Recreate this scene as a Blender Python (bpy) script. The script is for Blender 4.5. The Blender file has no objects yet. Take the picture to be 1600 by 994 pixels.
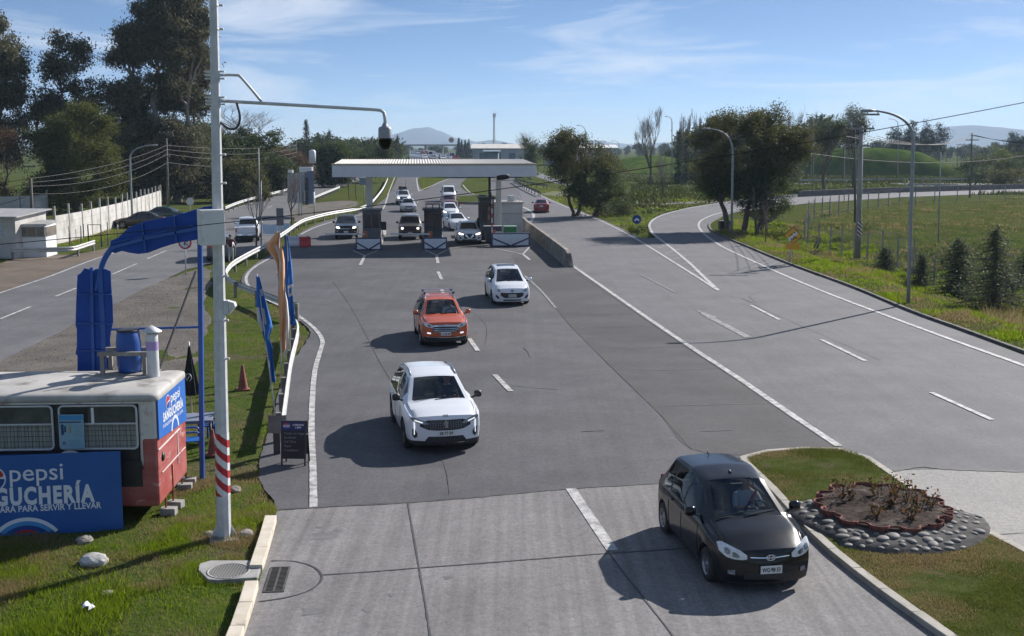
import bpy, bmesh, math, random
import numpy as np
from mathutils import Vector, Matrix
R = math.radians
rng = np.random.default_rng(7)
random.seed(7)
SC = bpy.context.scene
COL = SC.collection

# ------------------------------------------------------------------ camera, sky, sun, exposure
F_PX, H_CAM, HORIZON = 1800.0, 7.2, 228.0          # measured on the 1600 x 994 photograph
PITCH = math.atan((497 - HORIZON) / F_PX)
cam_d = bpy.data.cameras.new('camera')
cam_d.sensor_width = 36.0
cam_d.lens = F_PX / 1600 * 36
cam_d.clip_start, cam_d.clip_end = 0.2, 30000
cam = bpy.data.objects.new('camera', cam_d)
COL.objects.link(cam)
cam.location = (0, 0, H_CAM)
cam.rotation_euler = (math.pi / 2 - PITCH, 0, 0)
SC.camera = cam

SUN_AZ, SUN_EL = R(43), R(31)                      # azimuth measured from +Y towards +X
world = bpy.data.worlds.new('World')
SC.world = world
world.use_nodes = True
wn, wl = world.node_tree.nodes, world.node_tree.links
wn.clear()
w_out = wn.new('ShaderNodeOutputWorld')
w_bg = wn.new('ShaderNodeBackground')
w_bg.inputs['Strength'].default_value = 0.082
sky = wn.new('ShaderNodeTexSky')
sky.sky_type = 'NISHITA'
sky.sun_disc = False
sky.sun_elevation = SUN_EL
sky.sun_rotation = SUN_AZ
sky.air_density, sky.dust_density, sky.ozone_density = 1.0, 0.15, 3.5
w_tc = wn.new('ShaderNodeTexCoord')
w_map = wn.new('ShaderNodeMapping')                # the clear winter sky deepens quickly above the horizon
w_map.inputs['Scale'].default_value = (1, 1, 3.6)
w_map.inputs['Location'].default_value = (0, 0, 0.03)
wl.new(w_tc.outputs['Generated'], w_map.inputs['Vector'])
w_nrm = wn.new('ShaderNodeVectorMath'); w_nrm.operation = 'NORMALIZE'
wl.new(w_map.outputs['Vector'], w_nrm.inputs[0])
wl.new(w_nrm.outputs[0], sky.inputs['Vector'])
# thin cirrus: stretched noise over direction
c_map = wn.new('ShaderNodeMapping')
c_map.inputs['Scale'].default_value = (5.0, 5.0, 38)
c_map.inputs['Rotation'].default_value = (0, R(-3), 0)
c_map.inputs['Location'].default_value = (3.1, 0.4, 0.3)
wl.new(w_tc.outputs['Generated'], c_map.inputs['Vector'])
c_n = wn.new('ShaderNodeTexNoise')
c_n.inputs['Scale'].default_value = 1.0
c_n.inputs['Detail'].default_value = 9
c_n.inputs['Roughness'].default_value = 0.62
c_n.inputs['Distortion'].default_value = 0.6
wl.new(c_map.outputs['Vector'], c_n.inputs['Vector'])
c_r = wn.new('ShaderNodeValToRGB')
c_r.color_ramp.elements[0].position = 0.46
c_r.color_ramp.elements[0].color = (0, 0, 0, 1)
c_r.color_ramp.elements[1].position = 0.74
c_r.color_ramp.elements[1].color = (0.75, 0.75, 0.75, 1)
wl.new(c_n.outputs['Fac'], c_r.inputs['Fac'])
c_mix = wn.new('ShaderNodeMixRGB')
c_mix.inputs['Color2'].default_value = (7.2, 7.6, 8.2, 1)
wl.new(c_r.outputs['Color'], c_mix.inputs['Fac'])
w_hs = wn.new('ShaderNodeHueSaturation'); w_hs.inputs['Saturation'].default_value = 1.1
wl.new(sky.outputs['Color'], w_hs.inputs['Color'])
wl.new(w_hs.outputs['Color'], c_mix.inputs['Color1'])
wl.new(c_mix.outputs['Color'], w_bg.inputs['Color'])
wl.new(w_bg.outputs['Background'], w_out.inputs['Surface'])

sun_d = bpy.data.lights.new('sun', 'SUN')
sun_d.energy = 5.0
sun_d.angle = R(0.53)
sun_d.color = (1.0, 0.95, 0.90)
sun = bpy.data.objects.new('sun', sun_d)
COL.objects.link(sun)
sd = Vector((math.cos(SUN_EL) * math.sin(SUN_AZ), math.cos(SUN_EL) * math.cos(SUN_AZ), math.sin(SUN_EL)))
sun.rotation_euler = sd.to_track_quat('Z', 'Y').to_euler()
sun.location = sd * 200

SC.render.engine = 'CYCLES'
vs = SC.view_settings
vs.view_transform = 'Standard'
vs.look = 'None'
vs.exposure = 0.65
vs.gamma = 1.0
vs.use_curve_mapping = False
SC.cycles.use_denoising = True
SC.cycles.max_bounces = 6
SC.cycles.transparent_max_bounces = 16
SC.cycles.diffuse_bounces = 3
SC.cycles.volume_bounces = 0

# ------------------------------------------------------------------ measuring helpers
cP, sP = math.cos(PITCH), math.sin(PITCH)
def ray(px, py):
    u, v = (px - 800) / F_PX, (497 - py) / F_PX
    return Vector((u, cP + v * sP, -sP + v * cP))
def G(px, py, z=0.0):
    """point of the photograph that lies on the level z"""
    d = ray(px, py)
    t = (z - H_CAM) / d.z
    return Vector((d.x * t, d.y * t, z))
def V(px, py, Y):
    """point of the photograph at the distance Y"""
    d = ray(px, py)
    t = Y / d.y
    return Vector((d.x * t, Y, H_CAM + d.z * t))
def pxm(Y):                                       # metres per photo pixel at distance Y
    return Y / F_PX

# ------------------------------------------------------------------ materials
MATS = {}
def newmat(name):
    m = bpy.data.materials.new(name)
    m.use_nodes = True
    nt = m.node_tree
    b = nt.nodes['Principled BSDF']
    return m, nt, b
def c4(c):
    return (c[0], c[1], c[2], 1.0)
def mat(name, c, c2=None, scale=3.0, rough=0.6, metal=0.0, bump=0.0, bscale=40.0, coat=0.0, spec=0.5, stretch=None, detail=6.0, c3=None, s3=0.7, p3=(0.55, 0.7), lo=0.35, hi=0.65, emit=0.0):
    if name in MATS: return MATS[name]
    m, nt, b = newmat(name)
    N, L = nt.nodes, nt.links
    b.inputs['Roughness'].default_value = rough
    b.inputs['Metallic'].default_value = metal
    b.inputs['Specular IOR Level'].default_value = spec
    b.inputs['Coat Weight'].default_value = coat
    b.inputs['Coat Roughness'].default_value = 0.08
    b.inputs['Base Color'].default_value = c4(c)
    tc = N.new('ShaderNodeTexCoord')
    mp = N.new('ShaderNodeMapping')
    if stretch: mp.inputs['Scale'].default_value = stretch
    L.new(tc.outputs['Object'], mp.inputs['Vector'])
    def noise(s, d=detail, r=0.55):
        n = N.new('ShaderNodeTexNoise')
        n.inputs['Scale'].default_value = s
        n.inputs['Detail'].default_value = d
        n.inputs['Roughness'].default_value = r
        L.new(mp.outputs['Vector'], n.inputs['Vector'])
        return n
    if c2 is not None:
        n = noise(scale)
        r = N.new('ShaderNodeValToRGB')
        r.color_ramp.elements[0].position = lo
        r.color_ramp.elements[0].color = c4(c)
        r.color_ramp.elements[1].position = hi
        r.color_ramp.elements[1].color = c4(c2)
        L.new(n.outputs['Fac'], r.inputs['Fac'])
        col = r.outputs['Color']
        if c3 is not None:
            n3 = noise(s3)
            r3 = N.new('ShaderNodeValToRGB')
            r3.color_ramp.elements[0].position = p3[0]
            r3.color_ramp.elements[0].color = (0, 0, 0, 1)
            r3.color_ramp.elements[1].position = p3[1]
            r3.color_ramp.elements[1].color = (1, 1, 1, 1)
            L.new(n3.outputs['Fac'], r3.inputs['Fac'])
            mx = N.new('ShaderNodeMixRGB')
            L.new(r3.outputs['Color'], mx.inputs['Fac'])
            L.new(col, mx.inputs['Color1'])
            mx.inputs['Color2'].default_value = c4(c3)
            col = mx.outputs['Color']
        L.new(col, b.inputs['Base Color'])
    if bump:
        n = noise(bscale, 4)
        bp = N.new('ShaderNodeBump')
        bp.inputs['Strength'].default_value = bump
        bp.inputs['Distance'].default_value = 0.02
        L.new(n.outputs['Fac'], bp.inputs['Height'])
        L.new(bp.outputs['Normal'], b.inputs['Normal'])
    if emit:
        b.inputs['Emission Color'].default_value = c4(c)
        b.inputs['Emission Strength'].default_value = emit
    MATS[name] = m
    return m
def leafmat(name, c1, c2, trans=0.35, rough=0.6, tcol=None):
    """leaves and blades: colour varies from piece to piece, light passes through"""
    if name in MATS: return MATS[name]
    m, nt, b = newmat(name)
    N, L = nt.nodes, nt.links
    g = N.new('ShaderNodeNewGeometry')
    r = N.new('ShaderNodeValToRGB')
    r.color_ramp.elements[0].color = c4(c1)
    r.color_ramp.elements[1].color = c4(c2)
    L.new(g.outputs['Random Per Island'], r.inputs['Fac'])
    L.new(r.outputs['Color'], b.inputs['Base Color'])
    b.inputs['Roughness'].default_value = rough
    b.inputs['Specular IOR Level'].default_value = 0.12
    t = N.new('ShaderNodeBsdfTranslucent')
    hs = N.new('ShaderNodeHueSaturation')
    hs.inputs['Saturation'].default_value = 1.15
    hs.inputs['Value'].default_value = 1.5
    hs.inputs['Hue'].default_value = 0.49
    L.new(r.outputs['Color'], hs.inputs['Color'])
    L.new(hs.outputs['Color'], t.inputs['Color'])
    mx = N.new('ShaderNodeMixShader')
    mx.inputs['Fac'].default_value = trans
    L.new(b.outputs['BSDF'], mx.inputs[1])
    L.new(t.outputs['BSDF'], mx.inputs[2])
    L.new(mx.outputs['Shader'], N['Material Output'].inputs['Surface'])
    MATS[name] = m
    return m
def glassmat(name, tint, refl_rough=0.02):
    if name in MATS: return MATS[name]
    m, nt, b = newmat(name)
    N, L = nt.nodes, nt.links
    N.remove(b)
    t = N.new('ShaderNodeBsdfTransparent'); t.inputs['Color'].default_value = c4(tint)
    gl = N.new('ShaderNodeBsdfGlossy'); gl.inputs['Roughness'].default_value = refl_rough
    gl.inputs['Color'].default_value = (0.9, 0.95, 1, 1)
    g = N.new('ShaderNodeNewGeometry')             # Schlick reflectance, the same from both sides of the pane
    dt = N.new('ShaderNodeVectorMath'); dt.operation = 'DOT_PRODUCT'
    L.new(g.outputs['Normal'], dt.inputs[0]); L.new(g.outputs['Incoming'], dt.inputs[1])
    def mth(op, a, b):
        n = N.new('ShaderNodeMath'); n.operation = op
        for k, v in enumerate((a, b)):
            if v is None: continue
            if isinstance(v, (int, float)): n.inputs[k].default_value = v
            else: L.new(v, n.inputs[k])
        return n.outputs[0]
    fac = mth('MULTIPLY_ADD', mth('POWER', mth('SUBTRACT', 1.0, mth('ABSOLUTE', dt.outputs['Value'], None)), 5.0), 0.92)
    fac.node.inputs[2].default_value = 0.055
    mx = N.new('ShaderNodeMixShader')
    L.new(fac, mx.inputs['Fac'])
    L.new(t.outputs['BSDF'], mx.inputs[1]); L.new(gl.outputs['BSDF'], mx.inputs[2])
    L.new(mx.outputs['Shader'], N['Material Output'].inputs['Surface'])
    MATS[name] = m
    return m

# ------------------------------------------------------------------ mesh helpers
def link(o):
    COL.objects.link(o); return o
def tag(o, label=None, cat=None, group=None, kind=None):
    if label: o['label'] = label
    if cat: o['category'] = cat
    if group: o['group'] = group
    if kind: o['kind'] = kind
    return o
def thing(name, label, cat, loc=(0, 0, 0), rz=0.0, group=None):
    o = bpy.data.objects.new(name, None)
    o.empty_display_size = 0.2
    o.location = loc
    o.rotation_euler = (0, 0, rz)
    link(o)
    return tag(o, label, cat, group)
def mat_of(o):
    return Matrix.Translation(o.location) @ o.rotation_euler.to_matrix().to_4x4()
class MB:
    def __init__(s):
        s.v, s.f, s.m, s.sm = [], [], [], []
    def add(s, vs_, fs, mi=0, smooth=False):
        b = len(s.v)
        s.v += [tuple(p) for p in vs_]
        for f in fs:
            s.f.append([b + i for i in f]); s.m.append(mi); s.sm.append(smooth)
        return s
    def box(s, c, size, rz=0.0, mi=0, M=None):
        x, y, z = size[0] / 2, size[1] / 2, size[2] / 2
        ps = [Vector((a * x, b * y, d * z)) for d in (-1, 1) for a, b in ((-1, -1), (1, -1), (1, 1), (-1, 1))]
        if M is None: M = Matrix.Rotation(rz, 3, 'Z')
        ps = [M @ p + Vector(c) for p in ps]
        return s.add(ps, [(3, 2, 1, 0), (4, 5, 6, 7), (0, 1, 5, 4), (1, 2, 6, 5), (2, 3, 7, 6), (3, 0, 4, 7)], mi)
    def bar(s, p0, p1, w, h, mi=0):
        """box beam from p0 to p1"""
        p0, p1 = Vector(p0), Vector(p1)
        d = p1 - p0
        q = d.to_track_quat('X', 'Z').to_matrix()
        return s.box((p0 + p1) / 2, (d.length, w, h), mi=mi, M=q)
    def tube(s, pts, r, n=8, mi=0, caps=True, phase=0.0):
        pts = [Vector(p) for p in pts]
        rs = r if isinstance(r, (list, tuple)) else [r] * len(pts)
        b = len(s.v)
        prev = None
        for i, p in enumerate(pts):
            t = (pts[min(i + 1, len(pts) - 1)] - pts[max(i - 1, 0)])
            if t.length < 1e-9: t = Vector((0, 0, 1))
            t.normalize()
            if prev is None:
                a = Vector((0, 0, 1)) if abs(t.z) < 0.9 else Vector((1, 0, 0))
                u = t.cross(a).normalized()
            else:
                u = (prev - t * prev.dot(t))
                if u.length < 1e-6: u = t.orthogonal()
                u.normalize()
            prev = u
            w = t.cross(u)
            for k in range(n):
                a = 2 * math.pi * k / n + phase
                s.v.append(tuple(p + (u * math.cos(a) + w * math.sin(a)) * rs[i]))
        for i in range(len(pts) - 1):
            for k in range(n):
                k2 = (k + 1) % n
                s.f.append([b + i * n + k, b + i * n + k2, b + (i + 1) * n + k2, b + (i + 1) * n + k]); s.m.append(mi); s.sm.append(n > 5)
        if caps:
            s.f.append([b + k for k in range(n)][::-1]); s.m.append(mi); s.sm.append(False)
            e = b + (len(pts) - 1) * n
            s.f.append([e + k for k in range(n)]); s.m.append(mi); s.sm.append(False)
        return s
    def lathe(s, prof, n=20, c=(0, 0, 0), mi=0, axis='Z', M=None):
        """prof: (radius, height) pairs turned round the axis"""
        b = len(s.v)
        c = Vector(c)
        for r, h in prof:
            for k in range(n):
                a = 2 * math.pi * k / n
                p = Vector((r * math.cos(a), r * math.sin(a), h)) if axis == 'Z' else Vector((r * math.cos(a), h, r * math.sin(a)))
                if M is not None: p = M @ p
                s.v.append(tuple(p + c))
        for i in range(len(prof) - 1):
            for k in range(n):
                k2 = (k + 1) % n
                s.f.append([b + i * n + k, b + i * n + k2, b + (i + 1) * n + k2, b + (i + 1) * n + k]); s.m.append(mi); s.sm.append(True)
        return s
    def prism(s, poly, P, Q, mi=0):
        """closed outline poly of 2D points, P and Q map a 2D point to the front and the back face"""
        n = len(poly)
        a = [P(*p) for p in poly]; b_ = [Q(*p) for p in poly]
        s.add(a + b_, [tuple(range(n)), tuple(range(2 * n - 1, n - 1, -1))] + [(i, n + i, n + (i + 1) % n, (i + 1) % n) for i in range(n)], mi)
        return s
    def grid(s, rows, mi=0, smooth=True, flip=False):
        h, w = len(rows), len(rows[0])
        fs = []
        for i in range(h - 1):
            for j in range(w - 1):
                f = (i * w + j, i * w + j + 1, (i + 1) * w + j + 1, (i + 1) * w + j)
                fs.append(f[::-1] if flip else f)
        return s.add([p for r in rows for p in r], fs, mi, smooth)
    def build(s, name, mats, parent=None, world=False, bevel=0.0, seg=2, tri=False, angle=None, recalc=False):
        me = bpy.data.meshes.new(name)
        vs_ = s.v
        if world and parent is not None:
            Mi = mat_of(parent).inverted()
            vs_ = [tuple(Mi @ Vector(p)) for p in vs_]
        me.from_pydata(vs_, [], s.f)
        if not isinstance(mats, (list, tuple)): mats = [mats]
        for m in mats: me.materials.append(m)
        me.polygons.foreach_set('material_index', s.m)
        me.polygons.foreach_set('use_smooth', s.sm)
        if bevel or tri or recalc:
            bm = bmesh.new(); bm.from_mesh(me)
            bmesh.ops.remove_doubles(bm, verts=bm.verts, dist=1e-5)
            if recalc: bmesh.ops.recalc_face_normals(bm, faces=bm.faces)
            if bevel:
                es = [e for e in bm.edges if len(e.link_faces) == 2 and e.calc_face_angle(0) > R(35)]
                bmesh.ops.bevel(bm, geom=es, offset=bevel, segments=seg, affect='EDGES', profile=0.6, clamp_overlap=True)
            if tri: bmesh.ops.triangulate(bm, faces=[f for f in bm.faces if len(f.verts) > 4])
            bm.to_mesh(me); bm.free()
        if angle:
            me.polygons.foreach_set('use_smooth', [True] * len(me.polygons))
            me.set_sharp_from_angle(angle=R(angle))
        me.update()
        o = bpy.data.objects.new(name, me)
        link(o)
        if parent is not None: o.parent = parent
        return o
def structure(o):
    o['kind'] = 'structure'; return o
def copy_tree(o, parent=None):
    c = o.copy(); link(c)
    if parent is not None: c.parent = parent
    for ch in list(o.children): copy_tree(ch, c)
    return c
def text2d(body, size=1.0, bold=0.0, shear=0.0, spacing=1.0, align='LEFT'):
    """letters as flat polygons: (2D points, faces)"""
    cu = bpy.data.curves.new('lettering', 'FONT')
    cu.body = body; cu.size = size; cu.offset = bold; cu.shear = shear
    cu.space_character = spacing; cu.align_x = align; cu.resolution_u = 3
    o = bpy.data.objects.new('lettering', cu); link(o)
    dg = bpy.context.evaluated_depsgraph_get()
    me = bpy.data.meshes.new_from_object(o.evaluated_get(dg))
    ps = [(v.co.x, v.co.y) for v in me.vertices]; fs = [tuple(p.vertices) for p in me.polygons]
    bpy.data.objects.remove(o); bpy.data.meshes.remove(me); bpy.data.curves.remove(cu)
    return ps, fs
def add_text(mb, body, M, size, bold=0.0, mi=0, fit=None, **k):
    """M maps (x, y) to 3D; fit = wanted width"""
    ps, fs = text2d(body, size, bold, **k)
    if fit:
        xs = [p[0] for p in ps]; w = max(xs) - min(xs)
        cx = 0 if k.get('align') == 'CENTER' else min(xs)
        ps = [((x - cx) * fit / w + cx, y) for x, y in ps]
    mb.add([M(x, y) for x, y in ps], fs, mi)
def smooth_path(pts, n=8, closed=False):
    """Catmull-Rom through the points"""
    P = [Vector(p) for p in pts]; m = len(P); out = []
    for i in range(m if closed else m - 1):
        if closed: a, b, c, d = P[(i - 1) % m], P[i], P[(i + 1) % m], P[(i + 2) % m]
        else: a, b, c, d = P[max(i - 1, 0)], P[i], P[i + 1], P[min(i + 2, m - 1)]
        for k in range(n):
            t = k / n
            out.append(0.5 * ((2 * b) + (c - a) * t + (2 * a - 5 * b + 4 * c - d) * t * t + (3 * b - a - 3 * c + d) * t ** 3))
    if not closed: out.append(P[-1])
    return out
def resample(P, step):
    out = [P[0].copy()]; acc = 0.0
    for a, b in zip(P[:-1], P[1:]):
        L = (b - a).length
        if L < 1e-9: continue
        t = step - acc
        while t <= L:
            out.append(a.lerp(b, t / L)); t += step
        acc = (acc + L) % step
    if (out[-1] - P[-1]).length > step * .3: out.append(P[-1].copy())
    return out
def ribbon(mb, pts, width, z, mi=0, jitter=0.0):
    L_, R_ = [], []
    for i, p in enumerate(pts):
        t = pts[min(i + 1, len(pts) - 1)] - pts[max(i - 1, 0)]
        t.z = 0
        if t.length < 1e-9: continue
        n = Vector((-t.y, t.x, 0)).normalized()
        w = width / 2 * (1 + random.uniform(-jitter, jitter))
        L_.append((p.x + n.x * w, p.y + n.y * w, z)); R_.append((p.x - n.x * w, p.y - n.y * w, z))
    mb.grid([R_, L_], mi, False)
# smooth value noise for terrain and scatter
_NT = rng.random((256, 256))
def vnoise(x, y):
    x = np.asarray(x, float); y = np.asarray(y, float)
    xi, yi = np.floor(x).astype(int), np.floor(y).astype(int)
    fx, fy = x - xi, y - yi
    fx, fy = fx * fx * (3 - 2 * fx), fy * fy * (3 - 2 * fy)
    g = lambda a, b: _NT[a % 256, b % 256]
    return (g(xi, yi) * (1 - fx) + g(xi + 1, yi) * fx) * (1 - fy) + (g(xi, yi + 1) * (1 - fx) + g(xi + 1, yi + 1) * fx) * fy
def fbm(x, y, o=4):
    s, a = 0, 0.5
    for _ in range(o):
        s = s + a * vnoise(x, y); x, y, a = np.asarray(x) * 2.03 + 7.1, np.asarray(y) * 2.03 + 3.7, a * 0.5
    return s
def inside(poly, X, Y):
    X = np.asarray(X, float); Y = np.asarray(Y, float)
    r = np.zeros(X.shape, bool)
    n = len(poly)
    for i in range(n):
        x0, y0 = poly[i][0], poly[i][1]; x1, y1 = poly[(i + 1) % n][0], poly[(i + 1) % n][1]
        if y0 == y1: continue
        c = ((y0 > Y) != (y1 > Y)) & (X < (x1 - x0) * (Y - y0) / (y1 - y0) + x0)
        r ^= c
    return r
def dist_poly(P, X, Y):
    """distance of points to a polyline"""
    d = np.full(np.shape(X), 1e9)
    for a, b in zip(P[:-1], P[1:]):
        ax, ay, bx, by = a[0], a[1], b[0], b[1]
        vx, vy = bx - ax, by - ay
        t = np.clip(((X - ax) * vx + (Y - ay) * vy) / (vx * vx + vy * vy + 1e-12), 0, 1)
        d = np.minimum(d, np.hypot(X - ax - t * vx, Y - ay - t * vy))
    return d
def raw_mesh(name, V_, n, mats, parent=None, mi=None, smooth=False):
    """V_: (count*n, 3) vertices, every n of them one face"""
    V_ = np.asarray(V_, np.float32); cnt = len(V_) // n
    me = bpy.data.meshes.new(name)
    me.vertices.add(len(V_)); me.vertices.foreach_set('co', V_.ravel())
    me.loops.add(cnt * n); me.loops.foreach_set('vertex_index', np.arange(cnt * n, dtype=np.int32))
    me.polygons.add(cnt); me.polygons.foreach_set('loop_start', np.arange(0, cnt * n, n, dtype=np.int32))
    try: me.polygons.foreach_set('loop_total', np.full(cnt, n, np.int32))
    except Exception: pass
    if not isinstance(mats, (list, tuple)): mats = [mats]
    for m in mats: me.materials.append(m)
    if mi is not None: me.polygons.foreach_set('material_index', np.asarray(mi, np.int32))
    me.update(calc_edges=True)
    o = bpy.data.objects.new(name, me); link(o)
    if parent is not None: o.parent = parent
    return o
# ------------------------------------------------------------------ setting: outlines measured on the ground
PX = lambda L, z=0.0: [G(x, y, z) for x, y in L]
toll_left = [(340, 1100), (365, 1010), (378, 985), (408, 900), (432, 800), (412, 765), (405, 745), (408, 715), (415, 690), (425, 655), (437, 610), (450, 575), (466, 553), (480, 532), (485, 521), (478, 510), (462, 498), (440, 482), (415, 468), (390, 455), (378, 443), (380, 430), (392, 418), (415, 402), (445, 385), (472, 362), (510, 345), (556, 333), (585, 322), (604, 308), (613, 295), (620, 280), (626, 262), (632, 250), (640, 243)]
toll_far = [(665, 243), (700, 258), (770, 262), (838, 262), (812, 268), (803, 276)]
right_edge_main = [(806, 283), (815, 288), (830, 297), (845, 304), (862, 312), (880, 320), (905, 329), (940, 343), (975, 359), (1003, 373), (1024, 372)]
ramp_left = [(1014, 362), (1012, 353), (1017, 344), (1036, 334.5), (1076, 324.5), (1130, 316), (1180, 309), (1250, 304), (1400, 297), (1600, 291.5), (2100, 284)]
ramp_right = [(2100, 292), (1600, 301), (1400, 309), (1260, 318.5), (1200, 325), (1150, 332), (1125, 340), (1110, 348), (1107, 356), (1118, 366), (1165, 386), (1230, 413), (1330, 450), (1418, 487), (1500, 517), (1600, 554), (1750, 610), (2000, 705), (2350, 840)]
paved = PX(toll_left) + PX(toll_far) + PX(right_edge_main) + PX(ramp_left) + PX(ramp_right) + PX([(2350, 1100)])
left_edge = [(-500, 640), (-200, 522), (0, 453), (75, 428), (148, 401), (200, 384), (260, 361), (330, 337), (390, 317), (430, 304), (470, 292), (510, 281), (560, 268), (600, 256)]
left_right = [(612, 258), (585, 272), (545, 289), (515, 298), (480, 312), (462, 328), (455, 345), (440, 366), (405, 388), (370, 402), (330, 412), (290, 422), (250, 441), (150, 490), (75, 530), (0, 566), (-200, 690), (-500, 900)]
leftroad = PX(left_edge) + PX(left_right)
island_px = [(1155, 713), (1175, 706), (1200, 702), (1250, 698), (1310, 699), (1350, 708), (1378, 725), (1410, 746), (1440, 768), (1490, 797), (1545, 825), (1600, 855), (1750, 940), (1850, 1100), (1610, 1090), (1480, 994), (1390, 931), (1300, 862), (1255, 820), (1235, 798), (1195, 755), (1165, 726)]
island = smooth_path(PX(island_px, 0.13), 5, closed=True)
kerb_line = PX(ramp_right)

def terrain(X, Y):
    X = np.asarray(X, float); Y = np.asarray(Y, float)
    out = ~(inside(paved, X, Y) | inside(leftroad, X, Y))
    dp = np.minimum(dist_poly(paved + paved[:1], X, Y), dist_poly(leftroad + leftroad[:1], X, Y))
    ease = np.clip(dp / 1.2, 0, 1)
    h = (fbm(X * .55, Y * .55) - .47) * .16 * ease
    # ditch beside the right kerb, field beyond
    dk = dist_poly(kerb_line, X, Y)
    right = (X > 8) & (Y < 105) & (Y > 5)
    prof = np.interp(dk, [0, 2.2, 4.5, 6.2, 8.5, 11, 30], [0.05, 0.12, -.55, -.75, -.45, -.15, 0])
    lump = (fbm(X * .6, Y * .6) - .47) * 1.5 * np.clip((dk - 2.5) / 2, 0, 1)
    h = np.where(right & out, prof * np.clip((104 - Y) / 12, 0, 1) + lump * np.clip((34 - dk) / 20, .25, 1) + h * .5, h)
    # gently rising verge on the left, far plain flat
    h = np.where(out, h, -.06)
    far = np.clip((Y - 130) / 150, 0, 1)
    return np.where(out, h * (1 - far) - far * .02, h)

def axis(segs):
    out = []
    for a, b, s in segs: out += list(np.arange(a, b, s))
    return np.array(out + [segs[-1][1]])
gx = axis([(-8500, -1000, 1000), (-1000, -200, 80), (-200, -50, 8), (-50, -14, 1.2), (-14, 2, .5), (2, 60, .8), (60, 200, 8), (200, 1000, 80), (1000, 8500, 1000)])
gy = axis([(-40, 12, 4), (12, 60, .5), (60, 140, 1.0), (140, 300, 6), (300, 1000, 60), (1000, 9000, 1000)])
GX, GY = np.meshgrid(gx, gy)
GZ = terrain(GX, GY)
mb = MB()
mb.grid([[(GX[i, j], GY[i, j], GZ[i, j]) for j in range(len(gx))] for i in range(len(gy))])
def groundmat():
    m, nt, b = newmat('verge ground')
    N, L = nt.nodes, nt.links
    tc = N.new('ShaderNodeTexCoord')
    def noise(s, d=8, r=.6):
        n = N.new('ShaderNodeTexNoise'); n.inputs['Scale'].default_value = s; n.inputs['Detail'].default_value = d; n.inputs['Roughness'].default_value = r
        L.new(tc.outputs['Object'], n.inputs['Vector']); return n.outputs['Fac']
    def ramp(f, els):
        r = N.new('ShaderNodeValToRGB')
        while len(r.color_ramp.elements) < len(els): r.color_ramp.elements.new(.5)
        for e, (p, c) in zip(r.color_ramp.elements, els): e.position = p; e.color = c4(c)
        L.new(f, r.inputs['Fac']); return r.outputs['Color']
    g = ramp(noise(2.2), [(.3, (.03, .055, .011)), (.5, (.06, .09, .018)), (.62, (.095, .10, .03)), (.75, (.17, .135, .065))])
    d = ramp(noise(5), [(.3, (.06, .048, .035)), (.7, (.15, .12, .085))])
    k = ramp(noise(.45), [(.53, (0, 0, 0)), (.66, (1, 1, 1))])
    far = ramp(noise(.012, 4), [(.35, (.055, .075, .024)), (.5, (.085, .085, .04)), (.65, (.045, .068, .022))])
    mx = N.new('ShaderNodeMixRGB'); L.new(k, mx.inputs['Fac']); L.new(g, mx.inputs['Color1']); L.new(d, mx.inputs['Color2'])
    m2 = N.new('ShaderNodeMixRGB'); m2.inputs['Fac'].default_value = .3
    L.new(mx.outputs['Color'], m2.inputs['Color1']); L.new(far, m2.inputs['Color2'])
    L.new(m2.outputs['Color'], b.inputs['Base Color'])
    b.inputs['Roughness'].default_value = .9; b.inputs['Specular IOR Level'].default_value = 0
    bp = N.new('ShaderNodeBump'); bp.inputs['Strength'].default_value = .7; bp.inputs['Distance'].default_value = .08
    L.new(noise(9, 6), bp.inputs['Height']); L.new(bp.outputs['Normal'], b.inputs['Normal'])
    return m
M_ground = groundmat()
structure(mb.build('ground', M_ground))

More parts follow.
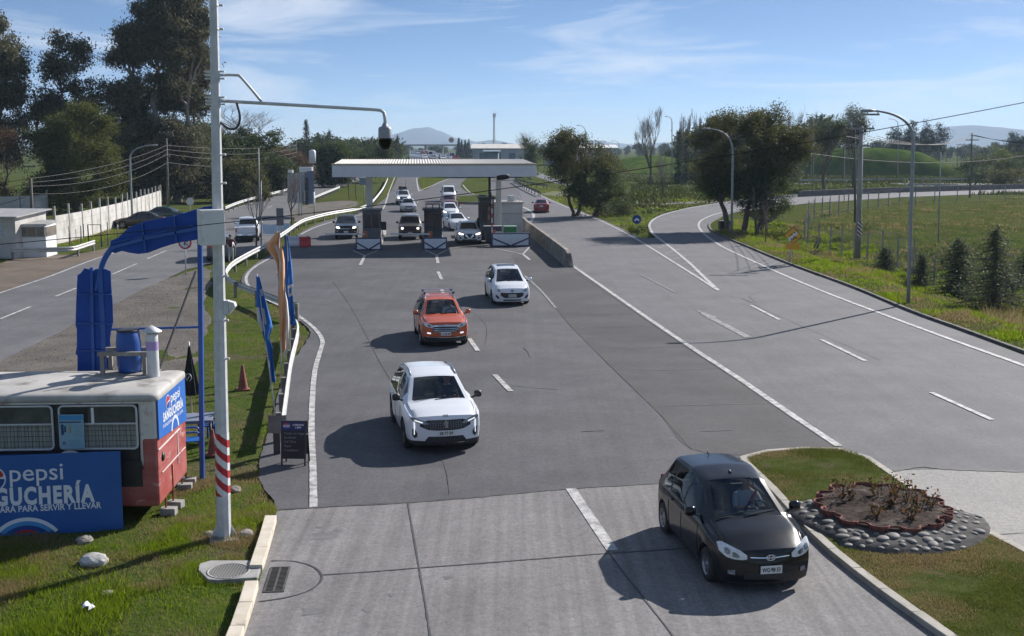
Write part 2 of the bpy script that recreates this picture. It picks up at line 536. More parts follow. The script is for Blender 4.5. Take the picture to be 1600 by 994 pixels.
def roadmat(name, c1, c2, patch, pfac=.6, streak=None, bump=.35, sfac=.3):
    m, nt, b = newmat(name)
    N, L = nt.nodes, nt.links
    tc = N.new('ShaderNodeTexCoord')
    def noise(s, d=6, r=.6, st=None):
        n = N.new('ShaderNodeTexNoise'); n.inputs['Scale'].default_value = s; n.inputs['Detail'].default_value = d; n.inputs['Roughness'].default_value = r
        src = tc.outputs['Object']
        if st:
            mp = N.new('ShaderNodeMapping'); mp.inputs['Rotation'].default_value = (0, 0, st[0]); mp.inputs['Scale'].default_value = st[1]
            L.new(src, mp.inputs['Vector']); src = mp.outputs['Vector']
        L.new(src, n.inputs['Vector']); return n.outputs['Fac']
    def ramp(f, a, b_, ca, cb):
        r = N.new('ShaderNodeValToRGB'); r.color_ramp.elements[0].position = a; r.color_ramp.elements[0].color = c4(ca)
        r.color_ramp.elements[1].position = b_; r.color_ramp.elements[1].color = c4(cb); L.new(f, r.inputs['Fac']); return r.outputs['Color']
    base = ramp(noise(.5, 10, .68), .32, .68, c1, c2)
    p = ramp(noise(.13, 3), .5, .62, (0, 0, 0), (pfac,) * 3)
    mx = N.new('ShaderNodeMixRGB'); L.new(p, mx.inputs['Fac']); L.new(base, mx.inputs['Color1']); mx.inputs['Color2'].default_value = c4(patch)
    col = mx.outputs['Color']
    grain = ramp(noise(20, 7, .88), .34, .66, (.62,) * 3, (1.4,) * 3)
    ml = N.new('ShaderNodeMixRGB'); ml.blend_type = 'MULTIPLY'; ml.inputs['Fac'].default_value = 1
    L.new(col, ml.inputs['Color1']); L.new(grain, ml.inputs['Color2']); col = ml.outputs['Color']
    sp = ramp(noise(7, 5, .7), .36, .5, (.72,) * 3, (1.0,) * 3)
    ml = N.new('ShaderNodeMixRGB'); ml.blend_type = 'MULTIPLY'; ml.inputs['Fac'].default_value = .55
    L.new(col, ml.inputs['Color1']); L.new(sp, ml.inputs['Color2']); col = ml.outputs['Color']
    if streak:
        s = ramp(noise(1, 4, .6, streak), .35, .7, (.7,) * 3, (1.16,) * 3)
        ms = N.new('ShaderNodeMixRGB'); ms.blend_type = 'MULTIPLY'; ms.inputs['Fac'].default_value = sfac
        L.new(col, ms.inputs['Color1']); L.new(s, ms.inputs['Color2']); col = ms.outputs['Color']
    L.new(col, b.inputs['Base Color'])
    b.inputs['Roughness'].default_value = .82; b.inputs['Specular IOR Level'].default_value = .3
    bp = N.new('ShaderNodeBump'); bp.inputs['Strength'].default_value = bump; bp.inputs['Distance'].default_value = .006
    L.new(noise(90, 3, .7), bp.inputs['Height']); L.new(bp.outputs['Normal'], b.inputs['Normal'])
    return m
lane_rot = math.atan2(*( (G(672, 994) - G(637, 787)).xy ))
M_asph = roadmat('worn asphalt', (.070, .069, .075), (.108, .106, .112), (.060, .059, .064), .5, (0.18, (3.0, .07, 1)))
M_asph2 = roadmat('old asphalt', (.108, .107, .112), (.155, .152, .156), (.09, .09, .094), .5, (0.3, (2.0, .06, 1)))
M_dark = roadmat('patched asphalt', (.048, .046, .048), (.080, .076, .077), (.042, .040, .042), .6)
M_conc = roadmat('road concrete', (.165, .157, .154), (.228, .218, .213), (.145, .138, .135), .5, (0.17, (5.5, .12, 1)), .25, .7)
M_conc2 = roadmat('driveway concrete', (.25, .24, .225), (.31, .295, .275), (.22, .21, .2), .4, None, .2)
M_gravel = roadmat('gravel', (.06, .052, .044), (.155, .135, .11), (.085, .075, .055), .6, None, 1.0)
M_dirt = roadmat('bare dirt', (.10, .075, .055), (.17, .135, .10), (.07, .06, .045), .6, None, 1.0)
M_tar = mat('crack tar', (.04, .039, .04), (.075, .073, .073), 3, .75)
def wornpaint(name, c, lo, hi, base):
    m, nt, b = newmat(name)
    N, L = nt.nodes, nt.links
    tc = N.new('ShaderNodeTexCoord')
    n = N.new('ShaderNodeTexNoise'); n.inputs['Scale'].default_value = 3.5; n.inputs['Detail'].default_value = 9; n.inputs['Roughness'].default_value = .75
    L.new(tc.outputs['Object'], n.inputs['Vector'])
    r = N.new('ShaderNodeValToRGB'); r.color_ramp.elements[0].position = lo; r.color_ramp.elements[0].color = c4(base); r.color_ramp.elements[1].position = hi; r.color_ramp.elements[1].color = c4(c)
    L.new(n.outputs['Fac'], r.inputs['Fac']); L.new(r.outputs['Color'], b.inputs['Base Color']); b.inputs['Roughness'].default_value = .7
    return m
M_line = wornpaint('road paint', (.52, .51, .49), .40, .58, (.2, .19, .19))
M_faint = wornpaint('faded road paint', (.34, .33, .31), .42, .62, (.12, .12, .12))

def sheet(name, pts, z, m, kind='structure'):
    b = MB(); b.add([(p.x, p.y, z) for p in pts], [tuple(range(len(pts)))])
    o = b.build(name, m, tri=True)
    for p in o.data.polygons:
        if p.normal.z < 0: p.flip()
    o['kind'] = kind
    return o
def rough_edge(pts, amp, n=6, closed=True):
    P = smooth_path(pts, n, closed)
    return [p + Vector((random.uniform(-amp, amp), random.uniform(-amp, amp), 0)) for p in P]
nl = len(toll_left)
ragged = [p + Vector((random.uniform(-.022, .022), random.uniform(-.022, .022), 0)) if 14 < p.y < 60 else p for p in resample(smooth_path(paved[:nl], 6), .3)]
sheet('main_road', ragged + paved[nl:], .020, M_asph)
sheet('side_road', leftroad, .020, M_asph2)
gravel = PX([(-300, 720), (-100, 620), (0, 566), (75, 530), (150, 490), (250, 441), (300, 424), (325, 420), (330, 440), (322, 470), (328, 500), (312, 540), (300, 575), (255, 600), (100, 640), (-100, 700)])
sheet('gravel_lot', rough_edge(gravel, .12), .030, M_gravel)
sheet('dirt_strip', rough_edge(PX([(-300, 540), (-100, 452), (0, 412), (60, 402), (130, 396), (200, 381), (255, 362), (205, 386), (150, 404), (75, 431), (0, 457), (-100, 494), (-300, 570)]), .15), .032, M_dirt)
sheet('gravel_patch', rough_edge(PX([(462, 326), (500, 317), (545, 314), (560, 318), (545, 326), (500, 336), (470, 346), (458, 342)]), .15), .03, M_gravel)
conc = PX([(432, 800), (530, 793), (640, 787), (765, 777), (890, 765.5), (1030, 757), (1170, 744), (1260, 760), (1330, 820), (1500, 950), (1650, 1100), (340, 1100), (365, 1010), (378, 985), (408, 900)])
sheet('concrete_road', conc, .026, M_conc)
sheet('concrete_driveway', PX([(1396, 737), (1480, 735), (1600, 739), (1800, 744), (2350, 760), (2350, 1100), (1800, 1100), (1700, 960), (1500, 830), (1430, 780)]), .026, M_conc2)
strip = PX([(800, 398), (835, 395), (893, 417), (1000, 492), (1150, 592), (1310, 699), (1180, 712), (1080, 703), (1031, 648), (1000, 618), (960, 579), (915, 534), (882, 499), (848, 455), (823, 430), (812, 418)])
M_light = roadmat('pale asphalt', (.102, .101, .107), (.146, .143, .15), (.088, .087, .092), .5, (0.4, (2.0, .06, 1)))
rr = PX([(800, 280), (812, 300), (818, 325), (826, 360), (838, 378), (865, 400), (893, 416), (1000, 491), (1150, 591), (1310, 699), (1400, 745), (1600, 850), (2350, 1090)])
nr0 = len(toll_left) + len(toll_far)
sheet('right_road', rr + paved[nr0:-1][::-1], .0235, M_light)
sheet('asphalt_patch', rough_edge(strip, .02, 4), .026, M_dark)
# verge islands of grass lying inside the paved outline
M_turf = M_ground
for L_ in ([(720, 290), (732, 277), (745, 268), (762, 268), (764, 301), (737, 303)], [(657, 277), (700, 277.5), (684, 285), (660, 297.5)], [(706, 308), (768, 305), (768, 314), (707, 315)]):
    sheet('grass_island', rough_edge(PX(L_), .1), .034, M_turf)

# ------------------------------------------------------------------ painted markings, joints and cracks
def lines(name, specs, m, z, jit=0.0):
    b = MB()
    for k_, (pts, w) in enumerate(specs):
        P = PX(pts)
        P = resample(smooth_path(P, 8), .15 if P[0].y < 32 else .6 if P[0].y < 120 else 2.5) if len(P) > 2 else [P[0].lerp(P[1], t / 8) for t in range(9)]
        ribbon(b, P, w, z + .00025 * k_, 0, jit)
    return structure(b.build(name, m))
edge_toll = [(490, 795), (489.5, 760), (489, 730), (487, 680), (488, 627), (492, 581), (500, 551), (504, 536), (498, 522), (483, 507), (462, 492), (440, 480), (415, 468), (397, 456), (386, 444), (386, 431), (398, 418), (422, 404), (440, 394)]
lines('lane_marking', [
    (edge_toll, .16),
    ([(470, 367), (490, 357), (520, 347), (560, 337), (591, 330), (599, 326), (604, 313), (608, 300), (617, 277), (624, 262), (631, 249)], .18),
    ([(651, 278), (652, 288), (654.5, 299)], .2), ([(654.5, 299), (676, 290), (700, 280)], .2),
    ([(892, 766), (957, 863)], .22), ([(773, 587), (798, 613)], .17), ([(733, 530), (747, 550)], .17), ([(690, 453), (695, 465)], .17),
    ([(684.5, 425.5), (690, 437.5)], .19), ([(682, 400), (684.5, 412)], .19), ([(570, 400), (563, 415)], .19), ([(817, 398), (828, 407)], .17),
    ([(552, 392.5), (570, 400.5)], .12), ([(591, 392), (570, 400.5)], .12), ([(664, 391), (682, 400)], .12), ([(701, 390), (682, 400)], .12), ([(773, 389), (817, 398)], .12), ([(829, 385), (817, 398)], .12),
    ([(893, 415), (1000, 490), (1075, 541), (1150, 590), (1230, 645), (1310, 699)], .2),
    ([(1173, 478), (1218, 501)], .16), ([(1283, 532), (1352, 565.5)], .16), ([(1455, 615), (1550, 658)], .16), ([(1690, 725), (1830, 795)], .16),
    ([(1900, 688), (1750, 630), (1600, 573), (1500, 537), (1400, 500), (1300, 462), (1230, 433), (1170, 406), (1130, 387), (1106, 371), (1094, 359), (1092, 350), (1100, 342.5), (1122, 334), (1155, 327), (1200, 321)], .2),
    ([(1122, 455), (1098, 432), (1075, 410), (1045, 385), (1022, 367), (1015, 355), (1018, 346.5), (1032, 338), (1062, 329), (1100, 322), (1140, 316.5)], .2),
    ([(1122, 455), (1085, 431), (1050, 409), (1015, 387), (985, 369), (950, 351), (915, 336), (885, 324), (862, 314), (840, 304), (820, 294)], .18),
    ([(833, 361), (828.5, 352), (829, 347.5), (833, 341), (833.5, 336), (827, 329), (817, 324)], .3),
    ([(723, 289), (733, 300), (745, 304.5), (770, 305)], .18),
    ([(-300, 566), (-100, 494), (0, 459), (75, 434), (148, 406), (210, 385.5), (280, 358.5), (345, 334), (400, 315.5), (440, 303.5), (480, 292), (520, 281)], .16),
    ([(0, 500), (48, 480.5)], .14), ([(87, 464.5), (119, 451.5)], .14), ([(175, 430), (214, 413)], .14), ([(230, 405.5), (260, 392.5)], .14), ([(369, 346), (386, 338.6)], .14), ([(418, 325.7), (425, 322.5)], .14), ([(455, 310), (462, 307)], .14), ([(-95, 539), (-40, 516)], .14),
], M_line, .036, .05)
lines('faded_marking', [
    ([(820, 432), (845, 455), (868, 482)], .12), ([(1100, 492), (1170, 529)], .3),
    ([(1040, 397), (1062, 390)], .12), ([(1052, 406), (1072, 400)], .12), ([(1066, 414), (1085, 410)], .12), ([(1080, 425), (1096, 422)], .12), ([(1029, 388), (1050, 380)], .12),
    ([(814, 330), (826, 330)], .15), ([(814, 336), (831, 336)], .15), ([(813, 342), (831, 342)], .15), ([(813, 348), (828, 348)], .15), ([(814, 354), (828, 354)], .15),
    ([(790, 392.5), (812, 389)], .1), ([(800, 394.5), (818, 390.5)], .1), ([(1000, 430), (1055, 458)], .1),
    ([(700, 287), (712, 288)], .5), ([(712, 298), (720, 299)], .6),
], M_faint, .036)
b = MB()
P = PX([(1088, 485), (1112, 503), (1124, 497), (1130, 500), (1106, 489)])
b.add([(p.x, p.y, .037) for p in PX([(1087, 485), (1107, 499.5), (1121, 497)])], [(0, 1, 2)])
structure(b.build('arrow_marking', M_faint))
lines('road_crack', [
    ([(931, 544), (1000, 545), (1072, 542)], .07), ([(960, 578), (1040, 580), (1123, 576.5)], .07), ([(1017, 636), (1110, 634), (1200, 631)], .08), ([(905, 492), (960, 493), (1010, 486)], .04), ([(925, 513), (980, 512), (1030, 511)], .04),
    ([(1159, 467), (1200, 487), (1240, 505), (1320, 540), (1375, 564)], .02), ([(1157, 467), (1180, 474), (1170, 462), (1187, 459)], .03),
    ([(848, 455), (882, 499), (915, 534), (960, 579), (1000, 618), (1031, 648), (1080, 703)], .02),
    ([(520, 440), (545, 475), (570, 520), (590, 560), (612, 597)], .016), ([(800, 604), (815, 603), (824, 608), (850, 608), (872, 610)], .04), ([(818, 545), (826, 552), (828, 560)], .04), ([(908, 676), (945, 674)], .05),
    ([(890, 419), (1000, 494.5), (1075, 545.5), (1150, 594.5), (1230, 649.5), (1303, 698)], .03), ([(1096, 676), (1144, 674)], .05),
    ([(432, 799), (530, 793), (640, 787), (765, 777), (890, 765.5), (1030, 757), (1160, 747)], .09),
    ([(502, 901), (580, 896), (655, 890), (800, 879), (952, 867), (1100, 858), (1240, 848)], .035),
    ([(637, 787), (646, 838), (655, 890), (664, 942), (672, 994), (690, 1095)], .03), ([(893, 766), (952, 866), (1000, 930), (1050, 994), (1120, 1090)], .03),
    ([(424, 879), (455, 879), (485, 886), (502, 899), (500, 913), (480, 927), (445, 937), (404, 943)], .035),
    ([(1395, 738), (1440, 731), (1480, 735), (1600, 739), (1800, 744)], .12), ([(1460, 843), (1600, 835)], .03),
    ([(685, 707), (697, 735), (703, 775)], .015), ([(740, 490), (760, 510), (758, 540)], .015),
    ([(980, 345), (1010, 352)], .04), ([(650, 333), (668, 362)], .05),
], M_tar, .031, .35)
b = MB()                                          # oil stains on the concrete
for k_, (cx, cy, s) in enumerate(((503, 840, .30), (527, 831, .13), (487, 958, .22), (700, 905, .10), (574, 955, .09), (612, 932, .07), (498, 826, .08))):
    c = G(cx, cy)
    ph = random.uniform(0, 6)
    b.add([(c.x + math.cos(a) * s * (.75 + .25 * math.sin(3 * a + ph)), c.y + math.sin(a) * s * (.9 + .3 * math.sin(2 * a + ph)), .0285 + .0004 * k_) for a in np.linspace(0, 2 * math.pi, 36, endpoint=False)], [tuple(range(36))])
structure(b.build('oil_stain', mat('oil stain', (.125, .12, .115), (.165, .157, .15), 5, .6), tri=True))

# ------------------------------------------------------------------ kerbs
M_kerb = mat('kerb concrete', (.27, .25, .21), (.38, .35, .30), 2.5, .8, bump=.4)
M_kerbdark = mat('grimy kerb', (.06, .055, .05), (.13, .12, .105), 2.5, .85, bump=.5)
M_kerbpale = mat('lime washed kerb', (.52, .46, .36), (.62, .56, .46), 3, .85, bump=.3, c3=(.3, .26, .2), s3=2.5, p3=(.6, .72))
def kerb(name, pts, w, h, m, gap=1.0, closed=False, side=1):
    """kerb stones butted end to end along pts (outer edge); the stone joints show as small gaps"""
    P = resample(pts, gap)
    b = MB()
    for a, c in zip(P[:-1], P[1:]):
        d = (c - a); d.z = 0
        if d.length < .05: continue
        n = Vector((-d.y, d.x, 0)).normalized() * side
        q = d.normalized()
        a2, c2 = a + q * .006, c - q * .006
        for z0 in (0,):
            vs_ = [a2, c2, c2 + n * w, a2 + n * w]
            b.add([(p.x, p.y, -.05) for p in vs_] + [(p.x + random.uniform(-.004, .004), p.y, h + random.uniform(-.006, .006)) for p in vs_], [(0, 1, 5, 4), (1, 2, 6, 5), (2, 3, 7, 6), (3, 0, 4, 7), (4, 5, 6, 7)])
    return structure(b.build(name, m, bevel=.012, recalc=True))
isl_closed = island + [island[0]]
kerb('island_kerb', isl_closed, .17, .13, M_kerb, .95, side=-1 if sum((a.x * b_.y - b_.x * a.y) for a, b_ in zip(island, island[1:] + island[:1])) < 0 else 1)
kerb('roadside_kerb', resample(smooth_path(PX(ramp_right[6:]), 6), .5)[::-1], .16, .13, M_kerbdark, 1.0, side=-1)
kl = PX([(432, 806), (426, 830), (418, 858), (410, 884)], .14)
kerb('pale_kerb', smooth_path(kl, 4), .22, .16, M_kerbpale, .9, side=-1)
kl = PX([(404, 908), (392, 950), (376, 996), (340, 1090)], .14)
kerb('pale_kerb', smooth_path(kl, 4), .22, .16, M_kerbpale, .9, side=-1)
# ------------------------------------------------------------------ vehicles
M_tyre = mat('tyre rubber', (.018, .018, .018), (.035, .034, .033), 8, .85)
M_rim = mat('alloy rim', (.35, .35, .36), rough=.35, metal=.8)
M_rimdark = mat('dark rim', (.08, .08, .085), rough=.4, metal=.6)
M_trim = mat('black plastic trim', (.018, .018, .02), (.03, .03, .03), 12, .55)
M_under = mat('underbody', (.012, .012, .012), rough=.9)
M_inter = mat('car interior', (.03, .03, .032), (.05, .05, .05), 9, .8)
M_seat = mat('seat cloth', (.05, .05, .055), (.075, .075, .08), 30, .9)
M_chrome = mat('chrome', (.75, .75, .77), rough=.15, metal=1.0)
M_lamp = mat('headlight lens', (.62, .64, .65), (.78, .79, .8), 18, .12, coat=.8)
M_lampdark = mat('headlight housing', (.10, .105, .115), (.35, .36, .38), 22, .12, coat=.8)
M_lamplit = mat('lit headlight', (1.0, .96, .85), rough=.2, emit=3.0)
M_drl = mat('lit daytime lamp', (.9, .93, .97), rough=.2, emit=.55)
M_tail = mat('tail lamp red', (.35, .01, .012), (.5, .02, .02), 20, .2, coat=.8)
M_plate = mat('plate white', (.72, .72, .70), rough=.4)
M_ink = mat('plate ink', (.02, .02, .025), rough=.6)
M_glass = glassmat('windscreen glass', (.62, .66, .68))
M_glassside = glassmat('side glass', (.32, .34, .35))
M_glassdark = mat('tinted glass', (.012, .014, .017), rough=.06, spec=.8)
def paint(name, c, c2=None, rough=.38, coat=.7, metal=0.0, **k):
    return mat('paint ' + name, c, c2, rough=rough, coat=coat, metal=metal, **k)

def lerp_tab(tab, x):
    tab = sorted(tab)
    return float(np.interp(x, [t[0] for t in tab], [t[1] for t in tab]))

def build_wheel(parent, x, y, r, w, side, rim_m, spokes=5, detail=True):
    wobj = bpy.data.objects.new('wheel', None); link(wobj); wobj.parent = parent
    wobj.location = (x, y, r)
    b = MB()
    hw = w / 2
    b.lathe([(r * .62, -hw), (r * .9, -hw), (r * .98, -hw * .75), (r, -hw * .4), (r, hw * .4), (r * .98, hw * .75), (r * .9, hw), (r * .64, hw * .98), (r * .6, hw * .55)], 26, axis='Y')
    b.build('tyre', M_tyre, wobj)
    b = MB()
    s = side
    b.lathe([(r * .64, s * hw * .97), (r * .6, s * hw * 1.0), (r * .57, s * hw * .6), (r * .55, s * -.02)], 26, axis='Y', mi=0)
    b.lathe([(r * .57, s * hw * .05), (r * .02, s * hw * .05)], 20, axis='Y', mi=1)
    b.lathe([(r * .17, s * hw * .55), (r * .15, s * hw * .82), (0.001, s * hw * .85)], 14, axis='Y', mi=0)
    for k in range(spokes):
        a = 2 * math.pi * k / spokes + .3
        Mr = Matrix.Rotation(a, 3, 'Y')
        b.box(Mr @ Vector((r * .37, s * hw * .62, 0)), (r * .5, hw * .25, r * .17), mi=0, M=Mr)
    b.build('rim', [rim_m, M_under], wobj)
    return wobj

def car(name, label, S, loc=(0, 0, 0), rz=0.0, group=None):
    """one road vehicle from its measurements; front towards local +X"""
    root = thing(name, label, S.get('cat', 'car'), loc, rz, group)
    L, W, H, wb, fo = S['L'], S['W'], S['H'], S['wb'], S['fo']
    wr = S.get('wr', .32); sill = S.get('sill', .2)
    nb = S.get('nb', .2); tb = S.get('tb', .1)
    xN, xT = L / 2 - nb, -L / 2 + tb
    fx = L / 2 - fo; rx = fx - wb
    cowl, wst, roof, rt, rb = S['cowl'], S['wst'], S['roof'], S['rt'], S['rb']
    nz, tz = S['nose_z'], S['tail_z']
    top = [(xT, tz), rb, rt, roof, wst, cowl] + S.get('hood', [((cowl[0] + xN) / 2, (cowl[1] + nz) / 2 + .06)]) + [(xN, nz)]
    top = top + S.get('bed', [])
    belt = S.get('belt', [(xT, tz - .08), (0, cowl[1] - .07), (cowl[0], cowl[1] - .09), (xN, nz)])
    hwt = [(xT, .90), (xT + .12, .95), (xT + .45, .985), (-.2, 1), (fx, 1), (xN - .32, .975), (xN - .1, .93), (xN, S.get('nose_w', .885))]
    rhw = S['roof_hw']
    topw = [(xT, W / 2 * .8), (rb[0], S.get('rb_hw', W / 2 - .2)), (rt[0], rhw - .02), (roof[0], rhw), (wst[0], rhw - .015), (cowl[0], S.get('cowl_hw', W / 2 - .14)), (xN - .35, W / 2 - .16), (xN, W / 2 * .885 - .1)] + S.get('bedw', [])
    ra = wr + S.get('arch', .055)
    xs = set(np.round(np.linspace(xT, xN, 56), 3).tolist())
    for t in top: xs.add(round(t[0], 3))
    for w in (fx, rx):
        for k in range(-7, 8): xs.add(round(w + ra * math.sin(k / 7 * math.pi / 2), 3))
    for a, c in S['win']: xs.add(round(a, 3)); xs.add(round(c, 3))
    xs = sorted(x for x in xs if xT <= x <= xN)
    xs = [x for i, x in enumerate(xs) if i == 0 or x - xs[i - 1] > .012]
    # smooth the roof line a little so that its bends are round
    fine = np.arange(xT - .4, xN + .4, .01)
    ker = np.exp(-.5 * (np.arange(-25, 26) * .01 / S.get('soft', .055)) ** 2); ker /= ker.sum()
    def softened(tab):
        t = sorted(tab)
        X_ = [a for a, _ in t]; Z_ = [a for _, a in t]
        f = np.interp(fine, X_, Z_)
        lo, hi = fine < X_[0], fine > X_[-1]
        f[lo] = Z_[0] + (fine[lo] - X_[0]) * (Z_[1] - Z_[0]) / (X_[1] - X_[0]); f[hi] = Z_[-1] + (fine[hi] - X_[-1]) * (Z_[-1] - Z_[-2]) / (X_[-1] - X_[-2])
        return np.interp(xs, fine, np.convolve(f, ker, 'same'))
    zs = list(softened(top))
    ws = list(softened(topw))
    def section(i):
        x = xs[i]; zt, wt = zs[i], ws[i]
        hw = W / 2 * lerp_tab(hwt, x)
        zb = min(lerp_tab(belt, x), zt - .035)
        wt = min(wt, hw - .05)
        crown = S.get('crown', .035)
        p = [(wt * f, zt - crown * f * f) for f in (0, .33, .63, .86)]
        e = (wt, zt - crown - .012)
        p.append(e)
        wb_ = hw - .035
        h = e[1] - zb
        p.append((wt + .018 + (wb_ - wt) * .08, e[1] - .03 - .05 * h))
        p.append((wt + (wb_ - wt) * .60 + .02, e[1] - .55 * h))
        p.append((wb_, zb))
        p.append((hw - .008, zb - .05))
        for f, dy in ((.25, .0), (.5, .004), (.75, -.006)):
            p.append((hw + dy, zb - .05 + (sill + .1 - zb + .05) * f))
        p.append((hw - .015, sill + .1)); p.append((hw - .05, sill)); p.append((hw - .17, sill - .02))
        za = None
        for w in (fx, rx):
            if abs(x - w) < ra: za = wr + math.sqrt(max(0, ra * ra - (x - w) ** 2))
        if za is not None:
            q = []
            for j, (y, z) in enumerate(p):
                if j >= 8 and z < za + .012 * (14 - j):
                    z = za + .012 * (14 - j)
                    if j == 14: y = hw - .17
                    elif j >= 12: y = hw - .004
                q.append((y, min(z, zb if j >= 8 else 9)))
            p = q
        return p
    secs = [section(i) for i in range(len(xs))]
    nP = len(secs[0])
    wz = S.get('nose_prof', [(sill, .72), (sill + .1, .92), (.45, 1), (.62, .96), (nz - .05, .72), (nz, .5)])
    def nose(y, z):
        hw = W / 2 * S.get('nose_w', .885)
        return nb * max(0, 1 - (abs(y) / hw) ** 2.3) * lerp_tab(wz, z)
    def tail(y, z):
        hw = W / 2 * .90
        return tb * max(0, 1 - (abs(y) / hw) ** 2.3) * lerp_tab([(sill, .7), (.5, 1), (.7, .8), (tz, .55)], z)
    body = MB()
    glass = {}
    def warp(x, y, z):
        tn = min(1, max(0, (x - (xN - .5)) / .5)); tt = min(1, max(0, ((xT + .3) - x) / .3))
        return (x + nose(y, z) * tn ** 1.6 - tail(y, z) * tt ** 1.6, y, z)
    def gl(key): return glass.setdefault(key, MB())
    wins = S['win']
    ftrim = S.get('cladding', 13)
    for i in range(len(xs) - 1):
        xm = (xs[i] + xs[i + 1]) / 2
        for sgn in (1, -1):
            A = [warp(xs[i], sgn * y, z) for y, z in secs[i]]; B = [warp(xs[i + 1], sgn * y, z) for y, z in secs[i + 1]]
            for j in range(nP - 1):
                q = [A[j], A[j + 1], B[j + 1], B[j]] if sgn > 0 else [A[j], B[j], B[j + 1], A[j + 1]]
                tgt, mi = body, 0
                if j < 3 and wst[0] + .03 < xm < cowl[0] - .02: tgt = gl('windshield')
                elif j < 3 and S.get('rear_glass', True) and rb[0] + .03 < xm < rt[0] - .06: tgt = gl('rear_window')
                elif j in (5, 6):
                    for k, (a, c) in enumerate(wins):
                        if a < xm < c: tgt = gl('side_window.%d.%d' % (k, sgn)); break
                    else:
                        if wins and wins[0][0] < xm < wins[-1][1]: mi = 1
                if tgt is body and j >= ftrim: mi = 1
                if tgt is body and S.get('black_roof') and j < 4 and rt[0] < xm < wst[0]: mi = 1
                if tgt is body and j >= 13: mi = 1
                tgt.add(q, [(0, 1, 2, 3)], mi, True)
    # front and rear faces
    for end in (0, 1):
        sec = secs[-1] if end else secs[0]
        X = xs[-1] if end else xs[0]
        fn = nose if end else tail; dr = 1 if end else -1
        tops = [(-y, z) for y, z in sec[1:5]][::-1] + sec[:5]
        wt = sec[4][0]; sc = [y / wt for y, z in tops]
        rows = [[(y, z) for y, z in tops]]
        for j in range(5, nP):
            y1, z1 = sec[j]; y0, z0 = sec[j - 1]
            nsub = 2 if 8 <= j <= 12 else 1
            for t in range(1, nsub + 1):
                y, z = y0 + (y1 - y0) * t / nsub, z0 + (z1 - z0) * t / nsub
                rows.append([(y * s, z) for s in sc])
        G3 = [[(X + dr * fn(y, z), y, z) for y, z in r] for r in rows]
        b0 = len(body.f)
        body.grid(G3, 0, True, flip=not end)
        for k in range(b0, len(body.f)):
            zc = sum(body.v[i][2] for i in body.f[k]) / 4
            if zc < S.get('bumper_black', sill + .05): body.m[k] = 1
    # underside and wheel wells
    body.box((0, 0, sill + .17), (L - .5, W - .62, .3), mi=2)
    body.box(((fx + rx) / 2, 0, sill + .05), (wb - 2 * ra, W - .12, .12), mi=2)
    for w in (fx, rx): body.box((w, 0, wr + ra * .55), (ra * 2.1, W - .5, ra * .9), mi=2)
    bo = body.build('body', [S['paint'], M_trim, M_under, S.get('paint2', S['paint'])], root, recalc=False)
    me = bo.data
    bm = bmesh.new(); bm.from_mesh(me); bmesh.ops.remove_doubles(bm, verts=bm.verts, dist=1e-4); bmesh.ops.recalc_face_normals(bm, faces=bm.faces); bm.to_mesh(me); bm.free()
    me.polygons.foreach_set('use_smooth', [True] * len(me.polygons)); me.set_sharp_from_angle(angle=R(38))
    near = S.get('near', False)
    for key, b in glass.items():
        k = key.split('.')[0]
        m = (M_glass if k == 'windshield' else M_glassside) if near else M_glassdark
        o = b.build(k, m, root)
        bm = bmesh.new(); bm.from_mesh(o.data); bmesh.ops.remove_doubles(bm, verts=bm.verts, dist=1e-4); bm.to_mesh(o.data); bm.free()
    if near:                                       # cabin
        b = MB()
        b.box(((cowl[0] + rb[0]) / 2, 0, sill + .22), (cowl[0] - rb[0], W - .3, .06), mi=0)
        b.box((cowl[0] - .28, 0, cowl[1] - .2), (.5, W - .34, .26), mi=0)
        b.box((rb[0] + .25, 0, cowl[1] - .35), (.12, W - .3, .6), mi=0)
        b.build('dashboard', M_inter, root, bevel=.03)
        for y in (.37, -.37):
            b = MB()
            sx = wst[0] - .55
            b.box((sx + .05, y, H - 1.08), (.5, .5, .12), mi=0)
            b.box((sx - .28, y, H - .76), (.14, .5, .58), mi=0, M=Matrix.Rotation(R(-14), 3, 'Y'))
            b.box((sx - .36, y, H - .36), (.09, .26, .17), mi=0)
            b.build('seat', M_seat, root, bevel=.04)
        b = MB()
        Mx = Matrix.Rotation(R(-62), 3, 'Y')
        c0 = Vector((cowl[0] - .66, .37, H - .62))
        ring = [c0 + Mx @ Vector((.19 * math.cos(a), .19 * math.sin(a), 0)) for a in np.linspace(0, 2 * math.pi, 25)]
        b.tube(ring, .016, 8)
        b.bar(c0 + Mx @ Vector((0, -.18, 0)), c0 + Mx @ Vector((0, .18, 0)), .03, .02)
        b.tube([c0, c0 + Vector((.3, 0, -.1))], .03, 8)
        b.build('steering_wheel', M_trim, root)
        b = MB(); b.box((wst[0] + .12, 0, wst[1] - .1), (.03, .22, .06)); b.build('rear_view_mirror', M_trim, root, bevel=.01)
    if near:                                       # shut lines of doors and bonnet
        at_x = lambda x: min(range(len(xs)), key=lambda k: abs(xs[k] - x))
        for s in (1, -1):
            for x in (wins[0][0] + .12, (wins[1][0] + wins[0][1]) / 2, (wins[2][0] + wins[1][1]) / 2, wins[2][1] + .12):
                i = at_x(x); P = [warp(xs[i], s * (y + .001), z) for y, z in secs[i][8:13]]
                if min(abs(x - fx), abs(x - rx)) > ra: b = MB(); b.tube(P, .006, 4); b.build('door_seam', M_under, root)
            b = MB(); b.tube([warp(xs[i], s * secs[i][4][0], secs[i][4][1] + .001) for i in range(at_x(cowl[0] + .02), len(xs) - 1)], .006, 4); b.build('bonnet_seam', M_under, root)
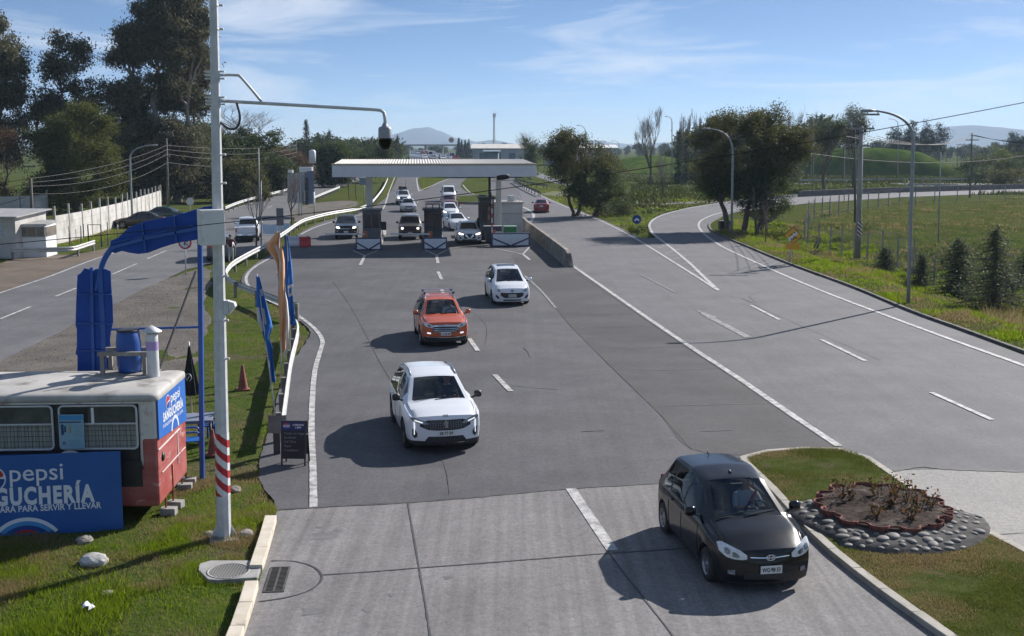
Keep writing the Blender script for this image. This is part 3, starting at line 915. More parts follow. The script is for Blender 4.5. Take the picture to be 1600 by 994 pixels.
    # wheels
    for x in (fx, rx):
        for s in (1, -1):
            build_wheel(root, x, s * (W / 2 - .125), wr, .21, s, S.get('rim', M_rim), S.get('spokes', 5))
    # mirrors
    for s in (1, -1):
        b = MB()
        mx, my, mz = cowl[0] - .32, W / 2 + .09, cowl[1] + S.get('mir_dz', .04)
        prof = [(.001, -.09), (.06, -.085), (.085, -.04), (.09, .03), (.07, .09), (.001, .1)]
        b.lathe(prof, 12, (mx, s * my, mz), axis='Y', M=Matrix(((.75, 0, 0), (0, 1, 0), (0, 0, 1))))
        b.bar((mx + .02, s * (my - .06), mz - .05), (mx + .08, s * (W / 2 - .07), mz - .07), .05, .03, 1)
        b.build('wing_mirror', [S.get('mirror', S['paint']), M_trim], root)
    if near:
        for s in (1, -1):
            for xh in S.get('handles', ()):
                b = MB(); b.box((xh, s * (W / 2 + .012), cowl[1] - .16), (.2, .03, .035)); b.build('door_handle', S.get('handle_m', S['paint']), root, bevel=.008)
        # wipers
        for y0, y1 in ((-.1, .5), (-.62, -.02)):
            b = MB(); nx = lambda t: cowl[0] - .05 - .08 * t
            b.tube([(cowl[0] + .02, y0, cowl[1] + .01), (cowl[0] - .07, y1 * .8 + y0 * .2, cowl[1] + .045), (cowl[0] - .1, y1, cowl[1] + .05)], .012, 5)
            b.build('wiper', M_trim, root)
    # --- things laid on the front and rear faces
    def fp(y, z, off=0.0):
        zl = nz - .03
        ex = 0.0
        if z > zl: ex = -(z - zl) * S.get('hood_slope', 2.0); 
        hw = W / 2 * S.get('nose_w', .885)
        if abs(y) > hw: ex -= (abs(y) - hw) * 2.6
        return (xN + nose(y, min(z, zl)) + ex + off, y, z + (off * .5 if z > zl else 0))
    def bp(y, z, off=0.0):
        return (xT - tail(y, z) - off, y, z)
    def patch(cols, off=.012, depth=.03, n=14, rows=4, pf=fp):
        """cols: (y, z low, z high) from one side to the other"""
        b = MB(); ys = [c[0] for c in cols]
        if ys[0] > ys[-1]: cols = cols[::-1]; ys = ys[::-1]
        YY = np.linspace(ys[0], ys[-1], n)
        lo = np.interp(YY, ys, [c[1] for c in cols]); hi = np.interp(YY, ys, [c[2] for c in cols])
        g = [[pf(y, a + (h - a) * t / rows, off) for y, a, h in zip(YY, lo, hi)] for t in range(rows + 1)]
        fl = pf is bp
        b.grid(g, 0, True, flip=fl)
        back = [[pf(y, a + (h - a) * t / rows, off - depth) for y, a, h in zip(YY, lo, hi)] for t in range(rows + 1)]
        ring = [(0, k) for k in range(n)] + [(t, n - 1) for t in range(1, rows + 1)] + [(rows, k) for k in range(n - 2, -1, -1)] + [(t, 0) for t in range(rows - 1, 0, -1)]
        m = len(ring)
        b.add([g[t][k] for t, k in ring] + [back[t][k] for t, k in ring], [((i + 1) % m, i, m + i, m + (i + 1) % m) if not fl else (i, (i + 1) % m, m + (i + 1) % m, m + i) for i in range(m)], 0)
        return b
    for nm, m, cols, off, mirrored in S.get('front', []):
        for s in ((1, -1) if mirrored else (1,)):
            patch([(s * y, a, h) for y, a, h in cols], off).build(nm, m, root)
    for nm, m, cols, off, mirrored in S.get('rear', []):
        for s in ((1, -1) if mirrored else (1,)):
            patch([(s * y, a, h) for y, a, h in cols], off, pf=bp).build(nm, m, root)
    if 'plate' in S:
        txt, zc = S['plate'][:2]
        b = MB()
        x0 = fp(0, zc, .03)[0]
        b.box((x0, 0, zc), (.012, .36, .13), mi=0)
        po = b.build('number_plate', M_plate, root)
        if txt:
            b = MB(); add_text(b, txt, lambda x, y: (x0 + .0085, x, zc - .036 + y), .1, .003, fit=.31, align='CENTER')
            b.build('plate_lettering', M_ink, po)
    if 'rplate' in S:
        zc = S['rplate']; b = MB(); b.box((bp(0, zc, .02)[0], 0, zc), (.012, .36, .13)); b.build('number_plate', M_plate, root)
    if S.get('rails'):
        for s in (1, -1):
            b = MB()
            ptsr = [(x, s * (rhw - .03), lerp_tab(top, x) - .02 - (0 if 0 < k < 4 else .025)) for k, x in enumerate(np.linspace(rt[0] + .1, wst[0] - .1, 5))]
            b.tube([(a, y, z + .01) for a, y, z in ptsr], .022, 6)
            b.build('roof_rail', S.get('rail_m', M_chrome), root)
    if S.get('crossbars'):
        for x in S['crossbars']:
            b = MB(); b.box((x, 0, H + .1), (.08, rhw * 2 + .12, .03), mi=0)
            for s in (1, -1): b.box((x, s * (rhw - .03), H + .045), (.11, .09, .1), mi=1)
            b.build('roof_crossbar', [M_chrome, M_trim], root, bevel=.008)
    root['_dims'] = 0; del root['_dims']
    S['_fp'] = fp
    return root

def place(pf, pr, S):
    """front and rear right-hand wheel contacts in the photograph -> position and heading"""
    a, c = G(*pf), G(*pr)
    d = (a - c); d.z = 0; d.normalize()
    n = Vector((-d.y, d.x, 0))
    fxl = S['L'] / 2 - S['fo']; mid = (a + c) / 2
    ctr = mid - d * (fxl - S['wb'] / 2) + n * (S['W'] / 2 - .12)
    return (ctr.x, ctr.y, .02), math.atan2(d.y, d.x)

def H_emblem(root, S, m):
    b = MB(); z = S['emb_z']; x = S['_fp'](0, z, .02)[0]
    ring = [(x, .075 * math.cos(a), z + .045 * math.sin(a)) for a in np.linspace(0, 2 * math.pi, 25)]
    b.tube(ring, .009, 6)
    for y in (-.028, .028): b.bar((x, y - .008, z - .034), (x, y + .008, z + .034), .012, .012)
    b.bar((x, -.028, z - .006), (x, .028, z + .006), .012, .01)
    b.build('emblem', m, root)

C_white = paint('white', (.74, .76, .78), (.78, .79, .80), scale=2, rough=.3)
C_white2 = paint('pearl white', (.70, .72, .73), rough=.32)
C_black = paint('dusty black', (.004, .004, .006), (.010, .010, .012), scale=5, rough=.24, coat=.25, spec=.4)
C_orange = paint('orange red', (.50, .085, .018), (.54, .10, .025), scale=3, rough=.3)
C_red = paint('dark red', (.25, .012, .018), rough=.3)
C_silver = paint('silver', (.42, .43, .44), rough=.35, metal=.4)
C_grey = paint('grey', (.10, .105, .11), rough=.35)
C_navy = paint('black', (.012, .013, .016), rough=.3)
C_maroon = paint('brown red', (.16, .05, .035), rough=.35)
C_green = paint('dark green', (.015, .05, .045), rough=.35)

HATCH = dict(near=True, L=3.82, W=1.69, H=1.535, wb=2.455, fo=.78, wr=.29, nb=.24, tb=.09, cowl=(.92, 1.0), wst=(.14, 1.455), roof=(-.45, 1.535), rt=(-1.45, 1.475), rb=(-1.78, .98), tail_z=.92, nose_z=.75, hood=[(1.35, .915)],
    roof_hw=.54, cowl_hw=.69, win=[(-1.42, -.98), (-.92, -.22), (-.14, .62)], paint=C_black, belt=[(-1.9, .93), (-.5, .93), (.9, .9), (1.7, .72)], handles=(-.78, .0), spokes=7, arch=.05, hood_slope=1.3,
    nose_prof=[(.18, .8), (.28, 1), (.5, 1), (.6, .9), (.7, .8), (.75, .7)],
    front=[('headlight', M_lamp, [(.38, .60, .665), (.46, .585, .72), (.58, .59, .77), (.68, .615, .81), (.735, .66, .83), (.775, .70, .80)], .012, True), ('lamp_reflector', M_lampdark, [(.50, .625, .665), (.55, .615, .70), (.60, .635, .705)], .017, True), ('lamp_reflector', M_lampdark, [(.63, .67, .73), (.67, .665, .755), (.71, .69, .75)], .017, True),
           ('grille', M_trim, [(-.34, .585, .65), (0, .565, .66), (.34, .585, .65)], .006, False), ('grille_bar', M_chrome, [(-.33, .625, .64), (0, .612, .628), (.33, .625, .64)], .014, False),
           ('lower_grille', M_trim, [(-.42, .27, .37), (0, .27, .37), (.42, .27, .37)], .005, False), ('fog_lamp', M_lampdark, [(.56, .33, .41), (.66, .34, .40)], .012, True)],
    rear=[('tail_light', M_tail, [(.55, .75, .98), (.72, .75, .98)], .012, True)], plate=('WG·98·33', .44), emb_z=.625)
SUV = dict(near=True, L=4.45, W=1.84, H=1.63, wb=2.675, fo=.92, wr=.345, sill=.24, nb=.25, tb=.1, cowl=(1.12, 1.09), wst=(.28, 1.555), roof=(-.4, 1.63), rt=(-1.7, 1.53), rb=(-2.05, 1.08), tail_z=1.0, nose_z=.93, hood=[(1.6, 1.045)],
    roof_hw=.59, cowl_hw=.77, win=[(-1.75, -1.1), (-1.02, -.2), (-.1, .72)], paint=C_white, belt=[(-2.2, 1.02), (-.5, 1.0), (1, .98), (2, .9)], handles=(-.75, .2), cladding=12, bumper_black=.36, mirror=M_trim, rails=True, rail_m=mat('rail blue grey', (.35, .38, .42), rough=.3, metal=.8), rim=M_rimdark, hood_slope=1.6,
    nose_prof=[(.22, .75), (.32, 1), (.6, 1), (.75, .92), (.88, .78), (.93, .6)],
    front=[('headlight', M_lampdark, [(.40, .735, .765), (.52, .74, .825), (.66, .765, .87), (.76, .81, .895), (.80, .85, .89)], .014, True), ('daytime_lamp', M_drl, [(.54, .765, .79), (.72, .815, .84)], .022, True), ('daytime_lamp', M_drl, [(.715, .50, .76), (.735, .47, .80)], .02, True),
           ('grille', M_trim, [(-.60, .685, .76), (-.45, .62, .83), (-.3, .60, .835), (0, .59, .835), (.3, .60, .835), (.45, .62, .83), (.60, .685, .76)], .008, False),
           ('lower_grille', M_trim, [(-.48, .34, .36), (-.42, .33, .45), (.42, .33, .45), (.48, .34, .36)], .008, False), ('side_vent', M_trim, [(.66, .44, .52), (.72, .40, .62), (.77, .46, .62)], .012, True),
           ('skid_plate', M_chrome, [(-.45, .285, .30), (0, .28, .30), (.45, .285, .30)], .016, False)],
    rear=[('tail_light', M_tail, [(.45, .86, .98), (.78, .86, 1.0)], .012, True)], plate=('SB FT·59', .535), emb_z=.73)
CROSS = dict(near=True, L=4.325, W=1.765, H=1.63, wb=2.56, fo=.9, wr=.335, sill=.24, nb=.24, tb=.1, cowl=(1.05, 1.07), wst=(.24, 1.53), roof=(-.4, 1.61), rt=(-1.65, 1.53), rb=(-2.0, 1.06), tail_z=1.0, nose_z=.92, hood=[(1.5, 1.03)],
    roof_hw=.575, cowl_hw=.73, win=[(-1.65, -1.05), (-.98, -.2), (-.1, .68)], paint=C_orange, belt=[(-2.1, 1.0), (-.5, .98), (1, .96), (2, .88)], handles=(-.75, .15), cladding=12, bumper_black=.38, rails=True, crossbars=(-.35, -1.1), hood_slope=1.6,
    front=[('headlight', M_lamp, [(.42, .74, .79), (.55, .73, .86), (.68, .76, .90), (.76, .82, .92)], .014, True), ('lamp_reflector', M_lampdark, [(.52, .76, .80), (.58, .755, .84), (.64, .78, .85)], .02, True), ('grille', M_trim, [(-.46, .56, .76), (0, .54, .78), (.46, .56, .76)], .006, False),
           ('grille_bar', M_chrome, [(-.6, .765, .80), (0, .77, .83), (.6, .765, .80)], .014, False), ('grille_bar', M_chrome, [(-.46, .69, .705), (0, .69, .705), (.46, .69, .705)], .013, False), ('grille_bar', M_chrome, [(-.44, .63, .645), (0, .63, .645), (.44, .63, .645)], .013, False), ('grille_bar', M_chrome, [(-.42, .575, .59), (0, .575, .59), (.42, .575, .59)], .013, False),
           ('fog_lamp', M_drl, [(.53, .50, .55), (.66, .51, .56)], .016, True), ('bumper_trim', M_chrome, [(-.72, .40, .42), (-.5, .37, .39), (0, .365, .385), (.5, .37, .39), (.72, .40, .42)], .014, False)],
    rear=[('tail_light', M_tail, [(.5, .85, 1.0), (.75, .85, 1.0)], .012, True)], plate=('LT JR·68', .52), emb_z=.8)
MPV = dict(near=True, L=4.585, W=1.75, H=1.63, wb=2.75, fo=.95, wr=.315, nb=.26, tb=.1, cowl=(1.32, 1.03), wst=(.42, 1.53), roof=(-.5, 1.625), rt=(-1.85, 1.53), rb=(-2.15, 1.02), tail_z=.96, nose_z=.80, hood=[(1.75, .945)],
    roof_hw=.575, cowl_hw=.73, win=[(-1.85, -1.2), (-1.1, -.15), (-.05, .9)], paint=C_white, belt=[(-2.2, .98), (-.5, .95), (1.2, .92), (2, .78)], handles=(-.65, .3), hood_slope=1.3, rim=M_rimdark,
    front=[('headlight', M_lamp, [(.42, .62, .68), (.55, .62, .76), (.68, .66, .81), (.77, .72, .84)], .014, True), ('lamp_reflector', M_lampdark, [(.53, .65, .70), (.60, .65, .75), (.66, .68, .76)], .02, True), ('grille', M_trim, [(-.52, .48, .60), (-.38, .38, .60), (0, .36, .61), (.38, .38, .60), (.52, .48, .60)], .008, False), ('grille_bar', M_chrome, [(-.5, .6, .615), (0, .61, .625), (.5, .6, .615)], .015, False),
           ('fog_lamp', M_trim, [(.58, .33, .38), (.66, .34, .47), (.74, .42, .52)], .012, True), ('lower_grille', M_trim, [(-.4, .24, .3), (.4, .24, .3)], .006, False)],
    rear=[('tail_light', M_tail, [(.55, .8, 1.0), (.75, .8, 1.0)], .012, True)], plate=('BR DL·40', .47), emb_z=.68)
def variant(base, **k):
    s = dict(base); s.update(k); return s

loc, rz = place((1114, 912), (1040, 830), HATCH)
hatch = car('hatchback_car', 'small dusty black hatchback driving past the flower bed, number plate WG 98 33', HATCH, loc, rz)
H_emblem(hatch, HATCH, M_chrome)
b = MB(); b.tube([(-1.2, .0, 1.50), (-1.33, 0, 1.6)], [.012, .006], 6); b.tube([(-.05, 0, 1.475), (-.1, 0, 1.515)], [.03, .02], 8); b.build('aerial', M_trim, hatch)
loc_s, rz_s = place((637.5, 701), (617, 658.5), SUV)
suv = car('suv_car', 'white SUV with black mirrors and a dark lattice grille, driving ahead of the orange car', SUV, loc_s, rz_s)
b = MB(); z0 = SUV['emb_z']; x0 = SUV['_fp'](0, z0, .02)[0]     # rearing animal on the grille
for a_, c_ in (((-.02, .075), (.0, .03)), ((.0, .03), (.02, -.02)), ((.02, -.02), (.035, -.08)), ((.01, -.02), (-.015, -.08)), ((.0, .03), (.045, .06)), ((.005, .01), (.05, .02)), ((-.02, .075), (.025, .085)), ((-.005, -.01), (-.04, .0)), ((-.04, .0), (-.045, .05))):
    b.bar((x0, a_[0], z0 + a_[1]), (x0, c_[0], z0 + c_[1]), .018, .018)
b.build('emblem', M_chrome, suv)
b = MB()
for k in range(5):
    zz = .63 + k * .042; hwid = .5 if 0 < k < 4 else .36
    b.tube([SUV['_fp'](float(y), zz + (.012 if q % 2 else -.012), .012) for q, y in enumerate(np.linspace(-hwid, hwid, 40))], .005, 4)
for y in np.linspace(-.36, .36, 13): b.tube([SUV['_fp'](float(y), zz, .012) for zz in (.63, .7, .798)], .005, 4)
b.build('grille_lattice', M_rim, suv)
b = MB(); add_text(b, '3008', lambda x, y: SUV['_fp'](x, .905 + y, .012), .05, .002, align='CENTER', spacing=1.3); b.build('lettering', M_trim, suv)
loc, rz = place((661, 540), (651.3, 520.5), CROSS)
crossover = car('crossover_car', 'orange crossover car with silver roof bars and lit fog lamps', CROSS, loc, rz)
b = MB(); z0 = .8; x0 = CROSS['_fp'](0, z0, .02)[0]; b.tube([(x0, .06 * math.cos(a), z0 + .035 * math.sin(a)) for a in np.linspace(0, 2 * math.pi, 19)], .012, 6); b.bar((x0, -.05, z0), (x0, .05, z0), .012, .012); b.build('emblem', M_chrome, crossover)
loc, rz = place((771.5, 475.5), (761.5, 463), MPV)
mpv = car('mpv_car', 'white people carrier with a dark sunroof and wide black grille, behind the orange car', MPV, loc, rz)
b = MB(); b.grid([[(x, y, lerp_tab([(-.5, 1.625), (.42, 1.53), (-1.85, 1.53)], x) - .03 * (y / .57) ** 2 + .008) for y in np.linspace(-.42, .42, 7)] for x in (-.75, -.5, -.3, -.15)], flip=True); b.build('sunroof', M_glassdark, mpv)
b = MB(); z0 = .69; x0 = MPV['_fp'](0, z0, .02)[0]; b.tube([(x0, .06 * math.cos(a), z0 + .045 * math.sin(a)) for a in np.linspace(0, 2 * math.pi, 19)], .01, 6); b.tube([(x0, -.05, z0 + .03), (x0, 0, z0 - .01), (x0, .05, z0 + .03)], .01, 5); b.build('emblem', M_trim, mpv)
# ------------------------------------------------------------------ more vehicles
PICKUP = dict(cat='pickup truck', L=5.2, W=1.83, H=1.78, wb=3.1, fo=.9, wr=.37, sill=.36, nb=.22, tb=.06, cowl=(1.22, 1.2), wst=(.5, 1.68), roof=(.1, 1.77), rt=(-.62, 1.74), rb=(-.82, 1.2), tail_z=1.12, nose_z=1.05, hood=[(1.75, 1.16)],
    bed=[(-.95, 1.13), (-1.5, 1.12)], roof_hw=.62, cowl_hw=.76, rb_hw=.75, win=[(-.62, .02), (.12, .95)], paint=C_navy, belt=[(-2.6, 1.08), (-.5, 1.1), (1.2, 1.1), (2.3, 1.03)], cladding=12, bumper_black=.55, mirror=M_trim, soft=.04, hood_slope=1.8, rim=M_rimdark,
    front=[('headlight', M_lamplit, [(.50, .84, .93), (.62, .84, .97), (.76, .88, .98)], .014, True), ('grille', M_trim, [(-.48, .66, .95), (0, .62, .97), (.48, .66, .95)], .01, False), ('grille_bar', M_chrome, [(-.47, .8, .83), (.47, .8, .83)], .018, False), ('fog_lamp', M_lamp, [(.62, .55, .62), (.72, .55, .62)], .012, True)],
    rear=[('tail_light', M_tail, [(.72, .75, 1.08), (.82, .75, 1.08)], .014, True), ('tailgate_seam', M_trim, [(-.68, .70, .715), (.68, .70, .715)], .006, False), ('bumper_trim', M_chrome, [(-.75, .5, .6), (.75, .5, .6)], .03, False)], plate=('', .58), rplate=.66)
JEEP = dict(cat='off-roader', L=4.2, W=1.84, H=1.85, wb=2.6, fo=.75, wr=.38, sill=.36, nb=.12, tb=.06, cowl=(.85, 1.22), wst=(.5, 1.74), roof=(.1, 1.84), rt=(-1.75, 1.82), rb=(-1.95, 1.2), tail_z=1.1, nose_z=1.08, nose_w=.93, hood=[(1.4, 1.18)],
    roof_hw=.68, cowl_hw=.78, rb_hw=.74, win=[(-1.7, -.9), (-.82, -.15), (-.05, .6)], paint=paint('brown grey', (.07, .06, .05), rough=.4), belt=[(-2.1, 1.12), (1, 1.13), (2, 1.06)], cladding=12, bumper_black=.62, mirror=M_trim, soft=.035, hood_slope=2, rim=M_rimdark,
    front=[('headlight', M_lamplit, [(.52, .84, .94), (.60, .82, .97), (.68, .84, .94)], .014, True), ('grille', M_trim, [(-.45, .70, .98), (.45, .70, .98)], .008, False)],
    rear=[('tail_light', M_tail, [(.7, .8, 1.0), (.8, .8, 1.0)], .012, True)], plate=('', .52))
SEDAN = dict(L=4.45, W=1.74, H=1.47, wb=2.6, fo=.87, wr=.31, nb=.24, tb=.12, cowl=(.98, .96), wst=(.2, 1.40), roof=(-.3, 1.47), rt=(-1.05, 1.41), rb=(-1.72, 1.04), tail_z=.98, nose_z=.74, hood=[(1.5, .90)],
    roof_hw=.55, cowl_hw=.71, rb_hw=.66, win=[(-1.25, -.92), (-.86, -.12), (-.04, .66)], paint=C_white, belt=[(-2.2, .93), (-.5, .92), (1, .89), (2, .72)], hood_slope=1.4,
    front=[('headlight', M_lamp, [(.42, .60, .66), (.58, .60, .74), (.74, .68, .78)], .012, True), ('grille', M_trim, [(-.4, .56, .66), (0, .54, .68), (.4, .56, .66)], .008, False), ('lower_grille', M_trim, [(-.5, .28, .40), (.5, .28, .40)], .006, False)],
    rear=[('tail_light', M_tail, [(.48, .72, .90), (.62, .70, .93), (.78, .74, .92)], .014, True), ('boot_seam', M_trim, [(-.5, .66, .672), (.5, .66, .672)], .006, False)], plate=('', .46), rplate=.76)
XTR = variant(SUV, near=False, plate=('', .5), paint=C_white2, black_roof=False, mirror=C_white2, front=[('headlight', M_lamplit, [(.46, .76, .80), (.6, .75, .85), (.78, .80, .89)], .014, True), ('grille', M_trim, [(-.42, .48, .80), (0, .44, .82), (.42, .48, .80)], .008, False),
    ('grille_bar', M_chrome, [(.10, .52, .60), (.26, .60, .80), (.32, .66, .80)], .016, True), ('lower_grille', M_trim, [(-.55, .33, .42), (.55, .33, .42)], .006, False), ('fog_lamp', M_trim, [(.6, .44, .54), (.76, .46, .56)], .012, True)])
SMALL = variant(HATCH, near=False, paint=C_white, plate=('', .44), H=1.5, front=[('headlight', M_lamplit, [(.46, .60, .66), (.6, .60, .74), (.74, .68, .78)], .012, True), ('grille', M_trim, [(-.36, .56, .62), (.36, .56, .62)], .008, False), ('lower_grille', M_trim, [(-.45, .28, .38), (.45, .28, .38)], .006, False)])
VAN = variant(SUV, cat='van', near=False, L=4.9, W=1.86, H=2.1, wb=3.0, paint=C_white, rails=False, cladding=14, mirror=M_trim, cowl=(1.6, 1.25), wst=(.85, 1.95), roof=(.3, 2.08), rt=(-2.1, 2.02), rb=(-2.3, 1.2), tail_z=1.1, nose_z=1.0, hood=[(1.9, 1.17)], roof_hw=.72, win=[(-1.9, -1.0), (-.9, .1), (.2, 1.25)], belt=[(-2.4, 1.1), (1.5, 1.14), (2.3, .95)], plate=('', .45), front=[('headlight', M_lamp, [(.5, .72, .8), (.62, .72, .92), (.78, .8, .95)], .014, True), ('grille', M_trim, [(-.4, .6, .75), (.4, .6, .75)], .008, False)])
LANE = math.atan2(-17.7, 1.42)
def park(name, label, S, px, py, head, group=None, rear=False, spec=None):
    """px, py: middle of the near end on the road; head: direction it faces"""
    p = G(px, py, .02)
    d = Vector((math.cos(head), math.sin(head), 0))
    c = p + d * (S['L'] / 2 * (1 if rear else -1))
    return car(name, label, S, (c.x, c.y, .02), head, group)
park('pickup_truck', 'black pickup truck with lit headlights at the left toll booth', PICKUP, 541, 374, LANE + .03)
park('off_road_car', 'boxy brown grey off-roader at the middle toll booth', JEEP, 641, 375, LANE)
park('suv_car', 'pearl white SUV with a chrome V grille at the right toll booth', XTR, 734, 383, LANE + .02)
park('sedan_car', 'white sedan queuing right behind the pearl white SUV', variant(SEDAN, paint=C_white2), 720, 361, LANE + .16)
park('hatchback_car', 'white hatchback with lit headlights, second behind the pearl white SUV', SMALL, 705, 342, LANE + .05)
park('crossover_car', 'brown red car between the white van and the white hatchback', variant(CROSS, near=False, crossbars=None, paint=C_maroon, plate=('', .5)), 703, 327, LANE + .03)
park('van_car', 'white van last in the queue of the right toll lane', VAN, 702, 316, LANE + .02)
park('sedan_car', 'silver white sedan approaching behind the brown grey off-roader', variant(SEDAN, paint=C_silver), 639, 332, LANE + .05)
wp = park('pickup_truck', 'white pickup truck with cargo on its roof rack, driving towards the toll', variant(PICKUP, paint=C_white, mirror=C_white), 631, 320.5, LANE + .04)
b = MB()
for k in range(7): b.box((-.2 - .12 * k, random.uniform(-.5, .5), 1.95 + random.uniform(-.05, .1)), (.35, .4, .3), rz=k)
b.tube([(.3, -.6, 1.85), (.3, .6, 1.85)], .03, 6); b.tube([(-.9, -.6, 1.85), (-.9, .6, 1.85)], .03, 6); b.tube([(.3, -.6, 1.85), (-.9, -.6, 1.85)], .03, 6); b.tube([(.3, .6, 1.85), (-.9, .6, 1.85)], .03, 6)
b.build('roof_cargo', M_trim, wp, bevel=.03)
b = MB(); b.tube([(-.5, .3, 1.9), (-.6, .35, 3.0)], .02, 5); b.build('aerial', M_trim, wp)
park('sedan_car', 'dark red sedan driving away past the grey toll hut', variant(SEDAN, paint=C_red), 846, 333, math.pi / 2 - .02, rear=True)
rd = (G(470, 312) - G(395, 375)); RD = math.atan2(rd.y, rd.x)
park('pickup_truck', 'white pickup truck with a dark bed cover seen from behind on the side road', variant(PICKUP, paint=C_white, mirror=C_white, near=False, front=[]), 386, 378.5, RD + .06, rear=True)
park('suv_car', 'dark SUV stopped on the side road behind the white cabinet', variant(SUV, near=False, paint=C_grey, plate=('', .5), front=[], mirror=M_trim), 346, 409, RD + .1, rear=True)
c = G(214, 357)
car('sedan_car', 'dark brown black sedan parked by the white wall, nose to the left', variant(SEDAN, paint=paint('brown black', (.02, .014, .014), rough=.35)), (c.x, c.y + .9, .0), math.pi + .12)
c = G(252, 347)
car('sedan_car', 'dark green sedan parked behind the blue arrow panel by the white wall', variant(SEDAN, paint=C_green), (c.x + .4, c.y + 1, .0), .05)

# ------------------------------------------------------------------ people
M_skin = mat('skin', (.42, .24, .16), (.48, .28, .19), 9, .55)
M_hair = mat('dark hair', (.015, .011, .009), (.03, .022, .018), 30, .6)
M_shirtw = mat('pale shirt', (.62, .68, .72), (.7, .75, .78), 12, .85)
M_shirtd = mat('dark shirt', (.035, .035, .05), (.05, .05, .07), 12, .85)
M_maroon = mat('maroon jacket', (.07, .018, .022), (.10, .03, .033), 12, .85)
M_jeans = mat('pale trousers', (.36, .37, .38), (.45, .46, .47), 14, .85)
M_trous = mat('dark trousers', (.03, .032, .04), (.045, .047, .055), 14, .85)
M_belt = mat('red strap', (.30, .03, .035), rough=.7)
def person(label, loc, rz, J, top_m, leg_m, hair=True, sleeves='short', group=None):
    """J: joint name -> point (person faces +X, left is +Y)"""
    root = thing('person', label, 'person', loc, rz, group)
    names = ['pelvis', 'belly', 'chest', 'neck', 'head', 'crown']
    rad = dict(pelvis=(.155, .125), belly=(.145, .11), chest=(.17, .12), neck=(.062, .06), head=(.085, .10), crown=(.07, .08))
    E = [('pelvis', 'belly'), ('belly', 'chest'), ('chest', 'neck'), ('neck', 'head'), ('head', 'crown')]
    for s in 'lr':
        for n, r_ in (('sho', .075), ('elb', .048), ('wri', .032), ('palm', .04), ('hip', .105), ('kne', .068), ('ank', .048), ('toe', .042)):
            names.append(n + s); rad[n + s] = (r_, r_ * (.6 if n == 'palm' else 1))
        E += [('chest', 'sho' + s), ('sho' + s, 'elb' + s), ('elb' + s, 'wri' + s), ('wri' + s, 'palm' + s), ('pelvis', 'hip' + s), ('hip' + s, 'kne' + s), ('kne' + s, 'ank' + s), ('ank' + s, 'toe' + s)]
    me = bpy.data.meshes.new('body_skin')
    me.from_pydata([J[n] for n in names], [(names.index(a), names.index(b_)) for a, b_ in E], [])
    o = bpy.data.objects.new('body', me); link(o)
    sk = o.modifiers.new('skin', 'SKIN'); sk.use_smooth_shade = True; sk.branch_smoothing = .4
    for i, n in enumerate(names):
        me.skin_vertices[0].data[i].radius = rad[n]
        me.skin_vertices[0].data[i].use_root = n == 'pelvis'
    ss = o.modifiers.new('sub', 'SUBSURF'); ss.levels = ss.render_levels = 2
    dg = bpy.context.evaluated_depsgraph_get()
    m2 = bpy.data.meshes.new_from_object(o.evaluated_get(dg))
    bpy.data.objects.remove(o)
    m2.materials.clear()
    for m in (M_skin, top_m, leg_m, M_trim): m2.materials.append(m)
    bones = []
    for a, b_ in E: bones.append((Vector(J[a]), Vector(J[b_]), a, b_))
    for p in m2.polygons:
        c_ = p.center; best = None
        for a, b_, na, nb_ in bones:
            d = b_ - a; t = max(0, min(1, (c_ - a).dot(d) / max(d.length_squared, 1e-9)))
            q = (c_ - a - d * t).length
            if best is None or q < best[0]: best = (q, na, nb_, t)
        _, na, nb_, t = best
        k = 1
        if nb_ in ('head', 'crown') or (nb_ == 'neck' and t > .75): k = 0
        elif na.startswith('elb') or na.startswith('wri'): k = 0 if sleeves == 'short' or na.startswith('wri') else 1
        elif na == 'pelvis' and nb_ != 'belly' or na.startswith('hip') or na.startswith('kne'): k = 2
        elif na.startswith('ank'): k = 3
        p.material_index = k; p.use_smooth = True
    # face and fingers, joined to the one body mesh
    mb_ = MB()
    h = Vector(J['head']); f = (Vector(J.get('look', h + Vector((1, 0, 0)))) - h).normalized()
    up = Vector((0, 0, 1)); side = up.cross(f).normalized()
    mb_.tube([h + f * .085 + up * .025, h + f * .115 - up * .005, h + f * .09 - up * .02], [.008, .016, .006], 6)
    for s in (1, -1):
        mb_.lathe([(.001, -.012), (.022, -.008), (.024, .006), (.001, .012)], 8, h + side * s * .088 + up * .005, mi=0)
        mb_.lathe([(.001, -.006), (.013, 0), (.001, .006)], 8, h + f * .088 + side * s * .032 + up * .03, mi=3)
    mb_.bar(h + f * .088 - up * .045 - side * .022, h + f * .088 - up * .045 + side * .022, .01, .008, 3)
    for s in 'lr':
        pa, wr_ = Vector(J['palm' + s]), Vector(J['wri' + s])
        d = (pa - wr_).normalized(); sd_ = d.cross(up).normalized() if abs(d.z) < .95 else Vector((0, 1, 0))
        nrm = sd_.cross(d)
        for k, ln in enumerate((.07, .08, .075, .06)):
            r0 = pa + sd_ * (k - 1.5) * .02
            mb_.tube([r0, r0 + d * ln * .55, r0 + d * ln * .85 - nrm * .022, r0 + d * ln * .8 - nrm * .045], [.010, .0095, .009, .007], 6)
        th = wr_.lerp(pa, .55) + sd_ * .035
        mb_.tube([th, th + sd_ * .025 + d * .03, th + sd_ * .02 + d * .055 - nrm * .015], [.012, .011, .008], 6)
    t = bpy.data.meshes.new('t'); t.from_pydata(mb_.v, [], mb_.f); t.polygons.foreach_set('material_index', mb_.m); t.polygons.foreach_set('use_smooth', mb_.sm)
    bm = bmesh.new(); bm.from_mesh(m2); bm.from_mesh(t); bm.to_mesh(m2); bm.free(); bpy.data.meshes.remove(t)
    bo = bpy.data.objects.new('body', m2); link(bo); bo.parent = root
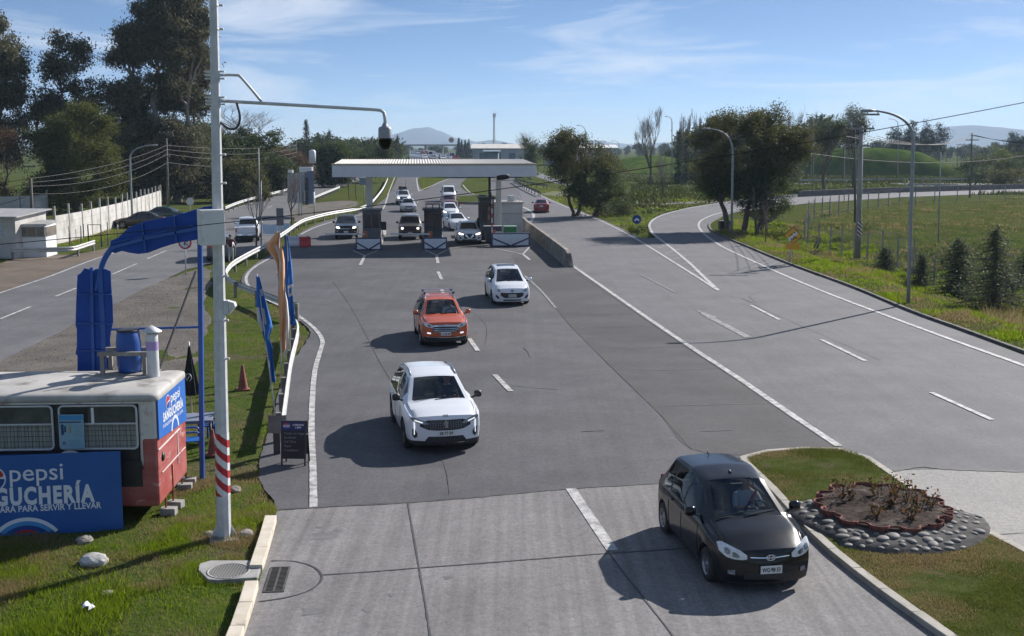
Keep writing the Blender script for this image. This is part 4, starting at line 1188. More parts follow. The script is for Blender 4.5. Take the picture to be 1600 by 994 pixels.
    if hair:
        b_ = MB(); n = 12
        rows = []
        for i in range(7):
            a = math.pi * .55 * i / 6
            rows.append([h + up * (.045 + .098 * math.cos(a)) + (f * math.cos(ph) * .095 + side * math.sin(ph) * .09) * math.sin(a) - f * .02 * math.sin(a) for ph in np.linspace(0, 2 * math.pi, n + 1)])
        b_.grid(rows); b_.build('hair', M_hair, root)
    return root
def seated(L_=0):
    J = dict(pelvis=(0, 0, .12), belly=(-.05, 0, .28), chest=(-.13, 0, .50), neck=(-.13, 0, .68), head=(-.09, 0, .83), crown=(-.09, 0, .92), look=(1, 0, .75))
    for s, g in (('l', 1), ('r', -1)):
        J.update({'sho' + s: (-.13, g * .19, .56), 'elb' + s: (.08, g * .25, .34), 'wri' + s: (.28, g * .17, .42), 'palm' + s: (.345, g * .15, .455), 'hip' + s: (.03, g * .09, .11), 'kne' + s: (.42, g * .13, .20), 'ank' + s: (.62, g * .12, -.16), 'toe' + s: (.74, g * .12, -.17)})
    return J
def seat_in(root, S, label, top_m, y=.37, strap=False):
    p = mat_of(root) @ Vector((S['cowl'][0] - 1.045, y, S['H'] - 1.06))
    pr = person(label, p, root.rotation_euler.z, seated(), top_m, M_trous)
    if strap:
        b_ = MB(); b_.tube([(-.02, .18, .66), (.0, .06, .46), (.06, -.12, .2)], .024, 5); b_.tube([(-.0, .1, .58), (.01, .08, .40)], .02, 5); b_.build('seat_belt', M_belt, pr)
    return pr
seat_in(hatch, HATCH, 'driver of the black hatchback in a pale short sleeved shirt, both hands on the wheel', M_shirtw, strap=True)
seat_in(suv, SUV, 'driver of the white SUV with black mirrors, in dark clothes', M_shirtd)
seat_in(crossover, CROSS, 'driver of the orange crossover, in a pale shirt', M_shirtw)
J = dict(pelvis=(0, 0, .95), belly=(0, 0, 1.1), chest=(0, 0, 1.32), neck=(0, 0, 1.5), head=(.03, 0, 1.62), crown=(.02, 0, 1.70), look=(1, 0, 1.6))
for s, g in (('l', 1), ('r', -1)):
    J.update({'sho' + s: (0, g * .19, 1.4), 'elb' + s: (-.02, g * .33, 1.16), 'wri' + s: (.12, g * .24, .98), 'palm' + s: (.18, g * .2, .96), 'hip' + s: (0, g * .09, .9), 'kne' + s: (.02, g * .11, .48), 'ank' + s: (0, g * .12, .08), 'toe' + s: (.14, g * .13, .04)})
person('person in a maroon jacket and pale trousers standing beside the dark SUV', tuple(G(361, 410)), RD, J, M_maroon, M_jeans, sleeves='long')

# ------------------------------------------------------------------ toll plaza
M_white = mat('white sheet metal', (.62, .64, .66), (.68, .69, .70), 1.5, .5)
M_roofm = mat('corrugated roof', (.5, .47, .41), (.58, .55, .5), 2, .6)
M_tan = mat('tan trim', (.35, .28, .19), (.4, .33, .23), 3, .6)
M_dkgrey = mat('dark grey panel', (.045, .045, .05), (.065, .065, .07), 4, .6)
M_navyp = mat('navy painted steel', (.025, .035, .085), (.035, .045, .10), 4, .5)
M_galv = mat('galvanised steel', (.50, .51, .52), (.62, .63, .64), 6, .5, metal=.12)
M_steelw = mat('white painted steel', (.66, .66, .64), (.72, .72, .70), 4, .5)
M_concgrey = mat('weathered concrete', (.26, .25, .235), (.36, .35, .33), 1.6, .85, bump=.3, c3=(.17, .16, .15), s3=1.2)
M_hut = mat('grey render', (.40, .41, .42), (.48, .49, .50), 1.2, .8, bump=.15)
M_red = mat('red plastic', (.45, .02, .025), (.52, .04, .04), 3, .45)
M_orangeb = mat('orange post', (.45, .12, .03), (.5, .15, .05), 3, .5)
M_whitepl = mat('white plastic', (.62, .65, .68), (.7, .72, .74), 3, .5)
LROT = math.atan2(1.42, 17.7)                     # lanes run this far to the left of +Y
def lane_thing(name, label, cat, px, py, group=None, z=0):
    p = G(px, py); return thing(name, label, cat, (p.x, p.y, z), LROT, group)
# canopy; local X along the front, Y along the lanes
pL, pR = V(519, 277, 80.6), V(838, 276, 81.8)
cw = (pR - pL).length
can = thing('toll_canopy', 'long white toll canopy with a corrugated roof over the lanes', 'canopy', (pL.x, pL.y, 0), LROT)
zb_, zt_ = pL.z, 5.86
b = MB()
b.box((cw / 2, .06, (zb_ + zt_) / 2), (cw, .12, zt_ - zb_)); b.box((cw / 2, 9.0, (zb_ + zt_) / 2), (cw, .12, zt_ - zb_)); b.box((.06, 4.53, (zb_ + zt_) / 2), (.12, 8.8, zt_ - zb_)); b.box((cw - .06, 4.53, (zb_ + zt_) / 2), (.12, 8.8, zt_ - zb_))
b.build('fascia', M_white, can, bevel=.01)
b = MB()
for k in range(4): b.box((cw / 2, -.004, zb_ + .14 + k * .2), (cw - .02, .006, .008))
b.build('fascia_seam', mat('panel seam', (.5, .51, .53), rough=.6), can)
b = MB(); b.box((cw / 2, .05, zt_ + .05), (cw + .06, .18, .1)); b.box((.05, 4.5, zt_ + .05), (.18, 9, .1)); b.box((cw - .05, 4.5, zt_ + .05), (.18, 9, .1)); b.build('eaves_trim', M_tan, can, bevel=.01)
b = MB()
nr = int(cw / .2)
row0, row1 = [], []
for k in range(nr * 4 + 1):
    x = .1 + (cw - .2) * k / (nr * 4); dz = (.035 if k % 4 in (1, 2) else 0)
    row0.append((x, .1, zt_ + .10 + dz)); row1.append((x, 8.95, zt_ + .30 + dz))
b.grid([row0, row1], 0, False); b.build('roof', M_roofm, can)
b = MB(); b.box((cw / 2, 4.5, zb_ + .12), (cw - .3, 8.6, .06)); b.build('soffit', M_white, can)
Mi = mat_of(can).inverted()
for px_, py_, w_, y_ in ((578.5, 372, .46, 86), (779, 366, .4, 88)):
    p = Mi @ V(px_, py_, y_); b = MB(); b.box((p.x, p.y, zb_ / 2 + .05), (w_, w_, zb_)); b.build('column', M_steelw, can, bevel=.02)
def toll_island(label, px, py, w, h, length, group='toll islands'):
    t = lane_thing('toll_island', label, 'toll island', px, py, group)
    b = MB(); b.box((0, length / 2 + .3, .12), (w * .86, length, .26)); b.build('kerb', M_concgrey, t, bevel=.04)
    b = MB(); b.box((0, .22, h / 2), (w, .44, h), mi=0); b.build('bumper', M_navyp, t, bevel=.04)
    b = MB(); f = .09; b.box((0, -.012, h / 2 + .02), (w - 2 * f, .02, h - 2 * f - .03)); b.build('bumper_panel', M_whitepl, t, bevel=.008)
    b = MB()
    for s in (1, -1): b.bar((s * (w / 2 - f - .01), -.028, h * .62), (s * .02, -.028, .1), .014, .1)
    b.build('chevron', M_navyp, t)
    return t
toll_island('left toll island with a square white bumper panel', 576, 392, 1.78, .9, 16)
toll_island('middle toll island with the narrowest white bumper panel', 680, 391, 1.66, .88, 16)
toll_island('right toll island with the widest white bumper panel', 798, 386, 2.75, 1.0, 16)
M_boothglass = mat('booth window', (.02, .022, .026), rough=.08, spec=.8)
def booth(label, px, w, zt, Y, dark, d=2.2):
    p = V(px, 380, Y); t = thing('toll_booth', label, 'toll booth', (p.x, Y, .25), LROT, 'toll booths')
    b = MB(); b.box((0, d / 2, zt * .22), (w, d, zt * .44)); b.box((0, d / 2, zt * .93), (w, d, zt * .1))
    for x in (-1, 1):
        for y in (0.06, d - .06): b.box((x * (w / 2 - .06), y, zt * .66), (.12, .12, zt * .46))
    b.box((0, .05, zt * .66), (.1, .08, zt * .46))
    b.build('wall', dark, t, bevel=.012)
    b = MB(); b.box((0, d / 2, zt + .03), (w + .24, d + .3, .1)); b.build('roof', dark, t, bevel=.02)
    b = MB(); b.box((0, d / 2, zt * .66), (w - .12, d - .14, zt * .44)); b.build('window', M_boothglass, t)
    return t
M_bgrey = mat('booth grey', (.12, .12, .125), (.16, .16, .165), 3, .6)
booth('grey toll booth behind the left island bumper', 581, 1.3, 2.25, 84.5, M_bgrey)
bm_ = booth('black toll booth with a barred roof on the middle island', 677, 1.3, 2.3, 84.5, M_dkgrey)
b = MB()
for x in (-.5, 0, .5): b.tube([(x, .1, 2.38), (x, .1, 2.7), (x, 1.8, 2.7), (x, 1.8, 2.38)], .03, 6)
b.tube([(-.5, .1, 2.7), (.5, .1, 2.7)], .03, 6); b.tube([(-.5, 1.8, 2.7), (.5, 1.8, 2.7)], .03, 6); b.build('roof_bars', M_dkgrey, bm_)
booth('tall black toll booth on the right island beside the grey hut', 761, 1.05, 3.1, 85.5, M_dkgrey)
# hut
p = V(793, 362, 93.5)
hut = thing('utility_hut', 'pale grey flat roofed hut behind the right toll island', 'hut', (p.x, p.y, .1), LROT)
b = MB(); b.box((0, 1.5, 1.25), (2.45, 3, 2.5)); b.build('wall', M_hut, hut, bevel=.02)
b = MB(); b.box((0, 1.5, 2.55), (2.65, 3.2, .12)); b.box((0, -.02, 1.68), (2.47, .04, .06)); b.build('roof', M_concgrey, hut, bevel=.01)
b = MB(); b.box((.35, 1.0, 2.85), (.55, .5, .5)); b.tube([(.75, 1.2, 2.62), (.85, 1.2, 2.95), (1.05, 1.2, 2.95), (1.12, 1.2, 2.62)], .05, 6); b.build('roof_unit', M_galv, hut, bevel=.03)
# barrier arms
def boom(label, px0, px1, py, Y, up=False):
    a = V(px0, py, Y); t = thing('boom_gate', label, 'barrier', (a.x, Y, .25), 0, 'toll barrier arms')
    b = MB(); b.box((0, 0, .45), (.32, .32, .9)); b.build('cabinet', M_orangeb, t, bevel=.03)
    L_ = abs(V(px1, py, Y).x - a.x); s = 1 if px1 > px0 else -1
    b = MB()
    n = 7
    for k in range(n):
        p0, p1 = k / n * L_, (k + 1) / n * L_
        if up: b.bar((s * .1, -.2, .75 + p0), (s * .1 , -.2, .75 + p1), .07, .09, k % 2)
        else: b.bar((s * p0, -.2, .72), (s * p1, -.2, .72), .05, .1, k % 2)
    b.build('arm', [M_steelw, M_steelw if not up else M_red], t)
boom('lowered white barrier arm in front of the black pickup truck', 570, 508, 366, 82.5)
boom('lowered white barrier arm in front of the brown grey off-roader', 672, 610, 366, 82.5)
boom('raised red and white barrier arm on the right toll island', 771, 720, 360, 84, up=True)
for lb, px_, py_, Y_ in (('dark screen facing the middle lane, beside the grey booth', 598, 353, 86), ('dark screen beside the tall black booth', 751, 347, 87)):
    q = V(px_, py_, Y_); t = thing('lane_screen', lb, 'screen', (q.x, q.y, .25), LROT, 'lane screens')
    b = MB(); b.box((0, 0, q.z - .25), (.55, .2, .62)); b.build('housing', M_dkgrey, t, bevel=.03)
    b = MB(); b.tube([(0, .1, 0), (0, .1, q.z - .5)], .05, 8); b.build('pole', M_galv, t)
q = V(770, 352, 84.2); t = thing('payment_machine', 'black payment post beside the raised barrier arm', 'machine', (q.x, q.y, .25), LROT)
b = MB(); b.box((0, 0, .95), (1.3, .35, .35)); b.box((-.3, .02, .4), (.5, .3, .8)); b.build('housing', M_dkgrey, t, bevel=.04)
b = MB(); b.box((0, -.01, 1.16), (1.36, .4, .06)); b.build('cover', M_galv, t, bevel=.01)
q = G(797, 378); t = thing('waste_container', 'low green plastic container behind the widest bumper', 'container', (q.x, q.y, .25), LROT)
b = MB(); b.box((0, 0, .45), (.95, .6, .9)); b.build('bin', mat('green plastic', (.02, .16, .05), (.03, .2, .07), 4, .5), t, bevel=.05)
b = MB(); b.box((0, 0, .93), (1.0, .66, .07)); b.build('lid', mat('pale green lid', (.3, .5, .36), rough=.5), t, bevel=.02)
q = V(765, 300, 86); t = thing('mast', 'thin dark mast beside the right canopy column', 'mast', (q.x, q.y, .1), 0)
b = MB(); b.tube([(0, 0, 0), (0, 0, 4.8)], .09, 8); b.build('pole', M_dkgrey, t)
for zz in (2.2, 3.5):
    b = MB(); b.box((.02, -.12, zz), (.24, .2, .4)); b.build('signal_box', M_dkgrey, t, bevel=.02)
# concrete barrier
pts = [G(889, 417), G(873, 403), G(855, 388), G(838, 374), G(824, 363), G(818, 356)]
P = resample(smooth_path(pts, 6), 1.0)
t = thing('concrete_barrier', 'stained concrete barrier running from the right toll island to the white line', 'barrier', tuple(pts[0]))
b = MB(); rows = []
for i, p in enumerate(P):
    d = (P[min(i + 1, len(P) - 1)] - P[max(i - 1, 0)]).normalized(); n = Vector((-d.y, d.x, 0))
    hh = .95 if i > 0 else .82
    rows.append([p + n * -.28, p + n * -.24 + Vector((0, 0, .1)), p + n * -.12 + Vector((0, 0, hh)), p + n * .12 + Vector((0, 0, hh)), p + n * .24 + Vector((0, 0, .1)), p + n * .28])
e = [q - (rows[1][0] - rows[0][0]).normalized() * .5 for q in rows[0]]
e = [Vector((q.x, q.y, q.z * .1)) for q in e]
b.grid([e] + rows, 0, False); b.add(rows[-1], [tuple(range(6))])
b.build('wall', mat('stained barrier concrete', (.13, .105, .085), (.27, .24, .2), 2.2, .85, bump=.4, c3=(.3, .29, .27), s3=.8), t, world=True, recalc=True)
# water filled barriers
for lb, m_, px_, py_, w_ in (('white plastic water barrier on the asphalt', M_whitepl, 459, 385, 1.0), ('red plastic water barrier next to the white one', M_red, 477, 386, .8)):
    q = G(px_, py_); t = thing('water_barrier', lb, 'barrier', (q.x, q.y, .02), .1, 'plastic water barriers')
    b = MB()
    prof = [(-.28, 0), (-.28, .16), (-.13, .42), (-.11, .72), (.11, .72), (.13, .42), (.28, .16), (.28, 0)]
    b.prism(prof, lambda x, z: (-w_ / 2, x, z), lambda x, z: (w_ / 2, x, z)); b.build('shell', m_, t, bevel=.03, recalc=True)
    b = MB(); b.lathe([(.05, 0), (.05, .05), (.001, .05)], 12, (w_ * .25, 0, .72)); b.build('cap', M_trim, t)
# ------------------------------------------------------------------ sandwich bus and its surroundings
M_busw = mat('bus cream paint', (.56, .54, .50), (.66, .645, .61), 1.4, .5, c3=(.30, .16, .13), s3=2.6, p3=(.56, .66))
M_busroof = mat('bus roof', (.34, .325, .30), (.47, .455, .43), 1.3, .7, c3=(.20, .185, .165), s3=1.6, p3=(.55, .7), spec=.3)
M_busred = mat('faded red paint', (.30, .055, .05), (.40, .13, .12), 1.1, .5, c3=(.52, .33, .31), s3=1.8, p3=(.58, .70), stretch=(1, 1, 2.5))
M_busdark = mat('dark window band', (.014, .014, .017), (.024, .024, .027), 5, .5)
M_busglass = mat('dirty bus window', (.05, .055, .058), (.10, .105, .105), 2.5, .15, spec=.6)
M_curtain = mat('pale curtain', (.22, .24, .21), (.40, .42, .37), 4, .9, stretch=(5, 1, .3))
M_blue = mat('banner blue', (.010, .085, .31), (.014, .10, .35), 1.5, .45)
M_blue2 = mat('banner light blue', (.05, .26, .55), rough=.45)
M_bluedk = mat('banner navy', (.008, .02, .11), rough=.45)
M_signblue = mat('sign blue', (.005, .045, .26), (.007, .058, .31), .8, .5, spec=.3)
M_postblue = mat('post blue', (.012, .07, .30), (.02, .09, .34), 3, .45)
M_lettw = mat('lettering white', (.70, .72, .75), rough=.5)
M_logored = mat('logo red', (.42, .02, .03), rough=.5)
M_logoblue = mat('logo blue', (.006, .05, .25), rough=.5)
P1, P2 = G(250, 793, .33), G(291.5, 742, .33)
P0 = V(0, 612, 1); 
e_y = (P2 - P1); e_y.z = 0; bw = 2.35
bus_rz = math.atan2(-e_y.x, e_y.y)
bus = thing('bus', 'old cream and red bus used as a sandwich stall', 'bus', (P1.x, P1.y, 0), bus_rz)
BL = 7.5
zr = 2.56
# body shell: side wall, end wall
b = MB()
b.box((-BL / 2, bw / 2, .73), (BL, bw, .78), mi=0)
b.build('lower_panel', M_busred, bus, bevel=.09, seg=3)
b = MB()
b.box((-.17, bw / 2, 1.80), (.34, bw - .01, 1.36), mi=0)
b.build('corner_panel', M_busw, bus, bevel=.09, seg=3)
b = MB(); b.box((-.15, bw / 2, 1.36), (.312, bw + .012, .72), mi=0); b.build('end_panel', M_busred, bus, bevel=.09, seg=3)
b = MB(); b.box((.012, 1.55, 1.12), (.014, .03, .7)); b.box((.012, .9, 1.45), (.016, 1.7, .03)); b.box((.012, 1.2, .95), (.014, 1.9, .02)); b.build('end_trim', M_busw, bus, bevel=.004)
b = MB(); b.lathe([(.001, 0), (.09, .0), (.09, .02), (.001, .03)], 14, (.008, .35, 1.25), M=Matrix.Rotation(R(90), 3, 'Y')); b.build('tail_lamp_hole', M_busdark, bus)
b = MB(); b.box((-BL / 2 - .17, bw / 2, 1.80), (BL - .36, bw - .06, 1.35), mi=0); b.build('window_band', M_busdark, bus)
b = MB(); b.box((-.9, .012, 1.0), (1.2, .05, .5)); b.build('dark_panel', M_busdark, bus, bevel=.01)
# roof with rounded rim
b = MB()
rows = []
for f, z in ((1.0, 2.42), (1.012, 2.445), (1.012, 2.50), (.985, 2.54), (.9, 2.57), (.5, 2.60), (0, 2.61)):
    hw_ = bw / 2 * f + .03; x1 = .05 - (1 - f) * .35
    ring = []
    for (sx, sy) in ((1, -1), (1, 1), (-1, 1), (-1, -1)):
        for k in range(5):
            a = {(1, -1): -90, (1, 1): 0, (-1, 1): 90, (-1, -1): 180}[(sx, sy)] + 90 * k / 4
            r_ = .16 * max(f, .3)
            cx = (x1 - r_) if sx > 0 else (-BL + .3 + r_); cy = bw / 2 + sy * (hw_ - r_) if f > .3 else bw / 2 + sy * .05
            ring.append((cx + r_ * math.cos(R(a)), cy + r_ * math.sin(R(a)) * (1 if f > .3 else .2), z))
    rows.append(ring + [ring[0]])
b.grid(rows[:-1]); b.add(rows[-2][:-1], [tuple(range(20))]); b.build('roof', M_busroof, bus, recalc=True, angle=50)
b = MB(); b.box((-BL / 2, .0, 2.395), (BL - .2, .05, .035)); b.build('gutter', M_busw, bus, bevel=.008)
def bus_window(x0, x1, left_dark):
    f = bpy.data.objects.new('window', None); link(f); f.parent = bus
    z0, z1 = 1.50, 2.34
    b = MB(); t_ = .035
    outl = []
    for cx, cz, a0 in ((x1 - .08, z1 - .08, 0), (x0 + .08, z1 - .08, 90), (x0 + .08, z0 + .08, 180), (x1 - .08, z0 + .08, 270)):
        for k in range(5): outl.append((cx + .08 * math.cos(R(a0 + 22.5 * k)), 0, cz + .08 * math.sin(R(a0 + 22.5 * k))))
    b.tube([(x, .0, z) for x, _, z in outl] + [outl[0]], .022, 6, caps=False)
    b.tube([(x0, .0, 1.99), (x1, .0, 1.99)], .018, 6)
    b.build('frame', M_galv, f)
    b = MB(); b.box(((x0 + x1) / 2, .022, 1.74), (x1 - x0, .02, .48)); b.build('lower_pane', M_curtain, f)
    b = MB(); b.box(((x0 + x1) / 2, .024, 2.17), (x1 - x0, .012, .34)); b.build('upper_pane', M_busglass, f)
    if left_dark:
        b = MB(); b.box((x0 + .28, .012, 2.16), (.5, .012, .33)); b.build('open_gap', M_busdark, f)
        b = MB(); b.box((x0 + .62, .006, 2.15), (.05, .02, .3)); b.build('sash', M_lettw, f)
    b = MB()                                       # wire grille over the lower pane
    for k in range(1, 22): b.tube([(x0 + (x1 - x0) * k / 22, -.012, z0 + .03), (x0 + (x1 - x0) * k / 22, -.012, 1.97)], .004, 4, caps=False)
    for zz in (1.56, 1.66, 1.76, 1.86, 1.94): b.tube([(x0 + .02, -.012, zz), (x1 - .02, -.012, zz)], .004, 4, caps=False)
    b.build('wire_grille', M_dkgrey, f)
bus_window(-1.80, -.36, True)
for k in range(1, 4): bus_window(-1.80 - 1.57 * k, -.36 - 1.57 * k, False)
# drawn discs and arcs of the soft drink logo
def globe(mb, M, r):
    """white ring, red top, white wave, blue bottom: 0 white 1 red 2 blue"""
    n = 28
    mb.add([M(r * math.cos(a), r * math.sin(a), 0) for a in np.linspace(0, 2 * math.pi, n, endpoint=False)], [tuple(range(n))], 0)
    q = r * .9
    up = [(q * math.cos(a), q * math.sin(a)) for a in np.linspace(R(20), R(205), 18)]
    a0, a1 = up[0], up[-1]
    wave = [(a1[0] + (a0[0] - a1[0]) * t, a1[1] + (a0[1] - a1[1]) * t + q * .16 * math.sin(math.pi * 1.6 * t - .5)) for t in np.linspace(.06, .94, 9)]
    mb.add([M(x, y, .002) for x, y in up + wave], [tuple(range(len(up) + len(wave)))], 1)
    dn = [(q * math.cos(a), q * math.sin(a)) for a in np.linspace(R(-2), R(-150), 16)]
    a0, a1 = dn[-1], dn[0]
    wave = [(a0[0] + (a1[0] - a0[0]) * t, a0[1] + (a1[1] - a0[1]) * t + q * .2 * math.sin(math.pi * t)) for t in np.linspace(.06, .94, 9)]
    mb.add([M(x, y, .002) for x, y in dn + wave], [tuple(range(len(dn) + len(wave)))], 2)
def arc(mb, M, c, r0, r1, a0, a1, mi, lift=0.0, n=26):
    A = np.linspace(R(a0), R(a1), n)
    mb.grid([[M(c[0] + r * math.cos(a), c[1] + r * math.sin(a), lift) for a in A] for r in (r1, r0)], mi, False)
LOGO = [M_lettw, M_logored, M_logoblue, M_blue2, M_bluedk]
# end banner (x = 0 plane of the bus)
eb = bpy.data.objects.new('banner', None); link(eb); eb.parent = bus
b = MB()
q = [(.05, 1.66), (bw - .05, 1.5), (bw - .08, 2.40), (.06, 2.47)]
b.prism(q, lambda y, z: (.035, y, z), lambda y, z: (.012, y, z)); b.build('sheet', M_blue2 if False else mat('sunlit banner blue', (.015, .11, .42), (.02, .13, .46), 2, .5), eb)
b = MB()
E3 = lambda x, y, l=0: (.0385 + l, .12 + x, 1.60 + y * .97 - x * .03)
globe(b, lambda x, y, l: E3(.68 + x, .66 + y, l), .15)
add_text(b, 'pepsi', lambda x, y: E3(.9 + x, .60 + y), .3, .002, fit=.75)
add_text(b, 'SANGUCHERÍA', lambda x, y: E3(.28 + x, .33 + y), .25, .011, fit=1.62, spacing=1.18)
add_text(b, 'TE CONQUISTARÁ PARA SERVIR Y LLEVAR', lambda x, y: E3(.22 + x, .21 + y), .09, .001, fit=1.66)
arc(b, E3, (1.18, -.02), .24, .31, 5, 175, 0)
b.build('lettering', LOGO, eb)
# notice taped to the side window
nb_ = bpy.data.objects.new('notice', None); link(nb_); nb_.parent = bus
b = MB(); b.box((-1.56, -.06, 1.86), (.46, .015, .66)); b.build('sheet', mat('notice blue', (.18, .36, .48), (.28, .42, .5), 2, .6), nb_)
b = MB(); F_ = -.069
b.box((-1.56, F_, 2.13), (.44, .003, .09), mi=1); b.box((-1.58, F_, 2.045), (.40, .003, .022), mi=0)
b.box((-1.73, F_, 1.90), (.045, .003, .2), mi=0); b.box((-1.68, F_ , 1.91), (.03, .003, .12), mi=0); b.box((-1.60, F_, 1.91), (.06, .003, .16), mi=2)
b.tube([(-1.71 + .025 * math.cos(a), F_, 1.64 + .025 * math.sin(a)) for a in np.linspace(0, 6.28, 13)], .007, 4)
for k in range(5): b.box((-1.44, F_, 1.96 - .045 * k), (.16, .003, .008), mi=3)
for k in range(3): b.box((-1.52, F_, 1.68 - .04 * k), (.2, .003, .008), mi=3)
b.build('print', [M_bluedk, M_blue2, M_curtain, mat('print grey', (.15, .25, .33), rough=.6)], nb_)
# long blue panel on the side under the windows, mostly behind the banner
b = MB(); b.box((-2.3, -.03, 1.2), (2.6, .02, .44)); b.build('side_panel', M_blue, bus)
b = MB(); Q_ = lambda x, y, l=0: (-1.62 + x, -.0425 - l, 1.18 + y)
arc(b, Q_, (0, 0), .26, .31, 5, 175, 0); arc(b, Q_, (0, 0), .14, .17, 5, 175, 0); arc(b, Q_, (0, 0), .0, .12, 5, 175, 4)
b.bar(Q_(-.75, .05), Q_(-.69, .2), .006, .04, 0)
b.build('side_drawing', LOGO, bus)
# props under the bus end: red sticks standing on concrete blocks
Mb = mat_of(bus)
M_stick = mat('rusty red stick', (.35, .09, .05), (.45, .13, .07), 5, .7)
for k, (px_, py_, ht) in enumerate(((264, 804, .85), (275, 793, .9), (289, 766, .95), (295, 757, 1.0))):
    q = G(px_, py_); t = thing('support_block', ('concrete block with a red stick, nearest the bus corner by the grass', 'second concrete block with a red stick from the bus corner', 'third concrete block with a red stick along the bus end', 'farthest concrete block with a red stick along the bus end')[k], 'block', (q.x, q.y, 0), bus_rz + random.uniform(-.3, .3), 'propping blocks by the bus end')
    b = MB(); b.box((0, 0, .07), (.3, .2, .15)); b.build('block', M_concgrey, t, bevel=.01)
    b = MB(); b.tube([(-.05, 0, .14), (-.06 + random.uniform(-.03, .03), 0, ht)], .02, 6); b.build('stick', M_stick, t)
# big banner leaning in front of the bus
qa, qb = G(193, 829), G(0, 839)
d = (qb - qa).normalized(); ban_w, ban_h = 3.5, 1.52
bn = thing('banner_board', 'large blue board with white lettering leaning in front of the bus', 'banner', tuple(qa), math.atan2(-d.y, -d.x))
tilt = .05
BM = lambda x, y, l=0: (x, y * math.sin(tilt) - l, y * math.cos(tilt) + .01)
b = MB(); b.prism([(-ban_w, 0), (0, 0), (0, ban_h), (-ban_w, ban_h)], lambda x, y: BM(x, y, .012), lambda x, y: BM(x, y, -.012)); b.build('sheet', M_blue, bn)
b = MB(); T = lambda x, y, l=0: BM(x, y, .0145 + l)
S_ = 1 / 83.3 * 1.0
U = lambda px_, py_: ((px_ - 193) * qa.y / 1800 * 1.012, (829 - py_) * qa.y / 1800 * 1.02)
gx_, gy_ = U(-.5, 737)
globe(b, lambda x, y, l: T(gx_ + x, gy_ + y, l), .235)
x0, y0 = U(23, 742); x1, _ = U(103, 742); add_text(b, 'pepsi', lambda x, y: T(x0 + x, y0 + y), .46, .002, fit=x1 - x0)
tx, ty = U(104, 739); b.add([T(tx + .016 * math.cos(a), ty + .016 * math.sin(a)) for a in np.linspace(0, 6.28, 10, endpoint=False)], [tuple(range(10))])
x1, y0 = U(152, 779); x0 = U(-57, 779)[0]; add_text(b, 'SANGUCHERÍA', lambda x, y: T(x0 + x, y0 + y * 1.08), .41, .020, fit=x1 - x0, spacing=1.2)
x1, y0 = U(161, 791); x0 = U(-72, 791)[0]; add_text(b, 'TE CONQUISTARÁ PARA SERVIR Y LLEVAR', lambda x, y: T(x0 + x, y0 + y), .165, .004, fit=x1 - x0)
cx, cy = U(46, 862)
# arcs are cut at the lower edge of the board
def arc_cut(r0, r1, mi, lift):
    y = .02 - cy
    a0 = math.degrees(math.asin(min(1, max(-1, y / r0)))); arc(b, T, (cx, cy), r0, r1, a0 + 1, 179 - a0, mi, lift)
arc_cut(.66, .73, 0, 0); arc_cut(.58, .66, 3, 0); arc_cut(.50, .58, 2, .001); arc_cut(.44, .50, 1, .001)
b.build('lettering', LOGO, bn)
b = MB()
for xx in (-.25, -1.75, -3.2): b.bar(BM(xx, ban_h * .8, -.03), (xx, .62, .02), .04, .04)
b.build('prop_strut', M_stick, bn)

# roof clutter
def on_roof(px_, py_, z=2.6): return G(px_, py_, z)
q = on_roof(200, 583); t = thing('barrel_stand', 'weathered grey wooden stand on the bus roof', 'stand', tuple(q), bus_rz)
M_wood = mat('grey wood', (.20, .18, .16), (.32, .30, .27), 8, .8, stretch=(1, 1, .2))
for x in (-.42, .42):
    for y in (-.28, .28): b = MB(); b.box((x, y, .2), (.08, .08, .42)); b.build('leg', M_wood, t, bevel=.006)
b = MB(); b.box((0, -.28, .45), (1.0, .09, .08)); b.box((0, .28, .45), (1.0, .09, .08)); b.box((-.42, 0, .37), (.07, .5, .07)); b.box((.42, 0, .37), (.07, .5, .07)); b.box((0, 0, .01), (1.2, .6, .03)); b.build('frame', M_wood, t, bevel=.006)
t2 = thing('barrel', 'blue plastic barrel standing in the wooden stand on the bus roof', 'barrel', (q.x + .04, q.y, q.z + .03), 0)
b = MB(); b.lathe([(.001, 0), (.2, 0), (.225, .03), (.245, .2), (.25, .42), (.245, .62), (.225, .8), (.2, .84), (.2, .855), (.001, .86)], 28); b.build('shell', M_postblue, t2)
b = MB(); b.lathe([(.205, .835), (.225, .84), (.225, .87), (.2, .875), (.001, .872)], 28); b.build('lid', M_trim, t2)
q = on_roof(240, 588); t = thing('chimney', 'grey sheet metal chimney with a conical cap on the bus roof', 'chimney', (q.x, q.y, q.z - .02), 0)
b = MB(); b.lathe([(.12, 0), (.12, .86), (.1, .9)], 24); b.build('pipe', M_galv, t)
b = MB(); b.lathe([(.122, .56), (.122, .74)], 24); b.build('band', mat('lilac band', (.36, .28, .52), rough=.6), t)
b = MB(); b.lathe([(.2, .93), (.2, .945), (.015, 1.06), (.001, 1.06)], 24); b.lathe([(.2, .93), (.001, .99)], 24)
for a in (0, 2.1, 4.2): b.tube([(.1 * math.cos(a), .1 * math.sin(a), .85), (.15 * math.cos(a), .15 * math.sin(a), .95)], .012, 5)
b.build('cap', M_galv, t)

